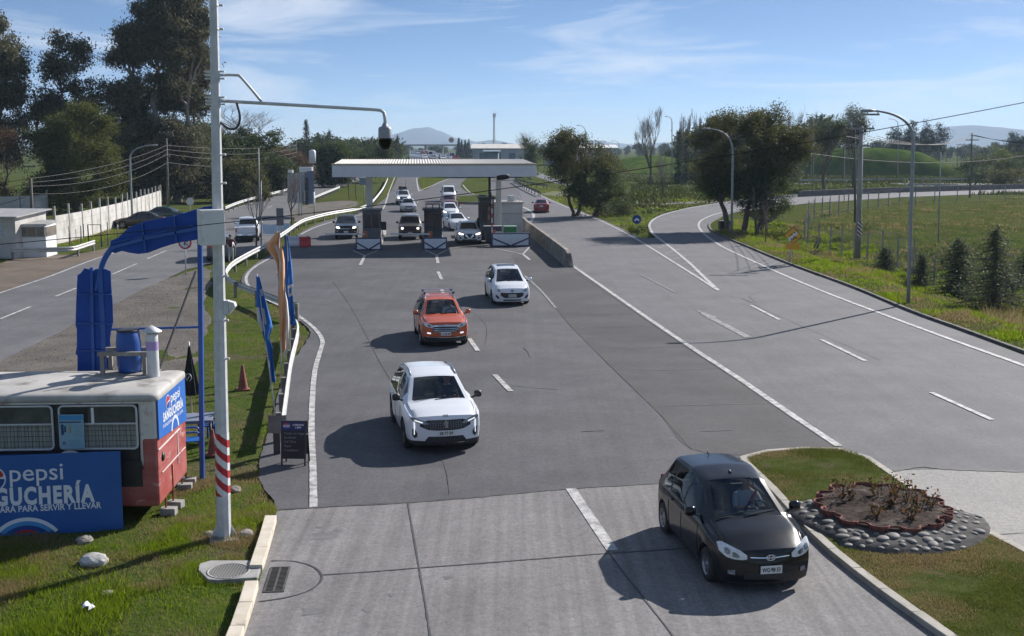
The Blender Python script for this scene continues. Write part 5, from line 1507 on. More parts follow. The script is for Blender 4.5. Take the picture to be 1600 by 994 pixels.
# blue steel frame with the arrow shaped panels (seen from behind)
fy = 24.9
q = G(316, 751); fy = q.y
fr = thing('arrow_sign', 'blue steel frame carrying blue sheet panels shaped like an arrow, behind the bus', 'sign', (q.x, q.y, 0), 0)
FM = mat_of(fr).inverted()
W_ = lambda px_, py_, dy=0: FM @ V(px_, py_, fy + dy)
b = MB(); b.tube([W_(316, 750), W_(312.5, 372), W_(312, 330)], .065, 4, phase=math.pi / 4); b.build('post', M_postblue, fr)
b = MB()
b.bar(W_(157, 420), (W_(157, 420).x, W_(157, 420).y, 0), .1, .1)
b.build('post', M_postblue, fr)
b = MB(); pth = smooth_path([W_(150, 455), W_(158, 420), W_(166, 400), W_(176, 387)], 5); b.tube(pth, .06, 8); b.build('bent_tube', M_postblue, fr)
b = MB(); b.bar(W_(168, 515), W_(316, 511), .035, .045); b.build('cross_bar', M_postblue, fr)
b = MB(); b.bar(W_(306, 424, -.3), (lambda p: Vector((p.x, p.y, 2.7)))(W_(248, 588, -1.4)), .03, .03); b.build('stay', M_dkgrey, fr)
def sheet_panel(outline, name, ribs, thick=.06, bulge=0):
    b = MB()
    b.prism(outline, lambda x, y: W_(x, y, -thick / 2), lambda x, y: W_(x, y, thick / 2))
    o = b.build(name, M_signblue, fr, tri=True, bevel=.012, recalc=True)
    b = MB()
    for (a0, a1, w_) in ribs: b.bar(W_(*a0, -.06), W_(*a1, -.06), .05, w_)
    b.build(name + '_rib', M_postblue, o)
arrow = [(172, 384), (173, 376), (184, 372), (191, 365), (202, 355), (226, 346), (258, 340), (288, 333), (306, 327), (320, 323), (336, 321), (336, 372), (318, 370), (306, 375), (285, 378), (265, 383), (250, 388), (232, 395), (216, 397), (202, 395), (190, 392), (180, 396), (173, 393)]
sheet_panel(arrow, 'arrow_panel', [((172, 388), (225, 373), .07), ((225, 373), (308, 357), .07), ((222, 349), (228, 394), .03), ((272, 337), (276, 380), .03), ((176, 380), (300, 352), .02)])
tall = [(121, 571), (121, 556), (118, 553), (120, 540), (120, 515), (118, 508), (119, 470), (121, 430), (126, 427), (132, 419), (140, 421), (143, 418), (146, 423), (150, 420), (156, 422), (164, 420), (173, 424), (174, 448), (176, 470), (177, 505), (174, 515), (172, 530), (173, 545), (175, 560), (175, 620), (121, 620)]
sheet_panel(tall, 'tall_panel', [((143, 418), (147, 620), .06), ((121, 460), (174, 460), .02), ((121, 505), (176, 506), .02), ((121, 548), (174, 548), .02)])

# ------------------------------------------------------------------ camera mast
q0 = G(350, 842); q1 = V(334, 2, q0.y)
mast = thing('camera_mast', 'tall galvanised octagonal mast with a red and white striped foot', 'mast', tuple(q0))
dm = (q1 - q0) / (q1.z)
at_z = lambda z: Vector((dm.x * z, dm.y * z, z))
rad_z = lambda z: .135 - .0065 * z
b = MB(); b.tube([at_z(z) for z in (0, 2, 4, 6, 8, 10.8)], [rad_z(z) for z in (0, 2, 4, 6, 8, 10.8)], 8, phase=.2)
for k in range(len(b.sm)): b.sm[k] = False
b.build('pole', M_galv, mast)
b = MB(); b.box((0, 0, .02), (.5, .5, .04), rz=.3)
for a in range(4):
    Mr = Matrix.Rotation(a * math.pi / 2 + .3, 3, 'Z')
    pr = [(.08, .04), (.24, .04), (.1, .34)]
    b.prism(pr, lambda x, z: Mr @ Vector((x, -.012, z)), lambda x, z: Mr @ Vector((x, .012, z)))
b.build('base_plate', M_galv, mast)
b = MB()
z = .98
zlo, zhi = .84, 2.02
n = 10
for k in range(n):                                 # wrapped striped sleeve
    za, zb2 = zlo + (zhi - zlo) * k / n, zlo + (zhi - zlo) * (k + 1) / n
    for f in range(8):
        a0, a1 = 2 * math.pi * f / 8 + .2, 2 * math.pi * (f + 1) / 8 + .2
        sub = 3
        for s_ in range(sub):
            z0, z1 = za + (zb2 - za) * s_ / sub, za + (zb2 - za) * (s_ + 1) / sub
            slope = .16
            r_ = rad_z((za + zb2) / 2) + .004
            c0, c1 = at_z(z0), at_z(z1)
            # slanting stripes: shift along the angle
            A_ = [(c0 + Vector((r_ * math.cos(a0), r_ * math.sin(a0), 0))), (c0 + Vector((r_ * math.cos(a1), r_ * math.sin(a1), 0))), (c1 + Vector((r_ * math.cos(a1), r_ * math.sin(a1), 0))), (c1 + Vector((r_ * math.cos(a0), r_ * math.sin(a0), 0)))]
            b.add(A_, [(0, 1, 2, 3)])
def stripemat(name, period, ca, cb, slope):
    m, nt, bb = newmat(name)
    N, L = nt.nodes, nt.links
    tc = N.new('ShaderNodeTexCoord'); sx = N.new('ShaderNodeSeparateXYZ'); L.new(tc.outputs['Object'], sx.inputs[0])
    def mth(op, a, c):
        k = N.new('ShaderNodeMath'); k.operation = op
        for i, v in enumerate((a, c)):
            if isinstance(v, (int, float)): k.inputs[i].default_value = v
            elif v is not None: L.new(v, k.inputs[i])
        return k.outputs[0]
    s = mth('ADD', sx.outputs['Z'], mth('MULTIPLY', sx.outputs['X'], slope))
    f = mth('GREATER_THAN', mth('FRACT', mth('DIVIDE', s, period), None), .5)
    mx = N.new('ShaderNodeMixRGB'); L.new(f, mx.inputs['Fac']); mx.inputs['Color1'].default_value = c4(ca); mx.inputs['Color2'].default_value = c4(cb)
    L.new(mx.outputs['Color'], bb.inputs['Base Color']); bb.inputs['Roughness'].default_value = .45
    return m
b.build('striped_sleeve', stripemat('red white stripes', .29, (.68, .68, .68), (.42, .015, .025), .95), mast)
za, zc = 7.98, 8.42
b = MB(); arm_end = V(597, 171.5, q0.y) - q0
pa = [at_z(za) + Vector((.05, 0, 0))] + [Vector((arm_end.x - .12, 0, arm_end.z))]
pa += [Vector((arm_end.x - .03, 0, arm_end.z - .01)), Vector((arm_end.x + .03, 0, arm_end.z - .05)), Vector((arm_end.x + .05, 0, arm_end.z - .16)), Vector((arm_end.x + .045, 0, arm_end.z - .26))]
b.tube(pa, .03, 10); b.build('arm', M_galv, mast)
b = MB(); b.tube(smooth_path([at_z(zc) + Vector((.05, 0, 0)), at_z(zc) + Vector((.36, 0, 0)), at_z(zc) + Vector((.46, 0, -.05)), Vector((.95, 0, za - .01))], 5), .025, 8); b.build('brace', M_galv, mast)
for zz in (za, zc):
    b = MB(); p = at_z(zz); b.box(p, (.34, .1, .04)); b.box(p + Vector((0, 0, .06)), (.34, .1, .025)); b.box(p - Vector((0, 0, .06)), (.34, .1, .025))
    for s in (-.15, .15): b.tube([p + Vector((s, -.1, 0)), p + Vector((s, .1, 0))], .014, 6)
    b.build('clamp', M_galv, mast)
b = MB(); b.tube(smooth_path([at_z(za) + Vector((.36, 0, -.02)), at_z(7.7) + Vector((.42, 0, 0)), at_z(7.52) + Vector((.36, 0, 0)), at_z(7.5) + Vector((.22, 0, 0)), at_z(7.62) + Vector((.06, 0, 0))], 6), .022, 7); b.build('cable', M_dkgrey, mast)
for zz in (9.6, 7.05, 6.55, 4.9, 4.1, 3.4, 9.2):
    b = MB(); p = at_z(zz); b.lathe([(rad_z(zz) + .006, -.018), (rad_z(zz) + .012, 0), (rad_z(zz) + .006, .018)], 8, p); b.tube([p + Vector((.1, -.03, 0)), p + Vector((.17, -.04, 0))], .02, 8); b.build('strap', M_galv, mast)
cd = Vector((arm_end.x + .045, 0, arm_end.z - .26)) + q0
t = thing('security_camera', 'grey and black dome camera hanging from the mast arm', 'camera', (cd.x, cd.y, cd.z - .40), 0)
b = MB(); b.lathe([(.001, .42), (.045, .42), (.05, .38), (.10, .36), (.118, .33), (.12, .2), (.124, .18), (.124, .165)], 24); b.build('housing', mat('camera grey', (.27, .29, .31), rough=.45), t)
b = MB(); b.lathe([(.112, .17), (.112, .09), (.1, .03), (.07, -.02), (.04, -.035), (.001, -.04)], 24); b.build('dome', mat('black dome', (.004, .004, .005), rough=.12, spec=.25), t)
q = V(330, 355, q0.y - .22)
t = thing('equipment_cabinet', 'white equipment cabinet strapped to the mast below the arrow panel', 'cabinet', (q.x, q.y, q.z), R(24))
b = MB(); b.box((0, 0, 0), (.42, .36, .62)); b.build('body', M_steelw, t, bevel=.008)
b = MB(); b.box((0, -.187, 0), (.40, .012, .59)); b.build('door', M_steelw, t, bevel=.004)
b = MB()
for zz in (-.2, .2): b.box((-.17, -.196, zz), (.02, .02, .06))
b.build('hinge', M_galv, t)
p = q0 + at_z(4.33) 
t = thing('loudspeaker', 'small grey horn speaker fixed low on the mast', 'loudspeaker', (p.x + .16, p.y, p.z), 0)
b = MB(); b.box((-.03, 0, 0), (.09, .14, .26)); b.build('case', M_galv, t, bevel=.012)
b = MB(); b.prism([(.02, .12), (.02, -.12), (.14, .02), (.12, .09)], lambda x, z: (x, -.08, z), lambda x, z: (x, .08, z)); b.build('horn', M_galv, t, bevel=.008, recalc=True)
# ------------------------------------------------------------------ roadside furniture
M_rail = mat('guardrail steel', (.40, .40, .385), (.52, .52, .50), 1.5, .45, metal=.25, c3=(.32, .30, .27), s3=1.0, p3=(.6, .8))
M_post = mat('rail post', (.16, .15, .14), (.25, .24, .22), 3, .7)
M_cable = mat('black cable', (.012, .012, .012), rough=.7)
def W_rail(b, P, z, side, mi=0, h=.31):
    prof = [(0, -h / 2), (.055, -h / 2 + .045), (.055, -h / 2 + .085), (0, -.03), (0, .03), (.055, h / 2 - .085), (.055, h / 2 - .045), (0, h / 2)]
    rows = []
    for i, p in enumerate(P):
        d = P[min(i + 1, len(P) - 1)] - P[max(i - 1, 0)]; d.z = 0; d.normalize(); n = Vector((-d.y, d.x, 0)) * side
        rows.append([Vector((p.x, p.y, 0)) + n * o + Vector((0, 0, z + k)) for o, k in prof])
    b.grid(rows, mi, True)
    rows2 = [[q - (Vector((0, 0, 0))) for q in r] for r in rows]
    # a second skin behind gives the sheet its thickness
    out = []
    for i, p in enumerate(P):
        d = P[min(i + 1, len(P) - 1)] - P[max(i - 1, 0)]; d.z = 0; d.normalize(); n = Vector((-d.y, d.x, 0)) * side
        out.append([q - n * .012 for q in rows[i]])
    b.grid(out, mi, True, flip=True)
    for r0, r1 in ((0, 0), (-1, -1)):
        m = len(prof); b.add(rows[r0] + out[r0], [(k, k + 1, m + k + 1, m + k) for k in range(m - 1)], mi)
def guardrail(label, pts, z=.62, side=1, step=3.8, rail_m=None, smooth=True, tops=None, group='roadside guardrails', stub=None):
    P = smooth_path([Vector(p) for p in pts], 6) if smooth and len(pts) > 2 else [Vector(p) for p in pts]
    P = resample(P, .7)
    t = thing('guardrail', label, 'guardrail', (P[0].x, P[0].y, 0), 0, group)
    b = MB(); W_rail(b, P, z, side); b.build('rail', rail_m or M_rail, t, world=True)
    Q = resample(P, step)
    for p in Q:
        i = min(range(len(P)), key=lambda k: (P[k] - p).length)
        d = P[min(i + 1, len(P) - 1)] - P[max(i - 1, 0)]; d.z = 0; d.normalize(); n = Vector((-d.y, d.x, 0)) * side
        b = MB(); c_ = p - n * .11; b.box((c_.x, c_.y, (z + .12) / 2), (.14, .12, z + .14), rz=math.atan2(d.y, d.x)); c_ = p - n * .035; b.box((c_.x, c_.y, z), (.1, .06, .2), rz=math.atan2(d.y, d.x))
        b.build('post', M_post, t, world=True)
    return t
Zr = .62
guardrail('long curved steel guardrail between the side road and the toll lanes', [G(x, y, Zr) for x, y in ((606, 279), (600, 292), (590, 306), (576, 320), (556, 327), (520, 333), (490, 340), (470, 347), (445, 364), (420, 381), (390, 397), (366, 411), (355, 422), (353, 430), (360, 438), (380, 448), (400, 456), (432, 468), (452, 477), (466, 478.5))], side=1)
guardrail('steel guardrail behind the flags beside the chalkboard', [G(x, y, Zr) for x, y in ((462, 505), (465, 515), (463, 530), (458, 550), (453, 572), (449, 600), (445, 630), (441, 660))], side=1, step=2.2)
q = G(434, 712); t = thing('rail_terminal', 'dark flared end plate of a guardrail behind the chalkboard', 'guardrail end', tuple(q), .1)
b = MB(); b.grid([[( -.2 + .42 * u, -.05 * math.sin(u * 3), .55 + .42 * v) for u in np.linspace(0, 1, 6)] for v in (0, 1)]); b.grid([[( -.2 + .42 * u, -.05 * math.sin(u * 3) + .02, .55 + .42 * v) for u in np.linspace(0, 1, 6)] for v in (0, 1)], flip=True); b.build('plate', M_post, t)
for x in (-.02,): 
    b = MB(); b.box((x, .1, .35), (.16, .1, .7)); b.build('post', M_dkgrey, t, bevel=.005)
guardrail('short steel guardrail in front of the white shed on the far side of the road', [G(x, y, Zr) for x, y in ((18, 391), (60, 391), (116, 389), (148, 378.5))], side=-1, smooth=False, step=5)
guardrail('pale guardrail along the far edge of the side road below the trees', [G(x, y, Zr) for x, y in ((352, 325), (375, 316), (410, 306), (446, 297), (490, 284), (540, 270))], side=-1, step=4)
guardrail('distant guardrail along the grassy strip by the side road', [G(x, y, .7) for x, y in ((488, 309), (500, 304), (515, 298), (531, 291.5))], side=-1, step=2.0)
guardrail('dark guardrail in front of the grass island beyond the toll', [G(x, y, Zr) for x, y in ((716, 317), (742, 318), (768, 317))], side=-1, step=4, rail_m=M_post)
guardrail('dark guardrail of the bridge ramp right of the toll', [G(x, y, Zr) for x, y in ((803, 281), (815, 288), (830, 295), (845, 301))], side=1, step=5, rail_m=M_post)
guardrail('second dark guardrail above the bridge ramp', [G(x, y, Zr) for x, y in ((806, 280), (830, 286), (856, 290))], side=1, step=5, rail_m=M_post)

# flags
def clothmat(name, c, c2):
    m = leafmat('flag ' + name, c, c2, .35, .8); return m
M_fblue, M_forange, M_fwhite = mat('flag blue', (.02, .12, .42), (.03, .18, .52), 4, .8), mat('flag orange', (.72, .36, .17), (.78, .44, .24), 4, .8), mat('flag white', (.6, .58, .55), (.7, .68, .64), 4, .8)
def flag(label, base, top, cloth, mat_list, spans, band=None, seed=0, group='feather flags by the road'):
    """cloth: rows (px left, px right, py) from the top down; hangs in folds round the pole"""
    r = random.Random(seed)
    q = G(*base); t = thing('feather_flag', label, 'flag', tuple(q), 0, group)
    Mi = mat_of(t).inverted()
    tp = V(top[0], top[1], q.y)
    b = MB(); b.tube([Vector((0, 0, 0)), Mi @ tp], [.022, .010], 7); b.build('pole', M_steelw, t)
    rows = []
    n = 15
    ctl = [(V(l, y, q.y), V(r_, y, q.y)) for l, r_, y in cloth]
    fine_ = np.linspace(0, len(ctl) - 1, len(ctl) * 5)
    for f in fine_:
        i = min(int(f), len(ctl) - 2); u = f - i
        A = ctl[i][0].lerp(ctl[i + 1][0], u); B = ctl[i][1].lerp(ctl[i + 1][1], u)
        w = (B - A).length
        rows.append([Mi @ (A.lerp(B, s) + Vector((0, .5 * w * math.sin(s * 7 + f * 1.3 + seed) * .55 + .03 * math.sin(s * 17 + f), .02 * math.sin(9 * s)))) for s in np.linspace(0, 1, n)])
    b = MB(); b.grid(rows)
    for k in range(len(b.f)):
        i, j = divmod(k, n - 1); s = j / (n - 2); f = i / (len(rows) - 2)
        for (s0, s1, f0, f1, m_) in (band or []):
            if s0 <= s <= s1 and f0 <= f <= f1: b.m[k] = m_
    o = b.build('cloth', mat_list, t)
    so = o.modifiers.new('thickness', 'SOLIDIFY'); so.thickness = .004
    return t
flag('blue feather flag lowest and nearest the road camera mast', (433, 672), (402, 428), [(400, 405, 432), (400, 410, 450), (401, 416, 470), (403, 424, 500), (408, 425, 513), (412, 420, 528), (416, 426, 545), (421, 428, 565), (425, 431, 598)], [M_fblue, M_fwhite], None, [(.25, .6, .28, .42, 1), (.0, .2, .3, .55, 1), (.6, .9, .12, .2, 1)], 1)
flag('orange feather flag with a flared top, tallest of the flags', (440, 606), (436, 362), [(433, 437, 362), (414, 441, 384), (420, 443, 392), (432, 444, 410), (435, 444, 440), (434, 446, 470), (437, 448, 500), (438, 447, 530), (441, 446, 548)], [M_forange, M_fwhite], None, [(.5, .62, .1, .42, 1)], 2)
flag('white feather flag hanging between the orange flag and the blue flag', (446, 596), (440, 425), [(432, 436, 425), (436, 443, 445), (440, 449, 470), (444, 451, 500), (444, 451, 530), (446, 450, 552)], [M_fwhite], None, [], 3)
flag('blue feather flag behind the orange flag, hanging straight down', (455, 584), (448, 366), [(446, 450, 368), (444, 453, 390), (445, 456, 420), (445, 457, 445), (449, 458, 470), (451, 461, 490), (450, 463, 508)], [M_fblue, M_fwhite], None, [(.35, 1, .5, .62, 1), (.5, .8, .54, .59, 0), (.55, .7, .05, .25, 1)], 4)
# chalkboard
q = G(439, 729); q2 = G(478, 729.5); bwid = (q2 - q).length
cb = thing('chalkboard', 'black folding chalkboard standing on the asphalt by the white line', 'chalkboard', (q.x, q.y, .02), math.atan2((q2 - q).y, (q2 - q).x))
M_board = mat('chalkboard black', (.012, .013, .016), (.02, .021, .024), 4, .6)
hb = 1.02; lean = .16
CB = lambda x, y, l=0: (x, y * math.sin(lean) - l, y * math.cos(lean))
b = MB(); b.prism([(0, .16), (bwid, .16), (bwid, hb), (0, hb)], lambda x, y: CB(x, y, .012), lambda x, y: CB(x, y, -.012)); b.build('front_panel', M_board, cb, bevel=.003)
b = MB(); back = lambda x, y, l=0: (x + .02, .36 - y * math.sin(lean) * 1.1 - l + .0, y * math.cos(lean))
b.prism([(0, .2), (bwid, .2), (bwid, hb), (0, hb)], lambda x, y: back(x, y, .012), lambda x, y: back(x, y, -.012)); b.build('back_panel', M_board, cb)
for x in (.02, bwid - .02):
    b = MB(); b.bar(CB(x, .0), CB(x, hb), .035, .03); b.build('leg', M_trim, cb)
    b = MB(); b.bar(back(x, .0), back(x, hb), .035, .03); b.build('leg', M_trim, cb)
b = MB(); b.tube([CB(bwid, hb * .7), (bwid + .05, .12, hb * .72), back(bwid, hb * .68)], .012, 5); b.build('brace', M_steelw, cb)
b = MB(); TC = lambda x, y, l=0: CB(x, y, .0145 + l)
b.prism([(.02, .80), (bwid - .02, .80), (bwid - .02, hb - .02), (.02, hb - .02)], lambda x, y: TC(x, y, .002), lambda x, y: TC(x, y, 0)); b.build('header_panel', M_bluedk, cb); b = MB()
n = 24
cx, cy, rr = bwid * .22, .905, .085
b.add([TC(cx + rr * math.cos(a), cy + rr * math.sin(a), .004) for a in np.linspace(0, 2 * math.pi, n, endpoint=False)], [tuple(range(n))], 2)
seg = lambda a0, a1: [(cx + rr * .86 * math.cos(a), cy + rr * .86 * math.sin(a)) for a in np.linspace(R(a0), R(a1), 12)]
b.add([TC(x, y, .006) for x, y in seg(22, 158)], [tuple(range(12))], 1)
b.add([TC(x, y, .006) for x, y in ((cx - .073, cy + .026), (cx - .073, cy - .026), (cx + .073, cy - .026), (cx + .073, cy + .026))], [(0, 1, 2, 3)], 0)
add_text(b, 'PEPSI', lambda x, y: TC(cx + x, cy - .016 + y, .008), .045, .001, mi=2, align='CENTER', fit=.12)
add_text(b, 'ATRÉVETE', lambda x, y: TC(bwid * .68 + x, .91 + y, .004), .055, .0015, align='CENTER', fit=.26)
add_text(b, 'A MÁS', lambda x, y: TC(bwid * .68 + x, .855 + y, .004), .055, .0015, align='CENTER', fit=.14)
for k, s in enumerate(('Todos un mago', 'Sandwich', 'Full Time', 'Papas', 'Completos')):
    add_text(b, s, lambda x, y: TC(.06 + x, .715 - k * .095 + y, .002), .075, -.0012, mi=5, shear=.25)
b.build('lettering', LOGO + [mat('chalk', (.42, .42, .44), rough=.9)], cb)
# cones, parasol, table, chairs
M_cone = mat('faded cone', (.20, .055, .04), (.27, .085, .06), 5, .7)
def cone(label, px_, py_, h):
    q = G(px_, py_); t = thing('traffic_cone', label, 'cone', tuple(q), random.uniform(0, 1), 'faded traffic cones')
    s = h / .7
    b = MB(); b.box((0, 0, .02), (.36 * s, .36 * s, .04)); b.build('base', M_cone, t, bevel=.012)
    b = MB(); b.lathe([(.14 * s, .035), (.035 * s, .68 * s), (.03 * s, .7 * s), (.001, .7 * s)], 20); b.build('body', M_cone, t)
cone('faded red cone on the grass right of the mast', 380, 609, .75)
cone('dark red cone partly behind the mast above its striped foot', 333, 711, .62)
q = G(300, 652); t = thing('parasol', 'folded black parasol standing by the bus end', 'parasol', tuple(q), 0)
M_black = mat('black canvas', (.012, .012, .014), (.02, .02, .022), 8, .85)
b = MB(); b.tube([(0, 0, 0), (0, 0, 2.05)], .022, 8); b.build('pole', M_steelw, t)
b = MB(); rows = []
for z, r_ in ((.62, .19), (.66, .20), (.9, .175), (1.3, .11), (1.7, .05), (1.95, .02), (2.0, .01)):
    rows.append([(r_ * (1 + .22 * math.cos(8 * a)) * math.cos(a), r_ * (1 + .22 * math.cos(8 * a)) * math.sin(a), z) for a in np.linspace(0, 2 * math.pi, 49)])
b.grid(rows); b.build('canopy', M_black, t)
b = MB(); b.tube([(.0 + .075 * math.cos(a), -.165 + .05 * abs(math.sin(a)) * 0, 1.12 + .1 * math.sin(a)) for a in np.linspace(0, 2 * math.pi, 19)], .008, 5); b.bar((-.03, -.17, 1.07), (.03, -.17, 1.17), .008, .02); b.build('emblem', M_lettw, t)
b = MB(); b.lathe([(.25, 0), (.25, .06), (.05, .1), (.001, .1)], 20); b.build('base', M_concgrey, t)
M_pblue = mat('blue plastic', (.015, .10, .36), (.02, .12, .4), 4, .4)
def table(label, px_, py_):
    q = G(px_, py_); t = thing('plastic_table', label, 'table', tuple(q), .2)
    b = MB(); b.box((0, 0, .71), (.85, .85, .03)); b.box((0, 0, .67), (.8, .8, .06)); b.build('tabletop', mat('grey blue table', (.16, .18, .24), (.2, .22, .28), 4, .5), t, bevel=.012)
    for x in (-.36, .36):
        for y in (-.36, .36): b = MB(); b.tube([(x, y, .66), (x * 1.05, y * 1.05, 0)], [.035, .025], 7); b.build('leg', M_trim, t)
def chair(label, px_, py_, rz_):
    q = G(px_, py_); t = thing('plastic_chair', label, 'chair', tuple(q), rz_, 'blue plastic chairs by the bus')
    b = MB(); b.box((0, 0, .43), (.44, .44, .03)); b.build('seat', M_pblue, t, bevel=.012)
    for x in (-.2, .2):
        for y in (-.2, .2): b = MB(); b.tube([(x, y, .43), (x * 1.2, y * 1.2, 0)], [.03, .022], 6); b.build('leg', M_pblue, t)
    b = MB()
    for k in range(5): b.bar((-.22 - .02, -.16 + .08 * k, .44), (-.29, -.16 + .08 * k, .84), .02, .05)
    b.tube(smooth_path([(-.23, -.23, .44), (-.29, -.2, .84), (-.3, 0, .87), (-.29, .2, .84), (-.23, .23, .44)], 4), .024, 6); b.build('backrest', M_pblue, t)
    for s in (1, -1): b = MB(); b.tube(smooth_path([(-.26, s * .23, .64), (.0, s * .26, .66), (.2, s * .25, .63), (.22, s * .22, .43)], 4), .022, 6); b.build('armrest', M_pblue, t)
table('grey blue plastic table beside the bus end under the folded parasol', 307, 697)
chair('blue plastic chair right of the small table', 331, 690, 2.9)
chair('blue plastic chair between the small table and the bus end', 298, 715, .3)

# manhole, drain, stones
q = G(357, 901); mh = thing('manhole_slab', 'concrete slab with a round manhole lid in the grass', 'manhole', (q.x, q.y, 0), 0)
b = MB(); pl = [G(x, y) - q for x, y in ((312, 889), (330, 884), (404, 884), (410, 890), (402, 911), (340, 915), (325, 914), (310, 899))]
b.prism([(p.x, p.y) for p in pl], lambda x, y: (x, y, .10), lambda x, y: (x, y, -.02)); b.build('slab', M_concgrey, mh, bevel=.015, tri=True, recalc=True)
b = MB(); b.lathe([(.36, .085), (.36, .106), (.33, .108), (.33, .104), (.001, .104)], 36)
b.build('lid', mat('cast lid', (.24, .235, .22), (.3, .29, .275), 4, .7), mh)
b = MB()
for k in range(-6, 7):
    L_ = math.sqrt(max(0, .31 ** 2 - (k * .048) ** 2))
    b.box((k * .048, 0, .107), (.016, 2 * L_, .008)); b.box((0, k * .048, .106), (2 * L_, .016, .008))
b.build('lid_lattice', mat('cast lid rib', (.2, .195, .18), rough=.7), mh)
q = G(433, 908); dg_ = thing('drain_grate', 'dark iron drain grate in the concrete beside the pale kerb', 'drain', (q.x, q.y, .026), math.atan2(*[-1 * v for v in (G(442, 889) - G(431, 927)).xy]) * -1 + math.pi)
dw = pxm(q.y) * 30; dl = (G(442, 889) - G(431, 927)).length
b = MB(); b.box((0, 0, .002), (dw, dl, .004)); b.build('pit', M_under, dg_)
b = MB()
for x in (-dw / 2, 0, dw / 2): b.box((x, 0, .008), (.035, dl + .03, .012))
for y in (-dl / 2, dl / 2): b.box((0, y, .009), (dw, .035, .012))
for k in range(1, 19):
    y = -dl / 2 + dl * k / 19
    for s in (-1, 1): b.bar((s * dw * .02, y - s * .0, .007), (s * dw * .48, y + .012, .007), .018, .01)
b.build('grate', mat('iron grate', (.06, .055, .05), (.10, .095, .09), 8, .7, metal=.3), dg_)
M_rock = mat('pale rock', (.30, .29, .27), (.52, .50, .47), 6, .9, bump=.6, bscale=14)
M_rockd = mat('dull rock', (.16, .145, .125), (.28, .26, .23), 6, .9, bump=.6, bscale=14)
def rock(label, px_, py_, s, m, seed, name='rock'):
    r = np.random.default_rng(seed); q = G(px_, py_)
    bm = bmesh.new(); bmesh.ops.create_icosphere(bm, subdivisions=3, radius=1)
    for v in bm.verts:
        k = .75 + .55 * float(fbm(v.co.x * 1.7 + seed, v.co.y * 1.7 + v.co.z * 2.3, 4))
        v.co = v.co * k; v.co.z *= .62; v.co.x *= 1.2
        v.co *= s
    me = bpy.data.meshes.new(name); bm.to_mesh(me); bm.free(); me.materials.append(m)
    o = bpy.data.objects.new(name, me); link(o); o.location = (q.x, q.y, float(terrain(q.x, q.y)) + s * .22); o.rotation_euler = (0, 0, seed)
    return tag(o, label, 'rock', 'rocks in the grass')
rock('largest pale rock in the grass left of the mast foot', 147, 882, .21, M_rock, 3)
rock('dull rock in the grass just under the blue banner corner', 132, 849, .15, M_rockd, 8)
rock('pale rock on bare soil beside the mast foot', 385, 838, .14, M_rockd, 5)
rock('small flat rock on the dry grass right of the mast stripes', 367, 768, .12, M_rockd, 12)
rock('small dull rock halfway down the lower left grass', 168, 930, .09, M_rockd, 17)
rock('low stone at the mast foot on its left', 327, 838, .10, M_rockd, 21)
q = G(135, 958); 
b = MB(); b.grid([[(.0 + .09 * u, .06 * v, .05 + .05 * math.sin(5 * u + 3 * v)) for u in np.linspace(-1, 1, 6)] for v in np.linspace(-1, 1, 5)])
o = b.build('paper_scrap', M_whitepl); o.location = (q.x, q.y, .08); o.rotation_euler = (.3, .5, .7); tag(o, 'crumpled white paper scrap lying in the lower left grass', 'litter')

# ------------------------------------------------------------------ flower bed on the planted island
lawn_in = []
M_lawn = mat('lawn soil', (.04, .058, .016), (.08, .09, .03), 2.5, .95, c3=(.11, .092, .06), s3=1.1, p3=(.58, .72), bump=.5, bscale=20, spec=0)
cen = sum((Vector((p.x, p.y, 0)) for p in island), Vector()) / len(island)
b = MB(); ring = []
ring_in = []
m_ = len(island)
for i, p in enumerate(island):
    d = island[(i + 1) % m_] - island[i - 1]; d.z = 0; d.normalize(); n = Vector((-d.y, d.x, 0))
    sgn = -1 if sum((a.x * c_.y - c_.x * a.y) for a, c_ in zip(island, island[1:] + island[:1])) < 0 else 1
    ring_in.append(p + n * sgn * .165)
b.add([(p.x, p.y, .115) for p in ring_in], [tuple(range(m_))])
o = b.build('lawn', M_lawn, tri=True); o['kind'] = 'structure'
for p in o.data.polygons:
    if p.normal.z < 0: p.flip()
bc = G(1378, 797, .2)
ex, ey = (G(1475, 797, .2) - G(1282, 797, .2)).length / 2, (G(1378, 757, .2).y - G(1378, 826, .2).y) / 2
bed = thing('flower_bed', 'oval flower bed ringed with terracotta tiles and set cobbles on the grass island', 'flower bed', (bc.x, bc.y, .11), R(-14))
M_soil = mat('bed soil', (.03, .022, .018), (.07, .054, .046), 7, .95, bump=1.0, bscale=18, c3=(.11, .095, .08), s3=3, p3=(.58, .7), spec=.05)
M_terra = mat('terracotta', (.15, .055, .042), (.24, .10, .08), 5, .85, bump=.2, spec=.2, c3=(.09, .06, .05), s3=3, p3=(.6, .72))
M_mortar = mat('cobble mortar', (.07, .067, .064), (.125, .12, .113), 6, .95, spec=.1, bump=.6, bscale=25)
M_cob = mat('river cobble', (.12, .115, .108), (.26, .245, .23), 3, .7, bump=.3, c3=(.09, .088, .085), s3=2, spec=.25)
el = lambda a, k=1.0, o_=0.0: (ex * k * math.cos(a) + o_ * math.cos(a), ey * k * math.sin(a) + o_ * math.sin(a))
b = MB(); rows = []
for k in np.linspace(0, 1, 8):
    rows.append([(*el(a, k), .16 + .05 * (1 - k) + .05 * float(fbm(el(a, k)[0] * 3 + 9, el(a, k)[1] * 3)) ) for a in np.linspace(0, 2 * math.pi, 41)])
b.grid(rows); b.build('soil', M_soil, bed)
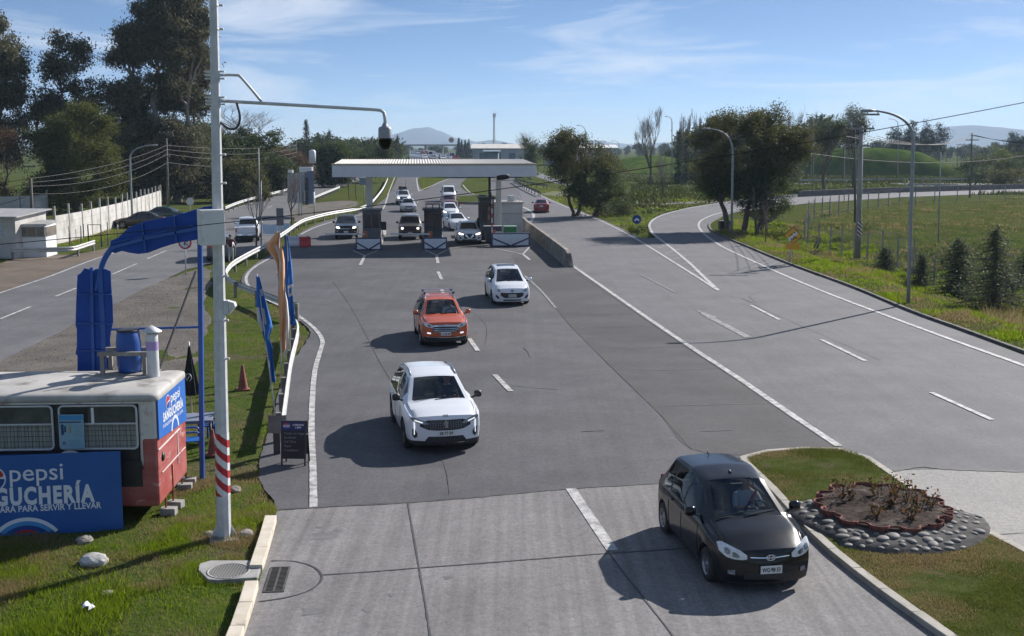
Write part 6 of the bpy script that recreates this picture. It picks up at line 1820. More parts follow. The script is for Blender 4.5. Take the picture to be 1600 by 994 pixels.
# apron: wide on the near side and at both ends, narrow behind
def apron(a):
    w = .50 + .38 * max(0, -math.sin(a)) ** 1.0 + .2 * abs(math.cos(a)) ** 6
    if math.sin(a) > .15: w *= max(.0, 1 - (math.sin(a) - .15) * 2.6)
    return w * (.72 if math.cos(a) < -.45 else 1)
b = MB(); A_ = np.linspace(0, 2 * math.pi, 73)
b.grid([[(*el(a, 1, -.02), .14) for a in A_], [(*el(a, 1, apron(a) * .5), .08) for a in A_], [(*el(a, 1, apron(a)), .018) for a in A_], [(*el(a, 1, apron(a) + .01), -.02) for a in A_]], flip=True); b.build('mortar_ring', M_mortar, bed)
cobbles = []
for row in range(5):
    a = row * .07
    while a < 2 * math.pi:
        w = apron(a); o_ = .15 + .195 * row
        rr_ = math.hypot(*el(a, 1, o_))
        if o_ < w - .06 and len(cobbles) < 98:
            cobbles.append((a + random.uniform(-.045, .045), o_ + random.uniform(-.06, .06), w))
        a += .29 / rr_
cm = []
for v_ in range(4):
    bm = bmesh.new(); bmesh.ops.create_icosphere(bm, subdivisions=3, radius=1)
    for v in bm.verts:
        k = .9 + .2 * float(fbm(v.co.x * 1.2 + v_ * 5, v.co.y * 1.2 + v.co.z, 2)); v.co *= k
        v.co.x *= .105; v.co.y *= .075; v.co.z *= .055
    me = bpy.data.meshes.new('cobblestone'); bm.to_mesh(me); bm.free(); me.materials.append(M_cob)
    for p in me.polygons: p.use_smooth = True
    cm.append(me)
for k, (a, o_, w) in enumerate(cobbles):
    o = bpy.data.objects.new('cobblestone', cm[k % 4]); link(o); o.parent = bed
    x, y = el(a, 1, o_); o.location = (x, y, .135 - .115 * (o_ / max(w, .1)))
    o.rotation_euler = (0, 0, random.uniform(0, 3.1)); s = random.uniform(.55, 1.25); o.scale = (s * random.uniform(.8, 1.2), s * random.uniform(.85, 1.3), s * .72)
# terracotta roof tiles standing on edge, alternately turned in and out
per = [Vector((*el(a), 0)) for a in np.linspace(0, 2 * math.pi, 721)]
per = resample(per, .30)[:-1]
tiles = []
for hollow in (0, 1):
    b = MB(); rows = []
    for z, r_ in ((0, .12), (.14, .14), (.24, .165)):
        rows.append([(r_ * math.cos(t_) * 1.12, (r_ * math.sin(t_) * 1.0 - .06) * (1 if hollow else -1), z) for t_ in np.linspace(0, math.pi, 11)])
    b.grid(rows)
    o = b.build('edging_tile', M_terra, bed); s_ = o.modifiers.new('thickness', 'SOLIDIFY'); s_.thickness = .016; s_.offset = 0
    tiles.append(o)
for i, p in enumerate(per):
    src = tiles[i % 2]
    o = src if i < 2 else src.copy()
    if i >= 2: link(o); o.parent = bed
    q_ = per[(i + 1) % len(per)]; d = q_ - per[i - 1]
    lean_ = random.uniform(-.06, .06)
    o.location = (p.x, p.y, .03 + random.uniform(-.02, .02)); o.rotation_euler = (lean_, 0, math.atan2(d.y, d.x)); s = random.uniform(.94, 1.1); o.scale = (1.0, s, s * .78)
# ------------------------------------------------------------------ left background: walls, sheds, poles
M_wallw = mat('white washed panels', (.42, .40, .37), (.56, .545, .52), .8, .85, c3=(.30, .285, .26), s3=.45, p3=(.55, .7), bump=.2)
M_postc = mat('concrete post', (.24, .23, .21), (.34, .33, .31), 1.5, .85)
def panel_wall(label, pts, h, step=2.0, post_h=.5, group=None):
    P = [Vector(p) for p in pts]
    t = thing('panel_wall', label, 'wall', tuple(P[0]), 0, group)
    b = MB()
    for a, c in zip(P[:-1], P[1:]):
        for k in range(4): b.bar((a.x, a.y, h * (k + .5) / 4), (c.x, c.y, h * (k + .5) / 4), .06, h / 4 - .012)
    b.build('panels', M_wallw, t, world=True)
    for p in resample(P, step):
        b = MB(); hh = h + post_h * random.uniform(.75, 1.1); b.box((p.x, p.y - .03, hh / 2), (.14, .14, hh)); b.build('post', M_postc, t, world=True)
    return t
panel_wall('long white concrete panel wall with tall posts on the far side of the side road', [G(88, 382), G(130, 372), G(190, 353), G(225, 338), G(252, 326)], 2.1, 3.0, .75)
panel_wall('grey panel wall at the back of the yard on the far left', [G(-120, 352), G(0, 338), G(75, 334)], 2.0, 3.2, .5)
panel_wall('low panel wall between the two sheds at the left edge', [G(-150, 410), G(-40, 406), G(28, 403)], 2.0, 2.4, .1)
# sheds
def shed(label, px_, py_, w, d, h, m, roof, over=.15, rz_=0.0, slope=.15, name='shed'):
    q = G(px_, py_); t = thing(name, label, 'shed', tuple(q), rz_)
    b = MB(); b.prism([(0, 0), (d, 0), (d, h + slope), (0, h)], lambda y, z: (-w / 2, y, z), lambda y, z: (w / 2, y, z)); b.build('wall', m, t, recalc=True)
    b = MB(); b.prism([(-over, h - slope * over / d + .02), (d + over, h + slope * (1 + over / d) + .02), (d + over, h + slope + .1), (-over, h + .08)], lambda y, z: (-w / 2 - over, y, z), lambda y, z: (w / 2 + over, y, z)); b.build('roof', roof, t, recalc=True)
    return t
M_corr = mat('old zinc', (.34, .33, .31), (.46, .45, .43), 2, .5, metal=.2)
s1 = shed('grey panel shed with a zinc roof cut by the left edge', -18, 404, 3.9, 4, 2.65, M_wallw, M_corr, .3, -.1, .25)
b = MB(); b.box((.8, -.03, 1.7), (.5, .04, .7)); b.build('poster', mat('faded poster', (.3, .36, .5), (.6, .6, .62), 6, .7), s1)
s2 = shed('small white cabin with a brown window band beside the panel wall', 52, 402.5, 1.75, 2.0, 2.1, mat('bright white wall', (.62, .64, .66), (.7, .71, .72), 1, .7), M_corr, .12, .05, .12)
b = MB(); b.box((0, -.02, 1.68), (1.6, .04, .6)); b.box((.9, 1, 1.68), (.04, 1.9, .6)); b.build('window', mat('dusty brown window', (.10, .085, .065), (.2, .17, .13), 3, .5), s2)
b = MB()
for x in (-.82, -.28, .28, .82): b.box((x, -.045, 1.68), (.06, .03, .66))
b.box((0, -.045, 1.36), (1.75, .03, .05)); b.build('window_frame', M_postc, s2)
# black goal shaped frame and thin posts by the road
q = G(149, 386); t = thing('metal_frame', 'black square tube frame on the verge at the end of the short guardrail', 'frame', tuple(q), .1)
b = MB(); w_ = .9; b.tube([(-w_ / 2, 0, 0), (-w_ / 2, 0, 1.6), (w_ / 2, 0, 1.6), (w_ / 2, 0, 0)], .05, 6); b.build('tube', M_dkgrey, t)
for k, (px_, py_, h_) in enumerate(((109, 386, 1.5), (127, 380, 1.3), (131, 374, 1.2), (119, 374, 1.2), (169, 384, 1.7), (184, 377, 1.3))):
    q = G(px_, py_); t = thing('stake', 'thin wooden stake on the verge between the white cabin and the parked dark sedan', 'stake', tuple(q), 0, 'stakes on the verge')
    b = MB(); b.tube([(0, 0, 0), (.03, 0, h_)], .045, 6); b.build('shaft', M_post, t)
# poles and lamps
M_wpole = mat('weathered pole', (.10, .085, .07), (.17, .15, .125), 3, .9, stretch=(4, 4, .5))
M_lampgrey = mat('lamp grey', (.24, .26, .28), (.31, .33, .35), 3, .5)
def pole(label, px_, py_, top, r_=.13, m=None, arms=(), name='utility_pole', cat='pole', group='utility poles', extra=None):
    q = G(px_, py_); tp = V(top[0], top[1], q.y)
    t = thing(name, label, cat, tuple(q), 0, group)
    b = MB(); b.tube([(0, 0, -.1), (tp.x - q.x, 0, tp.z)], [r_, r_ * .65], 8); b.build('pole', m or M_wpole, t)
    for z, w_, n_ in arms:
        b = MB(); xx = (tp.x - q.x) * z / tp.z; b.box((xx, -.12, z), (w_, .1, .12))
        b.build('crossarm', m or M_wpole, t)
        for k in range(n_):
            b = MB(); x = xx - w_ / 2 + .1 + (w_ - .2) * k / max(1, n_ - 1); b.lathe([(.03, 0), (.05, .04), (.03, .08), (.045, .12), (.001, .15)], 8, (x, -.12, z + .06)); b.build('insulator', M_lampgrey, t)
    return t, q, tp
def street_lamp(label, px_, py_, top, head, r_=.09, m=None, bend=.35, group='street lamps'):
    """top: where the pole begins to bend, head: the lamp"""
    q = G(px_, py_); tp = V(top[0], top[1], q.y) - q; hd = V(head[0], head[1], q.y) - q
    t = thing('street_lamp', label, 'street lamp', tuple(q), 0, group)
    ctl = Vector((tp.x + (tp.x) * .02, 0, hd.z - .15))
    curve = [tp.lerp(ctl, s).lerp(ctl.lerp(hd, s), s) for s in np.linspace(0, 1, 12)]
    b = MB(); P = [Vector((0, 0, 0)), tp * .5] + curve; b.tube(P, list(np.linspace(r_, r_ * .45, len(P))), 8); b.build('pole', m or M_lampgrey, t)
    d = -1 if hd.x < tp.x else 1
    b = MB(); b.lathe([(.001, -.38), (.09, -.34), (.13, -.1), (.12, .2), (.06, .3), (.001, .32)], 12, hd + Vector((d * .25, 0, 0)), M=Matrix.Rotation(R(90) * d, 3, 'Y') @ Matrix.Diagonal((.55, 1, 1)).to_3x3()); b.build('lamp_head', m or M_lampgrey, t)
    return t
p1 = pole('wooden utility pole beside the white cabin with cables tied to its top', 51, 372, (48, 279), .17, M_wpole, ((5.6, 1.0, 3),))
p2 = pole('tall wooden utility pole at the end of the white panel wall', 263, 328, (260, 216), .16, M_wpole, ((8.6, 1.6, 4), (6.0, .8, 2)))
street_lamp('grey street lamp rising in front of the white panel wall', 207, 352, (203, 250), (237, 227), .10)
pole('slim pale post among the dark hedge behind the white pickup', 406, 345, (404, 232), .07, M_lampgrey, (), 'slim_post', 'post', 'slim posts')
pole('slim pale post beside the bare young tree nearest the mast', 408, 384, (408, 283), .05, M_lampgrey, (), 'slim_post', 'post', 'slim posts')
for k, (bx, by, tx_, ty_) in enumerate(((394, 300, 392, 228), (452, 296, 451, 235), (464, 295, 463, 222), (484, 290, 483, 232), (505, 287, 506, 232), (518, 284, 518, 230), (540, 276, 541, 234), (553, 275, 551, 236), (584, 266, 583, 222), (595, 264, 594, 220), (603, 262, 603, 222), (614, 260, 613, 222))):
    pole('slim roadside pole in the row before the dark trees left of the canopy', bx, by, (tx_, ty_), .09, M_lampgrey if k % 2 else M_wpole, (), 'roadside_pole', 'pole', 'row of roadside poles')
q = V(488, 243, 150); t = thing('water_tank', 'white upright tank on a stand among the dark trees', 'tank', (q.x, q.y, 0), 0)
b = MB(); b.lathe([(.001, q.z - 1), (.45, q.z - 1), (.45, q.z + .5), (.3, q.z + .7), (.001, q.z + .75)], 16); b.build('tank', M_whitepl, t)
b = MB(); b.tube([(0, 0, 0), (0, 0, q.z - 1)], .12, 6); b.build('stand', M_post, t)
# signs
def round_sign(label, px_, py_, c_, rad_px, face, rim, draw=None, back=False):
    q = G(px_, py_); c3 = V(c_[0], c_[1], q.y) - q; rad = rad_px * pxm(q.y)
    t = thing('road_sign', label, 'road sign', tuple(q), 0)
    b = MB(); b.tube([(0, .04, 0), (c3.x, .04, c3.z + rad * .6)], .035, 7); b.build('pole', M_galv, t)
    s = -1
    b = MB(); n = 28; A_ = np.linspace(0, 2 * math.pi, n, endpoint=False)
    b.prism([(rad * math.cos(a), rad * math.sin(a)) for a in A_], lambda x, z: (c3.x + x, -.012, c3.z + z), lambda x, z: (c3.x + x, .012, c3.z + z)); b.build('rim', rim, t)
    b = MB(); k_ = .76 if rim is not face else .93
    b.add([(c3.x + rad * k_ * math.cos(a), -.016, c3.z + rad * k_ * math.sin(a)) for a in A_], [tuple(range(n))]); b.build('face', face, t)
    if draw:
        b = MB(); draw(b, lambda x, z, l=0: (c3.x + x * rad, -.019 - l, c3.z + z * rad)); b.build('drawing', [M_ink, M_signred, M_lettw], t)
    return t
M_signred = mat('sign red', (.42, .02, .025), rough=.5)
M_signw = mat('sign white', (.66, .67, .68), rough=.5)
M_bluesign = mat('sign blue face', (.008, .05, .25), rough=.45)
def no_turn(b, M):
    b.bar(M(-.05, -.45), M(-.05, .2), .006, .06, 0); b.bar(M(-.05, .2), M(.3, .2), .006, .06, 0); b.add([M(.3, .4, .002), M(.3, 0, .002), M(.5, .2, .002)], [(0, 1, 2)], 0)
    b.bar(M(-.55, .55, .004), M(.55, -.55, .004), .006, .05, 1)
round_sign('no turn sign with a red ring standing on the gravel behind the arrow panel', 290, 430, (289, 379), 10.5, M_signw, M_signred, no_turn)
def chevron_up(b, M):
    b.bar(M(-.5, -.3), M(.02, .22), .006, .14, 2); b.bar(M(.5, -.3), M(-.02, .22), .008, .14, 2)
round_sign('blue round sign with a white chevron on the grass point of the exit', 995, 362, (995, 343), 7, M_bluesign, M_bluesign, chevron_up)
def fifty(b, M): add_text(b, '50', lambda x, y: M(x, -.35 + y), 1.0, .03, align='CENTER', fit=1.05)
round_sign('white 50 speed limit sign with a red ring in front of the dark shrubs', 924, 327, (923.5, 305), 5, M_signw, M_signred, fifty)
def eighty(b, M): add_text(b, '100', lambda x, y: M(x, -.3 + y), .9, .03, align='CENTER', fit=1.1)
q = V(705, 219, 300)
round_sign('speed limit sign standing above the far highway traffic', 705, 271, (705, 219), 4.0, M_signw, M_signred, eighty)
round_sign('grey back of a round sign beside the wall end', 297, 338, (297, 315), 6, M_galv, M_galv)
def warn():
    q = G(1233, 413); c3 = V(1239, 368.5, q.y) - q; c4_ = V(1239, 382, q.y) - q
    t = thing('warning_sign', 'yellow diamond warning sign with a blank yellow plate below it, at the ditch', 'road sign', tuple(q), 0)
    M_yel = mat('sign yellow', (.80, .36, .02), (.84, .40, .04), 3, .5)
    b = MB(); b.tube([(0, .05, 0), (c3.x - .0, .05, c3.z)], .06, 7); b.build('pole', M_galv, t)
    s = 14.6 * pxm(q.y); D = [(0, s * .95), (s, -.05 * s), (0 + .1 * s, -s * .95), (-s, .05 * s)]
    Rm = Matrix.Rotation(R(4), 2)
    P_ = lambda x, z, l=0: (c3.x + x, -.012 - l, c3.z + z)
    b = MB(); b.prism(D, lambda x, z: P_(x, z), lambda x, z: P_(x, z, -.02)); b.build('rim', M_trim, t)
    b = MB(); b.add([P_(x * .92, z * .92, .004) for x, z in D], [(0, 1, 2, 3)]); b.build('plate', M_yel, t)
    b = MB(); u = s / 14.6
    L_ = lambda x, y: P_((x - 373) / 12.43 * u * 1.0, (325 - y) / 12.43 * u, .008)
    b.add([L_(x, y) for x, y in ((440, 240), (470, 290), (400, 340), (355, 400), (315, 440), (270, 375), (330, 330), (380, 280))], [tuple(range(8))], 1)
    for a, c_, w_ in (((305, 325), (368, 288), 16), ((385, 268), (420, 255), 18), ((335, 415), (350, 380), 18), ((372, 410), (385, 362), 20), (((400, 345)), ((455, 380)), 18), ((380, 365), (405, 340), 16)):
        b.bar(L_(*a), L_(*c_), .006, w_ / 12.43 * u, 0)
    b.build('drawing', [M_ink, mat('worn pale print', (.75, .72, .66), rough=.6)], t)
    b = MB(); w_, h_ = 11 * pxm(q.y), 5 * pxm(q.y); b.box((c4_.x, -.0, c4_.z - .12), (2 * w_, .025, 2 * h_)); b.build('lower_plate', M_yel, t, bevel=.004)
warn()
# billboard seen from behind, standing between the roads
q = G(466, 338); t = thing('billboard', 'tall billboard frame seen from behind on white posts beside the bare young tree', 'billboard', tuple(q), 0)
Mi = mat_of(t).inverted()
Wb = lambda x, y, dy=0: Mi @ V(x, y, q.y + dy)
b = MB()
for x, dy in ((466, 0), (470.5, 0), (490.5, -3)): b.tube([(Wb(x, 300, dy).x, dy, 0), Wb(x, 300, dy)], .09, 7)
b.build('post', M_steelw, t)
b = MB(); c_ = [(449, 272, 1.5), (476, 268.5, 0), (476, 318.5, 0), (449, 316, 1.5)]
b.add([Wb(*p) for p in c_] + [Wb(p[0], p[1], p[2] + .25) for p in c_], [(0, 1, 2, 3), (7, 6, 5, 4), (0, 4, 5, 1), (2, 6, 7, 3), (1, 5, 6, 2), (0, 3, 7, 4)]); b.build('back_panel', mat('panel back grey', (.25, .26, .27), (.34, .35, .36), 1.5, .6), t)
b = MB(); c_ = [(476.5, 268, 0), (491, 266.5, -3), (491, 318.5, -3), (476.5, 318.5, 0)]
b.add([Wb(*p) for p in c_] + [Wb(p[0], p[1], p[2] + .25) for p in c_], [(0, 1, 2, 3), (7, 6, 5, 4), (0, 4, 5, 1), (2, 6, 7, 3), (1, 5, 6, 2), (0, 3, 7, 4)]); b.build('side_panel', mat('panel blue grey', (.07, .11, .19), (.10, .15, .24), 2, .5), t)
b = MB()
for k in range(6): b.box(Wb(479.5, 281 + 7.2 * k, -.95), (.35, .12, .42))
b.build('lattice_opening', M_dkgrey, t)
b = MB()
for x in (456, 463, 470): b.tube([Wb(x, 271, -.15), Wb(x, 317, -.15)], .04, 5)
b.build('stiffener', M_galv, t)
b = MB(); b.box(Wb(478, 265, -.5), (1.3, .5, .5)); b.box(Wb(454, 268, 1), (.5, .4, .3)); b.build('floodlight_box', M_steelw, t, bevel=.03)
q = G(437.5, 372); t = thing('traffic_sign_back', 'dark back of a rectangular traffic sign on two posts before the white pickup', 'road sign', tuple(q), 0)
a_ = V(437.5, 339, q.y) - q
b = MB()
for s in (-.2, .2): b.tube([(s, .03, 0), (s, .03, a_.z + .6)], .04, 6)
b.build('post', M_galv, t); b = MB(); b.box((a_.x, 0, a_.z), (11 * pxm(q.y), .03, 27 * pxm(q.y))); b.build('panel', mat('sign back', (.09, .10, .115), (.12, .13, .145), 2, .5), t)
q = G(434, 368); t = thing('windscreen_sheet', 'pale blue plastic sheet lying against the guardrail by the white pickup', 'sheet', tuple(q), .2)
b = MB(); b.grid([[(x, .5 * v, .15 + .75 * v + .05 * math.sin(3 * x)) for x in np.linspace(-1.2, 1.0, 8)] for v in np.linspace(0, 1, 4)]); b.grid([[(x, .5 * v + .02, .15 + .75 * v + .05 * math.sin(3 * x)) for x in np.linspace(-1.2, 1.0, 8)] for v in np.linspace(0, 1, 4)], flip=True); b.build('sheet', mat('pale blue plastic', (.35, .46, .55), (.42, .52, .6), 2, .4), t)
t_, q_, tp_ = pole('thin post carrying a small blue grey sign left of the canopy column', 569, 330, (569, 279), .05, M_lampgrey, (), 'sign_post', 'post', None)
b = MB(); b.box((0, -.06, 3.3), (.9, .03, .8)); b.build('panel', mat('blue grey sign', (.16, .22, .27), rough=.5), t_)

# ------------------------------------------------------------------ right side: lamps, poles, fence, barrier, mound
street_lamp('tall grey street lamp on the right verge with its arm over the road', 1419, 476, (1427, 222), (1364, 173), .09)
street_lamp('grey street lamp at the inside of the exit curve in front of the big trees', 1143, 367, (1145, 240), (1107, 201), .10)
street_lamp('street lamp before the rounded dark tree right of the canopy', 897, 317, (897, 245), (876, 211), .10)
street_lamp('far street lamp above the rounded dark tree', 915, 285, (915, 208), (905, 196), .10)
street_lamp('far street lamp right of the tall bare tree', 1050, 286, (1050, 192), (1043, 182), .10)
street_lamp('far street lamp showing over the dark tree beside the highway shed', 967, 270, (967, 226), (958, 220), .09)
street_lamp('far street lamp above the green mound', 1403, 278, (1403, 195), (1392, 186), .10)
street_lamp('far street lamp left of the bare trees near the mound', 1271, 290, (1271, 188), (1264, 179), .10)
def stripes_on(t, z0, z1, r_):
    b = MB(); b.lathe([(r_, z0), (r_ * .99, z1)], 16); b.build('striped_band', stripemat('dark white stripes', .26, (.6, .6, .6), (.12, .02, .02), .9), t)
cp = pole('thick concrete utility pole with a striped band and crossarms on the right verge', 1340, 401, (1346, 198), .21, M_concgrey, ((9.2, 2.2, 4), (8.3, 1.6, 3), (7.2, 1.0, 2)))
stripes_on(cp[0], 1.3, 2.3, .205)
pole('thin dark pole close behind the thick concrete pole', 1336, 348, (1336, 200), .12, M_wpole, ((9.0, 2.0, 4),))
pole('tall thin grey pole left of the large dark shrubs', 1466, 378, (1470, 238), .06, M_lampgrey, (), 'slim_post', 'post', 'slim posts')
pole('dark utility pole with a crossarm standing at the far right field edge', 1515, 309, (1519, 208), .14, M_wpole, ((8.0, 1.8, 4),))
for k, (bx, by, tx_, ty_) in enumerate(((1479, 272, 1479, 236), (1495, 268, 1497, 227), (1501, 270, 1503, 226), (1583, 290, 1586, 228))):
    pole('far dark utility pole right of the green mound', bx, by, (tx_, ty_), .13, M_wpole, ((7.5 if k else 5.5, 1.4, 3),), group='far poles by the mound')
pole('far slim pole in front of the big trees on the right', 1267, 290, (1268, 236), .07, M_lampgrey, (), 'slim_post', 'post', 'slim posts')
pole('slim grey pole before the concrete barrier', 1319, 314, (1320, 232), .06, M_lampgrey, (), 'slim_post', 'post', 'slim posts')
q = G(1133, 361); t = thing('waste_bin', 'dark square waste container under the street lamp of the exit curve', 'container', tuple(q), .1)
b = MB(); b.box((0, 0, .42), (1.05, .7, .8)); b.build('bin', mat('dark bin', (.02, .022, .025), (.03, .03, .032), 4, .6), t, bevel=.03)
b = MB(); b.box((0, 0, .85), (1.15, .8, .06)); b.build('lid', M_dkgrey, t, bevel=.01)
for k, (px_, py_, tp_) in enumerate(((1272, 385, (1279, 372)), (1276, 387, (1283, 372)))):
    q = G(px_, py_); e_ = V(*tp_, q.y) - q; t = thing('leaning_stake', 'short dark stake leaning in the ditch grass right of the yellow sign', 'stake', tuple(q), 0, 'leaning stakes')
    b = MB(); b.tube([(0, 0, -.1), e_], .05, 6); b.build('shaft', M_wpole, t)
# wire fence: concrete posts, wires
def wire_fence(label, feet, h, group='field fences'):
    P = [Vector((p.x, p.y, float(terrain(p.x, p.y)))) for p in feet]
    t = thing('wire_fence', label, 'fence', tuple(P[0]), 0, group)
    for p in P:
        b = MB(); b.box((p.x, p.y, p.z + h / 2), (.09, .09, h)); b.tube([(p.x, p.y, p.z + h), (p.x + .02, p.y - .18, p.z + h + .2)], .03, 5); b.build('post', M_postc, t, world=True)
    b = MB()
    for k in range(7): b.tube([p + Vector((0, 0, .1 + (h - .12) * k / 6)) for p in P], .004, 3)
    for a, c_ in zip(P[:-1], P[1:]):
        n = max(4, int((c_ - a).length / .35))
        for k in range(1, n): m0 = a.lerp(c_, k / n); b.tube([m0 + Vector((0, 0, .08)), m0 + Vector((0, 0, h))], .004, 3)
    b.build('wire_mesh', M_post, t, world=True)
wire_fence('near run of the wire fence along the ditch, with bent post tops', [G(x, y) for x, y in ((1262, 375), (1279, 381), (1297, 386), (1315, 391), (1335, 394), (1355, 399), (1378, 402), (1402, 408), (1427, 417), (1460, 428), (1500, 440), (1550, 455), (1620, 478))], 2.1)
wire_fence('wire fence run along the far edge of the field below the concrete barrier', [G(x, y) for x, y in ((1257, 368), (1262, 350), (1272, 343), (1284, 341), (1296, 339), (1310, 336), (1325, 333), (1340, 331), (1356, 328), (1372, 326), (1388, 323), (1405, 321), (1430, 319), (1460, 317), (1495, 316), (1530, 315), (1570, 314), (1620, 313))], 2.0)
# concrete barrier along the road beyond the field
b = MB(); P = [G(x, y) for x, y in ((1248, 308), (1330, 304), (1420, 300.5), (1520, 297.5), (1610, 295), (1750, 291))]
P = resample(P, 3.0)
t = thing('concrete_barrier', 'long dark concrete barrier beyond the field, behind the wire fence', 'barrier', tuple(P[0]), 0)
for a, c_ in zip(P[:-1], P[1:]):
    b.bar((a.x, a.y, .42), (c_.x, c_.y, .42), .4, .86)
b.build('wall', mat('dark barrier concrete', (.10, .095, .09), (.16, .15, .14), 1.2, .85), t, world=True)
guardrail('far guardrail on the road below the green mound', [G(x, y, .7) for x, y in ((1250, 281), (1330, 280), (1420, 279), (1510, 279), (1610, 280))], side=1, step=6, smooth=False)
guardrail('far guardrail in the middle of the interchange', [G(x, y, .7) for x, y in ((1420, 287), (1470, 288), (1510, 290))], side=1, step=5, smooth=False)
sheet('far_road', PX([(1240, 285), (1400, 281.5), (1610, 282), (1800, 284), (1800, 288), (1600, 286.5), (1500, 290), (1440, 291), (1360, 284), (1240, 288)]), .024, M_asph2)
sheet('far_road', PX([(970, 318), (1060, 315), (1125, 313), (1125, 317), (1060, 319), (990, 322)]), .024, M_asph2)
sheet('far_road', PX([(838, 268), (870, 280), (905, 290), (900, 294), (866, 286), (830, 274)]), .024, M_asph2)
sheet('far_road', PX([(845, 304), (858, 300), (880, 298), (905, 300), (930, 304), (925, 309), (905, 306), (875, 308)]), .024, M_gravel)
# mound
mm = MB(); Yc = 292.0
x0_, x1_ = V(1235, 270, Yc).x, V(1505, 270, Yc).x
rows = []
for v in np.linspace(0, 1, 15):
    r = []
    for u in np.linspace(0, 1, 61):
        env = np.interp(u, [0, .1, .3, .45, .6, .72, .85, .95, 1], [0, .75, 1.0, .98, .92, .84, .5, .15, 0])
        cross = math.sin(math.pi * v) ** .7
        r.append((x0_ + (x1_ - x0_) * u, Yc - 12 + 24 * v, 7.0 * env * cross + .5 * (float(fbm(u * 22, v * 7)) - .45) * cross - .03))
    rows.append(r)
mm.grid(rows)
M_mgrass = mat('mound grass', (.035, .066, .013), (.08, .12, .026), .35, .95, c3=(.10, .108, .036), s3=.12, p3=(.5, .65), bump=1.0, bscale=2, spec=0)
structure(mm.build('mound', M_mgrass))
# second embankment in the middle distance behind the bare tree
mm = MB(); x0_, x1_, Yc = V(935, 270, 330).x, V(1100, 270, 330).x, 330
mm.grid([[(x0_ + (x1_ - x0_) * u, Yc - 30 + 60 * v, 4.5 * math.sin(math.pi * u) ** .6 * math.sin(math.pi * v) - .03) for u in np.linspace(0, 1, 25)] for v in np.linspace(0, 1, 9)])
structure(mm.build('mound', M_mgrass))

# ------------------------------------------------------------------ far distance
# raised highway with its traffic
hw_z = 3.2
Pl = [G(640, 254, hw_z), G(640, 246, hw_z), G(645, 238, hw_z), G(648, 234.5, hw_z)]
Pr = [G(648, 234.5, hw_z) + Vector((30, 0, 0)), G(672, 238, hw_z), G(705, 246, hw_z), G(740, 256, hw_z)]
sheet('highway', Pl + Pr, hw_z, M_asph2)
mm = MB(); loop = Pl + Pr; m_ = len(loop); c0 = sum(loop, Vector()) / m_
mm.add([(p.x, p.y, hw_z - .02) for p in loop] + [(p.x + (12 if p.x > c0.x else -12), p.y, -.1) for p in loop], [(i, (i + 1) % m_, m_ + (i + 1) % m_, m_ + i) for i in range(m_)]); structure(mm.build('highway_embankment', M_mgrass))
FARC = [paint('far white', (.7, .71, .72), rough=.35), C_silver, C_grey, C_navy, C_red]
def far_car(m, van):
    b = MB(); h = 2.1 if van else 1.45
    pr = [(-2.1, .25), (2.1, .25), (2.15, .7), (1.1, .95 if not van else 1.15), (.4, h - .02), (-1.5 if not van else -2.0, h - .04), (-2.1, .95 if not van else 1.2)]
    b.prism(pr, lambda x, z: (x, -.85, z), lambda x, z: (x, .85, z), 0)
    b.prism([(1.05, .98), (.45, h - .1), (-1.35, h - .1), (-1.85, .98)], lambda x, z: (x, -.865, z), lambda x, z: (x, -.855, z), 1); b.prism([(1.05, .98), (.45, h - .1), (-1.35, h - .1), (-1.85, .98)], lambda x, z: (x, .855, z), lambda x, z: (x, .865, z), 1)
    b.add([(1.13, y, .98 if not van else 1.18) for y in (-.7, .7)] + [(.44, y, h - .08) for y in (.6, -.6)], [(0, 1, 2, 3)], 1)
    for x in (-1.3, 1.3):
        for y in (-.8, .8): b.lathe([(.3, -.1), (.32, 0), (.3, .1), (.001, .1)], 10, (x, y, .31), mi=2, axis='Y')
    return b.build('distant_car', [m, M_glassdark, M_tyre], recalc=True)
protos = [far_car(m, v) for m, v in ((FARC[0], False), (FARC[1], False), (FARC[2], False), (FARC[0], True), (FARC[3], False), (FARC[4], False))]
kk = 0
for lane, (xa, ya, xb, yb) in enumerate(((644, 249.5, 648, 237), (653, 250, 653, 237.5), (664, 250, 658, 238), (678, 250.5, 663, 238), (694, 251, 668, 239.5), (712, 252, 676, 241))):
    A_, B_ = G(xa, ya, hw_z), G(xb, yb, hw_z)
    for s in np.linspace(.02, .93, 7):
        s2 = min(1, max(0, s ** 1.5 + random.uniform(-.03, .03)))
        p = A_.lerp(B_, s2); d = A_ - B_
        k = random.choice((0, 0, 0, 1, 1, 2, 3, 4, 5))
        if kk < 6: k = kk; o = protos[k]
        else: o = protos[k].copy(); link(o)
        o.location = (p.x, p.y, hw_z + .01); o.rotation_euler = (0, 0, math.atan2(d.y, d.x) + (math.pi if lane < 2 else 0))
        tag(o, 'tiny %s in the dense traffic on the far highway above the canopy' % ('white car', 'silver car', 'grey car', 'white van', 'black car', 'red car')[k], 'car', 'distant highway traffic')
        kk += 1
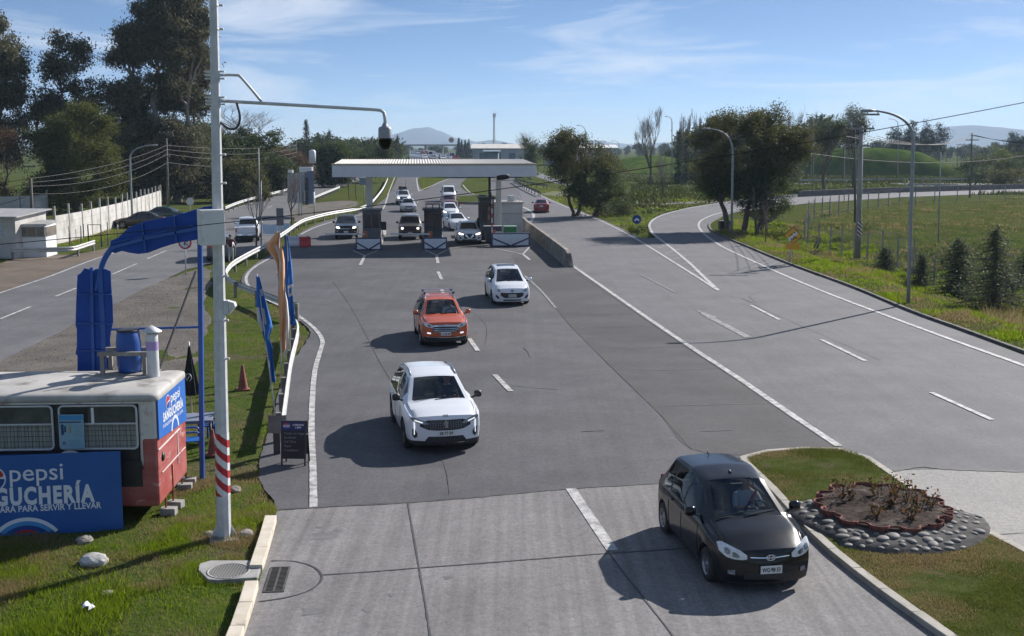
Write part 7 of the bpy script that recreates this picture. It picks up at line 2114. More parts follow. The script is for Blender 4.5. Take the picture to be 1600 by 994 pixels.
# sheds beyond the canopy
def far_shed(label, x0, x1, yt, ye, Y, wall, roof):
    a, c_ = V(x0, ye, Y), V(x1, ye, Y); w = c_.x - a.x; rt_ = V(x0, yt, Y + 14).z
    t = thing('warehouse', label, 'building', (a.x, Y, 0), 0, 'far warehouses')
    b = MB(); b.prism([(0, 0), (w, 0), (w, a.z), (0, a.z)], lambda x, z: (x, 0, z), lambda x, z: (x, 28, z)); b.build('wall', wall, t, recalc=True)
    b = MB(); b.prism([(-.6, a.z + .02), (14, rt_), (28.6, a.z + .02), (28.6, a.z + .25), (14, rt_ + .3), (-.6, a.z + .25)], lambda y, z: (-.6, y, z), lambda y, z: (w + .6, y, z)); b.build('roof', roof, t, recalc=True)
    for k in range(3):
        b = MB(); b.box((w * (.2 + .28 * k), -.05, a.z * .42), (w * .13, .1, a.z * .75)); b.build('door', mat('shed door', (.13, .17, .21), (.17, .21, .25), 1, .6), t)
    return t
M_shedw = mat('pale shed wall', (.36, .38, .40), (.44, .46, .48), .3, .7)
M_shedb = mat('blue grey shed wall', (.10, .16, .21), (.14, .2, .25), .3, .7)
M_shedr = mat('pale shed roof', (.52, .49, .43), (.62, .59, .53), .3, .6)
far_shed('long pale roofed warehouse behind the right end of the canopy', 738, 820, 226.5, 233, 380, M_shedw, M_shedr)
far_shed('blue grey lower warehouse in front of the long pale roofed one', 757, 778, 236, 238, 340, M_shedb, M_shedb)
far_shed('bright roofed warehouse seen over the rounded dark tree', 905, 965, 227.5, 232, 420, M_shedw, mat('bright roof', (.7, .7, .68), rough=.5))
far_shed('small pale warehouse left of the rounded dark tree', 856, 878, 229, 231, 430, M_shedw, mat('bright roof', (.7, .7, .68), rough=.5))
q = V(563, 236, 230); far_shed('dark low building behind the roadside poles left of the canopy', 545, 582, 231, 234, 330, mat('dark shed', (.05, .03, .04), (.07, .05, .06), .4, .8), M_dkgrey)
# overpass across the highway
t = thing('overpass', 'low grey overpass crossing the far highway', 'bridge', (V(600, 228, 720).x, 720, 0), 0)
b = MB(); w_ = V(742, 228, 720).x - V(612, 228, 720).x; b.box((w_ / 2, 0, 7.6), (w_, 10, 1.0)); b.build('deck', M_concgrey, t)
for k in range(5): b = MB(); b.box((w_ * (.1 + .2 * k), 0, 3.5), (1.0, 8, 7.2)); b.build('pier', M_concgrey, t)
# lattice radio tower
Yt = 620; a0, a1 = V(772, 235, Yt), V(772, 178, Yt)
t = thing('radio_tower', 'thin lattice radio tower above the far warehouse', 'tower', (a0.x, Yt, 0), 0)
b = MB(); Ht = a1.z
for s in ((-.55, -.3), (.55, -.3), (0, .6)): b.tube([(s[0], s[1], 0), (s[0] * .5, s[1] * .5, Ht)], .13, 4)
n = 22
for k in range(n):
    z0, z1 = Ht * k / n, Ht * (k + 1) / n; f0, f1 = 1 - .5 * k / n, 1 - .5 * (k + 1) / n
    b.tube([(-.55 * f0, -.3 * f0, z0), (.55 * f1, -.3 * f1, z1)], .07, 3); b.tube([(.55 * f0, -.3 * f0, z0), (-.55 * f1, -.3 * f1, z1)], .07, 3); b.tube([(.55 * f0, -.3 * f0, z0), (0, .6 * f1, z1)], .07, 3)
b.build('lattice', M_galv, t)
b = MB(); 
for k in range(3): b.box((.7 * math.cos(k * 2.1), .7 * math.sin(k * 2.1), Ht - .8), (.5, .5, 2.2))
b.tube([(0, 0, Ht), (0, 0, Ht + 2)], .08, 5); b.build('antenna', M_galv, t)
# mountains: ridge lines with real depth
def ridge(name, pts, Y, depth, seed, m):
    rows = []
    xs_ = np.linspace(0, 1, 90)
    px_ = np.interp(xs_, np.linspace(0, 1, len(pts)), [p[0] for p in pts]); py_ = np.interp(px_, [p[0] for p in pts], [p[1] for p in pts])
    for v in np.linspace(0, 1, 15):
        r = []
        for k, (a, c_) in enumerate(zip(px_, py_)):
            p = V(a, c_, Y); prof = math.sin(math.pi * v) ** 1.1
            hz = max(0.5, p.z) * prof * (1 + .16 * (float(fbm(k * .22 + seed, v * 6 + seed, 4)) - .47)) if p.z > 0 else .3
            r.append((p.x, Y + depth * (v - .5) + 250 * (float(fbm(k * .1, v * 3 + seed)) - .5), hz - 1))
        rows.append(r)
    mb_ = MB(); mb_.grid(rows); return structure(mb_.build(name, m))
M_mtn = mat('far mountain', (.03, .045, .065), (.05, .06, .08), .002, .95, spec=.02)
ridge('mountain', [(560, 228), (590, 222), (612, 216), (630, 208), (648, 201), (672, 199), (690, 206), (708, 214), (730, 218), (745, 222), (770, 218), (790, 222), (815, 226), (830, 228)], 6500, 2600, 3, M_mtn)
ridge('mountain', [(1380, 228), (1430, 222), (1462, 212), (1485, 200), (1508, 195), (1528, 199), (1545, 206), (1575, 203), (1600, 205), (1640, 208), (1700, 214), (1800, 228)], 6000, 2600, 11, M_mtn)
ridge('hills', [(820, 228), (860, 223), (900, 220), (930, 219), (960, 223), (990, 226), (1040, 222), (1100, 225), (1150, 228)], 7000, 1800, 23, M_mtn)

# ------------------------------------------------------------------ overhead cables
def cable(label, a, c_, sag, r_=.012, n=24, group='overhead cables', extra=None):
    a, c_ = Vector(a), Vector(c_)
    P = [a.lerp(c_, s) - Vector((0, 0, sag * 4 * s * (1 - s))) for s in np.linspace(0, 1, n)]
    b = MB(); b.tube(P, r_, 5)
    o = b.build('overhead_cable', M_cable, None)
    return tag(o, label, 'cable', group)
cable('long black cable sagging across the whole road from the cabinet to the upper right', V(-260, 402, 17), V(1960, 85, 19), .42, .0065, 40)
q = V(785, 277, 17.4)
b = MB(); b.lathe([(.001, -.1), (.035, -.09), (.04, 0), (.035, .09), (.001, .1)], 10, (0, 0, 0), M=Matrix.Rotation(R(82), 3, 'Y')); o = b.build('cable_splice', M_trim); o.location = V(786, 277, 17.48); tag(o, 'black splice sleeve on the long cable at the right end of the canopy', 'cable splice')
tA, tB = p1[1] + Vector((0, 0, 0)), p2[1]
zA, zB = p1[2], p2[2]
for k, (dz, sg) in enumerate(((0, .5), (-.3, .7), (-.6, .9), (-1.2, 1.0))):
    cable('cable sagging between the pole by the white cabin and the pole at the wall end', zA + Vector((0, 0, dz)), zB + Vector((0, 0, dz * 1.6 - .8)), sg, .022)
    cable('cable running to the left edge from the pole by the white cabin', zA + Vector((0, 0, dz)), V(-120, 283 + 14 * k, zA.y - 6), sg * .6, .022)
    cable('cable between the wall end pole and the row of roadside poles', zB + Vector((0, 0, dz * 1.6 - .8)), V(464, 226 + 6 * k, 187), sg, .03)
cable('high cable crossing above the yard from the left edge to the wall end pole', V(-40, 221, 150), zB + Vector((0, 0, -.2)), 1.0, .022)
cC = cp[2]
for k, dx in enumerate((-1.0, -.3, .4, 1.0)):
    cable('cable from the thick concrete pole to the far utility pole', cC + Vector((dx, 0, -.6)), V(1519 + 4 * dx, 212, 168), .9, .018)
    cable('cable from the thick concrete pole into the big trees', cC + Vector((dx, 0, -.9)), V(1240, 228 + 2 * k, 105), .5, .018)
    cable('cable running to the right edge from the far utility pole', V(1519 + 4 * dx, 211, 168), V(1680, 222 + 2 * k, 150), .5, .022)
cable('thick telephone cable low behind the thick concrete pole', V(1260, 239, 110), V(1640, 236, 150), 1.2, .03)
# ------------------------------------------------------------------ vegetation
M_bark = mat('bark', (.07, .055, .042), (.14, .115, .09), 4, .95, stretch=(3, 3, .6), bump=.5)
M_barkpale = mat('pale bark', (.20, .175, .145), (.32, .29, .25), 2, .9, stretch=(3, 3, .4))
M_twig = mat('bare twigs', (.18, .145, .125), (.27, .22, .19), 3, .95)
L_euc = leafmat('eucalyptus leaves', (.052, .058, .034), (.145, .138, .085), .3)
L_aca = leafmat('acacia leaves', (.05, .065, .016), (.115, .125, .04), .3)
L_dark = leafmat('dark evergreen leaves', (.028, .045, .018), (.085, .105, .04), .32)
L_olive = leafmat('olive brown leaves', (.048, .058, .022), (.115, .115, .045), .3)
L_brown = leafmat('rusty shrub leaves', (.07, .05, .03), (.14, .095, .06), .25)
L_pine = leafmat('pine needles', (.014, .026, .014), (.04, .055, .026), .15)
L_shrub = leafmat('grey green shrub leaves', (.045, .065, .035), (.115, .14, .075), .32)
L_fresh = leafmat('fresh green leaves', (.06, .09, .015), (.15, .17, .04), .35)
nr_ = np.random.default_rng(21)
def leaves(C, ln, wd, droop=0.0, flat=0.0):
    """one small quad round every centre, turned at random"""
    C = np.asarray(C, float); n = len(C)
    a = nr_.normal(size=(n, 3)); a[:, 2] = a[:, 2] * (1 - flat) - droop * 1.5
    a /= np.linalg.norm(a, axis=1)[:, None] + 1e-9
    b_ = nr_.normal(size=(n, 3)); b_ -= (b_ * a).sum(1)[:, None] * a; b_ /= np.linalg.norm(b_, axis=1)[:, None] + 1e-9
    l_ = (ln * nr_.uniform(.6, 1.3, n))[:, None]; w_ = (wd * nr_.uniform(.6, 1.3, n))[:, None]
    V_ = np.stack([C - a * l_ / 2, C + b_ * w_ / 2, C + a * l_ / 2, C - b_ * w_ / 2], 1)
    return V_.reshape(-1, 3)
def clumps(lobes, dens, m, cr, shell=.45):
    """leaf centres: clumps spread through ellipsoid lobes, (centres, clump points)"""
    pts, cl = [], []
    for (c_, r_) in lobes:
        r_ = np.array(r_); k = max(4, int(dens * (r_[0] * r_[1] * r_[2]) ** (2 / 3)))
        d = nr_.normal(size=(k, 3)); d /= np.linalg.norm(d, axis=1)[:, None]
        rad = (shell + (1.3 - shell) * nr_.random(k) ** 1.15)[:, None]
        cc = np.array(c_) + d * rad * r_
        cl.append(cc)
        mm_ = nr_.integers(int(m * .5), int(m * 1.5), k)
        base = np.repeat(cc, mm_, 0)
        sz = np.repeat(nr_.uniform(.5, 1.4, k), mm_)[:, None]
        pts.append(base + nr_.normal(size=base.shape) * cr * sz * np.array([1, 1, .75]))
    return np.concatenate(pts), np.concatenate(cl)
def grow(b, a, c_, r0, r1, n=4, wob=.12, sides=6):
    a, c_ = Vector(a), Vector(c_); L_ = (c_ - a).length
    P = [a.lerp(c_, k / n) + Vector((random.gauss(0, 1), random.gauss(0, 1), random.gauss(0, .5))) * (wob * L_ * .25 if 0 < k < n else 0) + Vector((0, 0, -.06 * L_ * math.sin(math.pi * k / n))) for k in range(n + 1)]
    b.tube(P, [r0 + (r1 - r0) * k / n for k in range(n + 1)], sides, caps=False)
    return P
def leafy(name, label, cat, base, lobes, leaf_m, bark, trunk_r=.3, dens=12, m=30, cr=.5, ln=.3, wd=.12, droop=0.0, group=None, stems=None, twigs=120, flat=0.0, shell=.45, extra=None):
    """tree or shrub: trunk with limbs running into the lobes, leaves in clumps through the lobes (all in local metres)"""
    t = thing(name, label, cat, tuple(base), 0, group)
    P, cl = clumps(lobes, dens, m, cr, shell)
    P = P[P[:, 2] > .05]
    b = MB(); top = max(l[0][2] for l in lobes)
    stems = stems or [((0, 0, -.2), (random.uniform(-.3, .3), random.uniform(-.3, .3), top * .8))]
    paths = []
    for s0, s1 in stems: paths.append(grow(b, s0, s1, trunk_r, trunk_r * .35, 6, .1, 8))
    allp = [p for q in paths for p in q]
    for (c_, r_) in lobes:
        c_ = Vector(c_); cand = [p for p in allp if p.z < c_.z + .2] or allp
        p0 = min(cand, key=lambda p: (p - c_).length + .6 * max(0, p.z - c_.z + (p.xy - c_.xy).length * .5))
        grow(b, p0, c_, trunk_r * .38, trunk_r * .12, 4, .15, 5)
    lc = [Vector(l[0]) for l in lobes]
    for q in cl[nr_.permutation(len(cl))[:twigs]]:
        q = Vector(q); c_ = min(lc, key=lambda p: (p - q).length); grow(b, c_, q, trunk_r * .09 + .008, .006, 2, .2, 3)
    b.build('trunk', bark, t)
    V_ = leaves(P, ln, wd, droop, flat)
    mats_ = leaf_m if isinstance(leaf_m, (list, tuple)) else [leaf_m]
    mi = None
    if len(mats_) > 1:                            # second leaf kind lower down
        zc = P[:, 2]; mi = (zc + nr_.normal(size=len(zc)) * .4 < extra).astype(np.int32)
    raw_mesh('crown', V_, 4, mats_, t, mi)
    return t
def from_profile(rows, Y, by, n, rr, depth=.8):
    """lobes filling an outline (py, left px, right px) seen at distance Y; by: base point"""
    out = []
    ys = [r[0] for r in rows]
    for k in range(n):
        py = random.uniform(ys[0], ys[-1]); l = np.interp(py, ys, [r[1] for r in rows]); r_ = np.interp(py, ys, [r[2] for r in rows])
        half = (r_ - l) / 2 * pxm(Y); R_ = rr * random.uniform(.7, 1.3); R_ = min(R_, half * .7)
        u = random.uniform(-1, 1) * max(0, half - R_ * .45); w = random.uniform(-1, 1) * math.sqrt(max(0, 1 - (u / max(half, .1)) ** 2)) * half * depth
        p = V((l + r_) / 2, py, Y) + Vector((u, w, 0)) - by
        out.append(((p.x, p.y, p.z), (R_, R_, R_ * .8)))
    return out
# --- the eucalyptus row and its undergrowth
Y = 150; by = V(262, 330, Y); by.z = 0
leafy('eucalyptus_tree', 'tallest eucalyptus with a ragged dark crown reaching the top of the picture', 'tree', by,
    from_profile([(-22, 240, 300), (15, 212, 316), (55, 190, 324), (95, 166, 322), (140, 156, 314), (180, 160, 306), (215, 164, 308), (250, 172, 312), (290, 180, 312)], Y, by, 100, 1.45), L_euc, M_barkpale, .55, 12, 84, .5, .44, .15, .5, stems=[((0, 0, 0), (-1.2, .5, 21)), ((-1.5, 1, 0), (-4, 1, 16)), ((1.6, -.5, 0), (3.6, 0, 15)), ((-3, 0, 0), (-5.5, .5, 11))], twigs=200, group='eucalyptus trees')
Y = 158; by = V(300, 326, Y); by.z = 0
leafy('eucalyptus_tree', 'leaning eucalyptus with pale bare stems on the right of the tallest one', 'tree', by,
    from_profile([(45, 285, 332), (90, 280, 330), (130, 283, 322), (165, 275, 318), (200, 278, 316), (260, 275, 330)], Y, by, 34, 1.1), L_euc, M_barkpale, .3, 11, 64, .5, .42, .15, .5, stems=[((0, 0, 0), (1.2, 0, 14)), ((-.8, 0, 0), (.6, .5, 11))], group='eucalyptus trees')
Y = 142; by = V(92, 335, Y); by.z = 0
leafy('eucalyptus_tree', 'smaller eucalyptus with open branches between the tallest one and the left edge', 'tree', by,
    from_profile([(58, 80, 118), (85, 55, 142), (115, 45, 150), (145, 62, 146), (175, 58, 150), (205, 70, 135)], Y, by, 38, 1.05), L_euc, M_bark, .32, 11, 60, .5, .4, .15, .5, stems=[((0, 0, 0), (.3, 0, 17)), ((0, 0, 2), (-2.5, .5, 14)), ((0, 0, 4), (3, 0, 13.5))], group='eucalyptus trees')
Y = 136; by = V(-10, 338, Y); by.z = 0
leafy('eucalyptus_tree', 'eucalyptus cut by the left edge of the picture', 'tree', by,
    from_profile([(28, -45, 5), (60, -70, 22), (100, -70, 45), (140, -70, 48), (180, -70, 44), (220, -60, 36), (250, -50, 30)], Y, by, 58, 1.25), L_euc, M_bark, .4, 11, 68, .5, .42, .15, .5, stems=[((0, 0, 0), (-.5, 0, 19)), ((0, 0, 3), (2, 0, 14))], group='eucalyptus trees')
Y = 128; by = V(118, 338, Y); by.z = 0
leafy('acacia_tree', 'broad mid green acacia in front of the eucalyptus trees', 'tree', by,
    from_profile([(170, 118, 150), (190, 72, 168), (215, 52, 180), (250, 44, 186), (285, 48, 186), (318, 60, 178)], Y, by, 70, 1.15), L_aca, M_bark, .3, 15, 76, .45, .26, .11, .1, stems=[((0, 0, 0), (0, 0, 8)), ((0, 0, .5), (-3, 0, 6)), ((0, 0, .5), (3, .5, 6))])
Y = 126; by = V(12, 338, Y); by.z = 0
leafy('rusty_shrub', 'rusty brown tall shrub at the left edge below the eucalyptus', 'shrub', by, from_profile([(212, 0, 30), (235, -30, 48), (265, -40, 52), (300, -40, 50), (325, -30, 45)], Y, by, 20, 1.1), L_brown, M_bark, .15, 13, 34, .4, .25, .1, .2)
for k, (Y, bx, prof, lm, lab) in enumerate((
    (165, 325, [(205, 305, 345), (240, 290, 372), (275, 285, 380), (318, 292, 378)], L_dark, 'dark ivy grown bush mass right behind the camera mast'),
    (172, 395, [(208, 350, 432), (235, 342, 455), (265, 345, 466), (300, 350, 455)], L_dark, 'dark evergreen thicket under the leafless tree left of the conifer'),
    (160, 245, [(215, 185, 335), (250, 180, 340), (290, 185, 340), (325, 195, 330)], L_dark, 'shaded undergrowth beneath the tallest eucalyptus'),
    (190, 440, [(245, 425, 470), (268, 415, 480), (295, 420, 478)], L_brown, 'brown leafless looking thicket behind the billboard frame'),
    (205, 505, [(238, 485, 545), (258, 480, 560), (282, 485, 555)], L_dark, 'low dark thicket between the conifer and the canopy'),
    (230, 575, [(235, 545, 610), (250, 540, 615), (268, 545, 612)], L_dark, 'low dark thicket behind the left end of the canopy roof'),
    (150, 360, [(262, 345, 395), (285, 340, 405), (310, 345, 398)], L_olive, 'olive bush in front of the dark ivy grown mass'),
    )):
    by = V(bx, 330, Y); by.z = 0
    leafy('thicket', lab, 'shrub', by, from_profile(prof, Y, by, 26, 1.5), lm, M_bark, .18, 12, 60, .5, .38, .16, .1, group='thickets under the trees')
def conifer(label, px_, py_top, Y, half_px, lm, lo=.1, name='conifer', group=None, seed=1, ragged=.25, ln=.35, wd=.1, nb=5, pw=.75, mk=26):
    base = V(px_, 300, Y); base.z = 0; h = V(px_, py_top, Y).z; w = half_px * pxm(Y)
    t = thing(name, label, 'tree', tuple(base), 0, group)
    b = MB(); b.tube([(0, 0, 0), (0, 0, h * .97)], [h * .018 + .05, .02], 7); pts = []
    n = int(26 + h)
    for k in range(n):
        f = lo + (1 - lo) * (k / n); z = h * f; L_ = w * (1 - f) ** .75 * random.uniform(1 - ragged, 1 + ragged)
        for q in range(nb):
            a = random.uniform(0, 6.28); L_ = w * (1 - f) ** pw * random.uniform(1 - ragged, 1 + ragged * .5); tip = Vector((math.cos(a) * L_, math.sin(a) * L_, z - L_ * .18 + h * random.uniform(-.04, .06)))
            b.tube([(0, 0, z), tip], [.03, .01], 3, caps=False)
            m_ = int(mk * max(.35, L_ / max(w, .1)))
            for s in nr_.uniform(.15, 1.05, m_): pts.append(np.array(tip) * s + np.array([0, 0, z]) * (1 - s) + nr_.normal(size=3) * (.12 + .10 * L_))
    b.build('trunk', M_bark, t)
    raw_mesh('crown', leaves(np.array(pts), ln, wd, .25), 4, [lm], t)
    return t
conifer('dark spire shaped conifer between the billboard and the canopy', 481, 187, 200, 19, L_pine, .2)
conifer('shorter dark conifer left of the canopy', 517, 205, 215, 24, L_pine, .15)
for k, px_ in enumerate((1060, 1072, 1086, 1100)): conifer('dark conifer standing before the leafless poplars left of the big right trees', px_, 204 + 5 * (k % 3), 225, 10, L_pine, .05, 'conifer', 'conifers before the poplars')
conifer('narrow dark cypress behind the dome camera', 622, 212, 290, 15, L_pine, .05)
def bare(name, label, px_, base_py, top_py, spread, seed, levels=5, m=None, group=None, Y=None, leafpts=None, nb=(3, 4), r_k=.014, up=.35, first=.25, wide=1.0):
    r = random.Random(seed)
    if Y is None: base = G(px_, base_py)
    else: base = V(px_, 300, Y); base.z = 0
    h = V(px_, top_py, base.y).z
    t = thing(name, label, 'tree', tuple(base), 0, group)
    b = MB(); tw = MB(); tips = []
    def rec(p, d, L_, rad, lev):
        bend = Vector((r.gauss(0, .12), r.gauss(0, .12), .04))
        q = p + (d + bend).normalized() * L_ * .5; e = q + (d + bend * -.6 + Vector((0, 0, up * .15))).normalized() * L_ * .5
        (b if lev < 2 else tw).tube([p, q, e], [rad, rad * .8, rad * .6], 6 if lev < 2 else 3, caps=False)
        if lev >= levels: tips.append(e); return
        n = r.randint(*nb)
        for k in range(n):
            s = r.uniform(.35, 1.0) if k else 1.0
            o = p.lerp(q, s * 2) if s < .5 else q.lerp(e, (s - .5) * 2)
            a = r.uniform(0, 6.28); side = Vector((math.cos(a), math.sin(a), 0))
            nd = (d * (1.0 - spread * .5) + side * spread * r.uniform(.6, 1.1) + Vector((0, 0, up))).normalized()
            rec(o, nd, L_ * r.uniform(.58, .8), rad * .56, lev + 1)
    f = 1 / (1 + .72 + .5 + .36 + .25)
    rec(Vector((0, 0, -.1)), Vector((0, 0, 1)), h * first, max(.05, h * r_k), 0)
    zmax = max([p.z for p in tips] + [.1]); k_ = h / zmax; kx = (.5 + .5 * k_) * wide
    for q in (b, tw): q.v = [(x * kx, y * kx, z * k_) for x, y, z in q.v]
    b.build('trunk', M_bark, t); tw.build('twigs', m or M_twig, t)
    if leafpts:
        pts = []
        for e in tips:
            if r.random() < leafpts[0]: pts += [np.array([e.x * kx, e.y * kx, e.z * k_]) + nr_.normal(size=3) * leafpts[2] for _ in range(leafpts[1])]
        raw_mesh('crown', leaves(np.array(pts), leafpts[4], .1), 4, [leafpts[3]], t)
    return t
bare('bare_tree', 'wide leafless tree behind the mast arm', 378, 300, 158, .95, 5, 6, Y=180, wide=1.7)
bare('bare_sapling', 'bare young tree growing in front of the white pickup on the side road', 400, 385, 285, .55, 8, 4, r_k=.012)
bare('bare_sapling', 'bare young tree in front of the billboard frame', 457, 353, 268, .7, 9, 5, r_k=.014)
bare('bare_sapling', 'left one of two bare saplings on the grass by the canopy column', 546, 312, 250, .35, 10, 3, Y=None, r_k=.008, group='bare saplings by the canopy')
bare('bare_sapling', 'right one of two bare saplings on the grass by the canopy column', 557, 312, 252, .4, 11, 3, Y=None, r_k=.008, group='bare saplings by the canopy')
for k, px_ in enumerate((556, 570, 583)): bare('bare_tree', 'pale leafless tree on the skyline between the short conifer and the cypress', px_, 0, 213 + (k % 2) * 3, .8, 30 + k, 4, Y=310, group='pale skyline trees', m=M_barkpale)
# right side
bare('bare_tree', 'tall leafless tree with a dense upright crown right of the rounded dark tree', 1016, 288, 164, .58, 15, 6, nb=(3, 4), up=.5, first=.24, r_k=.011, wide=1.25)
for k, (px_, tp_) in enumerate(((1226, 170), (1244, 161), (1260, 170), (1277, 180), (1314, 188))): bare('bare_tree', 'leafless tree on the skyline behind the right end of the big trees', px_, 0, tp_, .5, 120 + k, 5, Y=250, up=.6, r_k=.011, group='leafless skyline trees on the right')
bare('bare_tree', 'smaller pale leafless tree in front of the tall one', 1037, 311, 236, .7, 17, 5, up=.5, m=M_barkpale)
for k in range(9): bare('bare_poplar', 'slim leafless poplar in the row behind the big right trees', 1062 + 12 * k + random.uniform(-3, 3), 0, 176 - 8 * math.sin(k) - 4 * (k == 4), .28, 40 + k, 4, Y=235, up=.9, group='poplars behind the big trees')
bare('half_bare_tree', 'half leafless tree with dark leaf clumps left of the thick concrete pole', 1288, 303, 180, .6, 61, 5, up=.5, leafpts=(.5, 22, .35, L_dark, .3), r_k=.018)
bare('half_bare_tree', 'taller half leafless tree just behind the thick concrete pole', 1334, 297, 163, .55, 63, 5, up=.55, leafpts=(.45, 26, .4, L_olive, .32), r_k=.018)
for k, (px_, tp_, hw_) in enumerate(((1309, 196, 9), (1398, 199, 13), (1424, 193, 12), (1447, 193, 13), (1469, 194, 11), (1582, 207, 12), (1597, 214, 9))):
    base = V(px_, 240, 390); base.z = 0; z1 = V(px_, tp_, 390).z; w = hw_ * pxm(390)
    leafy('pine_tree', ('pine behind the half leafless trees', 'leftmost pine in the row on the mound skyline', 'second pine from the left on the mound skyline', 'third pine from the left on the mound skyline', 'rightmost pine on the mound skyline', 'pine near the right edge below the mountain', 'pine cut by the right edge below the mountain')[k], 'tree', base,
        [((random.uniform(-.4, .4) * w, 0, z1 * f), (w * g, w * g, z1 * .14)) for f, g in ((.45, .9), (.6, 1.0), (.75, .8), (.9, .45))] , L_pine, M_bark, .3, 9, 26, .6, .6, .2, group='pines on the mound skyline', twigs=30)
Y = 118; by = G(905, 338)
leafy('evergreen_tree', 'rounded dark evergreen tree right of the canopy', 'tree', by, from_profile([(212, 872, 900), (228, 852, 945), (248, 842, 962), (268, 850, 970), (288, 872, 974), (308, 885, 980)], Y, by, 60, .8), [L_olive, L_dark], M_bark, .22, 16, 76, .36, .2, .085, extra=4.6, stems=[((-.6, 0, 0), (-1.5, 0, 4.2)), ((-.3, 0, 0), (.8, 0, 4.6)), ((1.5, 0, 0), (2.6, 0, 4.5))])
leafy('evergreen_shrub', 'dark shrub filling the foot of the rounded evergreen tree', 'shrub', G(935, 338), [((x, random.uniform(-.8, .8), z), (1.0, .9, .8)) for x, z in ((-1.8, .9), (-.9, 1.6), (0, 1.1), (.9, 1.9), (1.6, 1.0), (2.6, 1.5), (2.9, .7), (.4, 2.5), (1.9, 2.6))], L_dark, M_bark, .08, 16, 40, .3, .2, .09)
for k, (px_, py_, s, lm, lab) in enumerate(((945, 335, .85, L_shrub, 'low grey green shrub behind the white speed sign'), (975, 338, .8, L_aca, 'low yellow green shrub behind the blue chevron sign'), (995, 366, .5, L_fresh, 'fresh green tuft of weeds at the foot of the blue chevron sign'), (955, 325, .7, L_dark, 'low dark shrub on the exit verge'), (1211, 372, .8, L_fresh, 'bright green bush at the foot of the big right trees'))):
    leafy('low_shrub', lab, 'shrub', G(px_, py_), [((random.uniform(-1, 1) * s, random.uniform(-.6, .6) * s, random.uniform(.3, .9) * s), (.8 * s, .7 * s, .6 * s)) for _ in range(6)], lm, M_bark, .04, 22, 36, .22 * s + .05, .16, .06, twigs=40, group='low verge shrubs')
# big trees at the exit
Y = 98.5; by = G(1166, 363)
W3 = lambda px_, py_: tuple(V(px_, py_, Y) - by)
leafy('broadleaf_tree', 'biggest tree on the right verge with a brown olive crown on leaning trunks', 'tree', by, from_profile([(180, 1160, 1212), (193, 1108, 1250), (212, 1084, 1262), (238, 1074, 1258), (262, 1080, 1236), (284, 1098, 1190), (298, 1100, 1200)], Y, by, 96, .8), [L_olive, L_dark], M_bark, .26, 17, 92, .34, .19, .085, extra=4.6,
    stems=[((-1.6, 0, 0), W3(1128, 255)), ((-.2, 0, 0), W3(1180, 240)), ((.9, -.3, 0), W3(1200, 250))], twigs=220)
by2 = G(1181, 367)
leafy('broadleaf_tree', 'lower dark green tree in front of the biggest tree on the right verge', 'tree', by2, from_profile([(268, 1160, 1212), (285, 1145, 1236), (305, 1142, 1242), (322, 1150, 1236), (336, 1158, 1222)], Y - 1, by2, 40, .55), L_dark, M_bark, .14, 20, 76, .3, .17, .075, stems=[((0, 0, 0), (-.3, 0, 3.5)), ((.5, 0, 0), (.9, 0, 3.2))])
bare('bare_sapling', 'thin sapling between the big right trees and the yellow sign', 1197, 381, 315, .4, 71, 4, r_k=.009)
for k, (px_, py_, tp_, hw_, lab) in enumerate(((1388, 410, 362, 15, 'smallest dark shrub, beside the near wire fence'), (1447, 428, 368, 17, 'narrow dark shrub behind the tall right street lamp'), (1503, 446, 356, 27, 'dense dark shrub left of the largest shrub'), (1562, 470, 336, 45, 'largest dark grey green shrub at the right edge'), (1618, 440, 372, 24, 'dark shrub cut by the right edge'))):
    q = G(px_, py_); o = conifer(lab, px_, tp_, q.y, hw_ * 1.55, L_shrub, .02, 'evergreen_shrub', 'dark shrubs in the ditch', ragged=.92, ln=.15, wd=.055, nb=10 if k > 1 else 6, pw=.45 + .12 * (k % 2), mk=34)
    o.location.z = float(terrain(q.x, q.y)) - .1
for k, (px_, Y, tp_, hw_, lm) in enumerate(((1510, 240, 244, 22, L_dark), (1545, 250, 240, 26, L_olive), (1580, 230, 246, 24, L_dark), (1620, 240, 240, 28, L_olive), (1525, 215, 258, 18, L_shrub), (1570, 205, 262, 22, L_olive), (1560, 280, 228, 18, L_fresh), (1605, 270, 232, 20, L_dark), (1235, 230, 240, 20, L_dark))):
    by = V(px_, 290, Y); by.z = 0; h = V(px_, tp_, Y).z; w = hw_ * pxm(Y)
    leafy('field_shrub', ('dark scrub clump right of the green mound', 'olive scrub clump behind the far utility pole', 'dark scrub clump near the right edge of the interchange', 'olive scrub clump cut by the right edge', 'grey green scrub in front of the dark clump by the mound', 'low olive scrub below the far guardrail', 'pale green weeping tree among the far poles', 'dark scrub below the mountain at the right edge', 'dark scrub seen through the big right trees')[k], 'shrub', by, [((random.uniform(-1, 1) * w * .7, random.uniform(-1, 1) * w * .5, h * random.uniform(.3, .8)), (w * .45, w * .45, h * .25)) for _ in range(9)], lm, M_bark, .12, 9, 26, .45, .4, .16, group='scrub beyond the interchange', twigs=40)
leafy('evergreen_tree', 'dark round tree at the right end of the pale roofed warehouse', 'tree', V(829, 250, 250) * Vector((1, 1, 0)) if False else Vector((V(829, 250, 250).x, 250, 0)), [((random.uniform(-1.4, 1.4), random.uniform(-1, 1), z), (1.3, 1.3, 1.1)) for z in (1.2, 2, 3, 3.5, 4.5, 5, 6, 6.5, 7.4, 7.6, 2.5, 5.5)], L_dark, M_bark, .2, 10, 30, .4, .35, .14)
bare('bare_tree', 'leafless tree behind the dark round tree by the warehouse', 832, 0, 202, .9, 81, 5, Y=275)
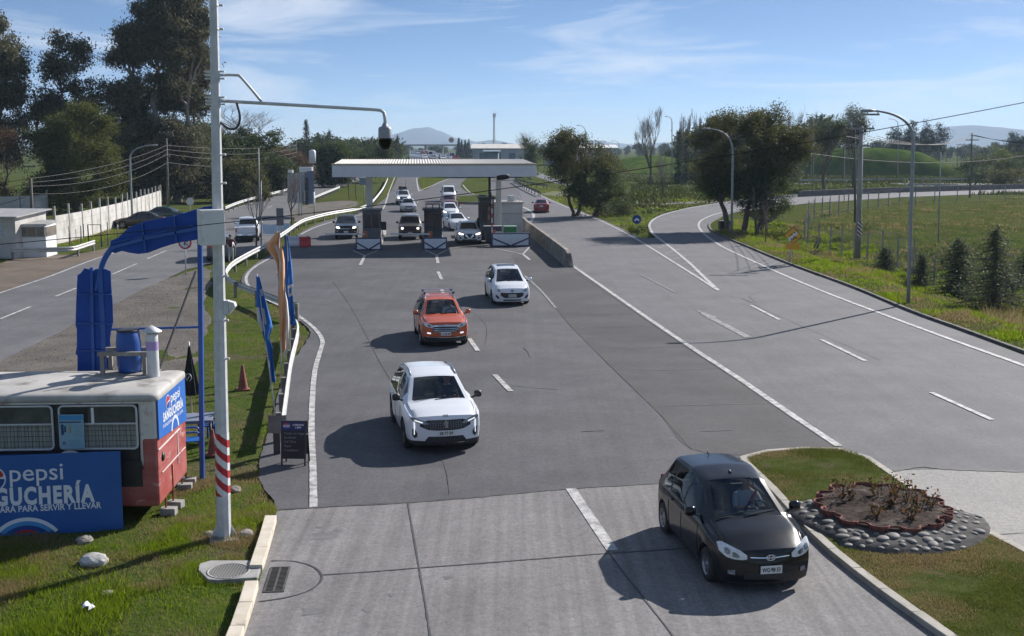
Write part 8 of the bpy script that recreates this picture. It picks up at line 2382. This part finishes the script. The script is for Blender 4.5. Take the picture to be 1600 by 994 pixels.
# far trees on the plain: a few kinds, copied
protos = []
def far_tree(kind, seed):
    random.seed(seed)
    t = thing('distant_tree', None, None, (0, 0, 0))
    if kind == 'round':
        lob = [((random.uniform(-2.2, 2.2), random.uniform(-2, 2), z), (1.9, 1.9, 1.5)) for z in (2, 3, 4, 5, 5.6, 6.4, 7)]
        P, cl = clumps(lob, 7, 20, .7); b = MB(); b.tube([(0, 0, 0), (0, 0, 5)], [.3, .1], 6); b.build('trunk', M_bark, t); raw_mesh('crown', leaves(P, .8, .4), 4, [L_dark], t)
    else:
        b = MB(); pts = []; b.tube([(0, 0, 0), (0, 0, 9.5)], [.25, .04], 6); b.build('trunk', M_bark, t)
        for k in range(900):
            f = random.uniform(.12, 1); a = random.uniform(0, 6.28); q = (1 - f) ** .7 * 1.7 * random.uniform(.2, 1); pts.append((q * math.cos(a), q * math.sin(a), f * 10))
        raw_mesh('crown', leaves(np.array(pts), .8, .35), 4, [L_pine], t)
    return t
fr_, fs_ = far_tree('round', 3), far_tree('spire', 4)
used = set()
def put_far(kind, px_, Y, h, lab, grp='distant trees'):
    src = fr_ if kind == 'round' else fs_
    if kind in used: o = copy_tree(src)
    else: o = src; used.add(kind)
    o.location = (V(px_, 230, Y).x, Y, 0); s = h / (8 if kind == 'round' else 10); o.scale = (s * random.uniform(.8, 1.6), s, s * random.uniform(.8, 1.2)); o.rotation_euler = (0, 0, random.uniform(0, 6))
    tag(o, lab, 'tree', grp)
random.seed(5)
for k in range(14): put_far('spire', 716 + k * 1.9 + random.uniform(-1, 1), 620 + random.uniform(-20, 40), random.uniform(7, 10), 'distant dark conifer in the clump left of the radio tower', 'conifers left of the radio tower')
for k in range(30):
    px_ = 640 + k * 15 + random.uniform(-6, 6)
    put_far('round', px_, random.uniform(650, 1000), random.uniform(5, 9), 'distant round tree in the line along the horizon above the canopy and the exit', 'trees along the horizon')
for k in range(16): put_far('round', 1380 + k * 17 + random.uniform(-6, 6), random.uniform(480, 800), random.uniform(6, 10), 'distant round tree along the horizon right of the mound', 'trees along the right horizon')
for k in range(26): put_far('round', 1060 + k * 9 + random.uniform(-6, 6), random.uniform(340, 520), random.uniform(8, 13), 'distant round tree seen behind the big right trees', 'trees behind the big right trees')
for k in range(8): put_far('round', 420 + k * 26 + random.uniform(-6, 6), random.uniform(300, 420), random.uniform(8, 11), 'distant round tree seen behind the left thickets', 'trees behind the left thickets')

# ------------------------------------------------------------------ roses in the flower bed
M_rosestem = mat('rose stem', (.05, .055, .025), (.10, .06, .04), 8, .8)
L_rose = leafmat('rose leaves', (.035, .05, .015), (.16, .075, .04), .35)
Mb_ = mat_of(bed)
for k, (ax, ay, s) in enumerate(((-.62, .25, 1.15), (-.45, .05, .75), (-.05, .35, .95), (.12, -.05, .7), (.22, .45, 1.15), (.42, .2, 1.25), (.55, -.1, .8), (-.15, -.55, .65), (.4, -.55, .7), (.75, .15, .8))):
    p = Mb_ @ Vector((ex * ax, ey * ay, .14)); t = thing('rose_bush', ('tall leafy rose bush at the left end of the flower bed', 'small twiggy rose bush second from the left in the flower bed', 'rose bush near the back rim in the middle of the flower bed', 'small rose bush in the very middle of the bed', 'reddish rose bush at the back right of the bed', 'tallest rose bush in the right half of the bed', 'thin rose bush right of the tallest one', 'tiny rose bush with pale leaves at the front of the bed', 'thin rose twig at the front right of the bed', 'rose bush at the right end of the bed')[k], 'rose bush', tuple(p), random.uniform(0, 6), 'rose bushes in the flower bed')
    b = MB(); pts = []
    for q in range(6):
        a = random.uniform(0, 6.28); e = Vector((math.cos(a) * .16 * s, math.sin(a) * .16 * s, random.uniform(.28, .40) * s)); P = grow(b, (0, 0, -.03), e, .012, .005, 3, .25, 4)
        for w in range(13): m_ = P[random.choice((1, 2, 3, 3))]; pts.append(np.array(m_) + nr_.normal(size=3) * .055 * s)
    b.build('stem', M_rosestem, t); raw_mesh('leaves', leaves(np.array(pts), .075, .045), 4, [L_rose], t)

# ------------------------------------------------------------------ grass and weeds (uncountable)
L_gr = leafmat('grass blades', (.06, .10, .012), (.17, .235, .04), .55)
L_grdry = leafmat('dry grass blades', (.16, .125, .06), (.30, .25, .14), .35)
L_field = leafmat('field blades', (.05, .07, .02), (.13, .15, .055), .35)
L_lawn = leafmat('lawn blades', (.045, .065, .014), (.12, .14, .04), .4)
def blades(name, poly, n, hmin, hmax, w, mats_, dry=.2, z=None, ztop=0.0, avoid=(), patch=.5, thr=.42, seed=0, lean=.5, feather=0):
    r = np.random.default_rng(seed)
    xs_ = [p[0] for p in poly]; ys_ = [p[1] for p in poly]
    X = r.uniform(min(xs_), max(xs_), n * 3); Y_ = r.uniform(min(ys_), max(ys_), n * 3)
    ok = inside(poly, X, Y_)
    for a in avoid: ok &= ~inside(a, X, Y_)
    dens = fbm(X / patch * .5 + 40, Y_ / patch * .5 + 11, 3)
    ok &= (dens > thr) | (r.random(len(X)) < .28)
    if feather: ok &= r.random(len(X)) < np.clip(dist_poly(list(poly) + [poly[0]], X, Y_) / feather, 0, 1)
    X, Y_, dens = X[ok][:n], Y_[ok][:n], dens[ok][:n]; n = len(X)
    Z = terrain(X, Y_) if z is None else np.full(n, z)
    h = r.uniform(hmin, hmax, n) * np.clip((dens - .25) * 3, .45, 1.5)
    a = r.uniform(0, 2 * np.pi, n); dx, dy = np.cos(a) * w / 2, np.sin(a) * w / 2
    lx, ly = r.normal(size=n) * lean * h, r.normal(size=n) * lean * h
    V_ = np.zeros((n, 3, 3))
    V_[:, 0] = np.stack([X - dx, Y_ - dy, Z - .02], 1); V_[:, 1] = np.stack([X + dx, Y_ + dy, Z - .02], 1); V_[:, 2] = np.stack([X + lx, Y_ + ly, Z + h], 1)
    dn = fbm(X * .8 + 3, Y_ * .8, 3); mi = ((dn + r.normal(size=n) * .07) < .32 + dry * .35).astype(np.int32)
    o = raw_mesh(name, V_.reshape(-1, 3), 3, mats_, None, mi)
    o['kind'] = 'stuff'; return o
no = [[(p.x, p.y) for p in paved], [(p.x, p.y) for p in leftroad], [(p.x, p.y) for p in gravel]]
slab = [(q.x + p.x, q.y + p.y) for q in (G(357, 901),) for p in pl]
tp2 = lambda L_: [tuple(p.xy) for p in PX(L_)]
front = tp2([(-60, 1040), (-60, 850), (60, 838), (195, 826), (250, 790), (300, 750), (330, 745), (420, 730), (440, 800), (410, 900), (360, 1040)])
blades('grass', front, 90000, .04, .14, .012, [L_gr, L_grdry], .30, avoid=no + [slab], patch=.9, thr=.46, seed=1)
blades('tall_grass', tp2([(-60, 1040), (-60, 870), (60, 872), (190, 880), (210, 930), (200, 1040)]), 26000, .08, .26, .015, [L_gr, L_gr], 0, avoid=no, patch=1.3, thr=.47, seed=2, feather=1.6)
blades('grass', tp2([(250, 790), (300, 560), (330, 470), (345, 420), (400, 450), (485, 515), (440, 600), (410, 740)]), 42000, .04, .11, .014, [L_gr, L_grdry], .5, avoid=no, patch=1.2, thr=.45, seed=3)
blades('grass', tp2([(340, 425), (360, 405), (420, 378), (470, 345), (520, 330), (600, 300), (610, 280), (615, 290), (590, 330), (470, 366), (400, 420), (390, 440)]), 12000, .06, .16, .03, [L_gr, L_grdry], .4, avoid=no, patch=2, thr=.4, seed=4)
isl2 = [(p.x, p.y) for p in ring_in]
bedpoly = [tuple((Mb_ @ Vector((*el(a, 1, apron(a) + .02), 0))).xy) for a in np.linspace(0, 2 * math.pi, 60)]
blades('lawn_grass', isl2, 90000, .02, .075, .013, [L_lawn, L_grdry], .34, z=.118, avoid=[bedpoly], patch=.6, thr=.36, seed=5, lean=.8)
verge = tp2([(1112, 362), (1165, 384), (1230, 411), (1330, 447), (1418, 484), (1500, 514), (1600, 551), (1740, 604), (2000, 702), (1950, 520), (1700, 470), (1560, 440), (1420, 400), (1330, 372), (1240, 350), (1150, 345)])
blades('verge_grass', verge, 140000, .08, .32, .035, [L_gr, L_grdry], .08, avoid=no, patch=1.5, thr=.42, seed=6)
fieldp = tp2([(1240, 352), (1260, 335), (1400, 318), (1620, 308), (1900, 315), (1950, 520), (1700, 470), (1560, 440), (1420, 402), (1330, 380)])
blades('field_grass', fieldp, 100000, .08, .3, .07, [L_field, L_grdry], .06, avoid=no, patch=4, thr=.42, seed=7)
blades('verge_grass', tp2([(810, 288), (860, 314), (905, 332), (975, 362), (1010, 374), (1008, 350), (1040, 332), (1130, 314), (1240, 303), (1000, 300), (900, 300)]), 30000, .1, .3, .07, [L_gr, L_grdry], .2, avoid=no, patch=4, thr=.4, seed=8)
blades('verge_grass', tp2([(-100, 445), (0, 405), (60, 400), (148, 380), (250, 345), (262, 330), (200, 345), (88, 380), (20, 388), (-100, 420)]), 16000, .06, .3, .04, [L_gr, L_grdry], .2, avoid=no, patch=3, thr=.4, seed=9)
isl_t = [tp2([(720, 290), (732, 277), (745, 268), (762, 268), (764, 301), (737, 303)]), tp2([(660, 278), (698, 278), (662, 296)])]
for k, p in enumerate(isl_t): blades('island_grass', p, 5000, .08, .3, .09, [L_fresh, L_gr], .1, patch=4, thr=.3, seed=20 + k)
L_rough = leafmat('rough field grass', (.03, .045, .010), (.085, .10, .026), .2)
far_poly = [(V(930, 300, 118).x, 118), (V(1000, 300, 230).x, 230), (V(840, 300, 330).x, 330), (V(1660, 300, 330).x, 330), (V(1660, 300, 172).x, 172), (V(1240, 300, 172).x, 172), (V(1120, 300, 130).x, 130)]
blades('rough_grass', far_poly, 60000, .25, .7, .3, [L_rough, L_rough], .02, avoid=no, patch=9, thr=.42, seed=41)
# reeds and pale litter of stalks in the ditch
reed = tp2([(1535, 500), (1545, 478), (1590, 478), (1640, 500), (1600, 515)])
blades('dry_reeds', reed, 900, .3, .8, .035, [L_grdry, L_grdry], .9, patch=1, thr=.3, seed=31, lean=.7)
# loose stones on the gravel
r = np.random.default_rng(4)
gp = [(p.x, p.y) for p in gravel]; X = r.uniform(min(p[0] for p in gp), max(p[0] for p in gp), 24000); Y_ = r.uniform(min(p[1] for p in gp), max(p[1] for p in gp), 24000)
ok = inside(gp, X, Y_); X, Y_ = X[ok][:7000], Y_[ok][:7000]; s = r.uniform(.008, .028, len(X))
tet = np.array([(-1, -1, -.2), (1, -.8, -.2), (.2, 1, -.2), (0, 0, .8)]); F_ = [(0, 1, 3), (1, 2, 3), (2, 0, 3)]
Vs = np.stack([np.stack([np.stack([X + s * tet[i][0], Y_ + s * tet[i][1], .03 + s * tet[i][2]], 1) for i in f], 1) for f in F_], 1).reshape(-1, 3)
o = raw_mesh('loose_stones', Vs, 3, [M_rock, M_rockd], None, np.repeat(r.integers(0, 2, len(X)), 3)); o['kind'] = 'stuff'

# ------------------------------------------------------------------ air
mh_, nt_, b_ = newmat('haze air')
nt_.nodes.remove(b_)
vol = nt_.nodes.new('ShaderNodeVolumePrincipled')
vol.inputs['Color'].default_value = (.60, .78, .98, 1)
vol.inputs['Density'].default_value = .00016
vol.inputs['Anisotropy'].default_value = .15
nt_.links.new(vol.outputs['Volume'], nt_.nodes['Material Output'].inputs['Volume'])
mb = MB(); mb.box((0, 4650, 100), (18400, 9900, 206))
hz_ = mb.build('haze', mh_); hz_['kind'] = 'stuff'
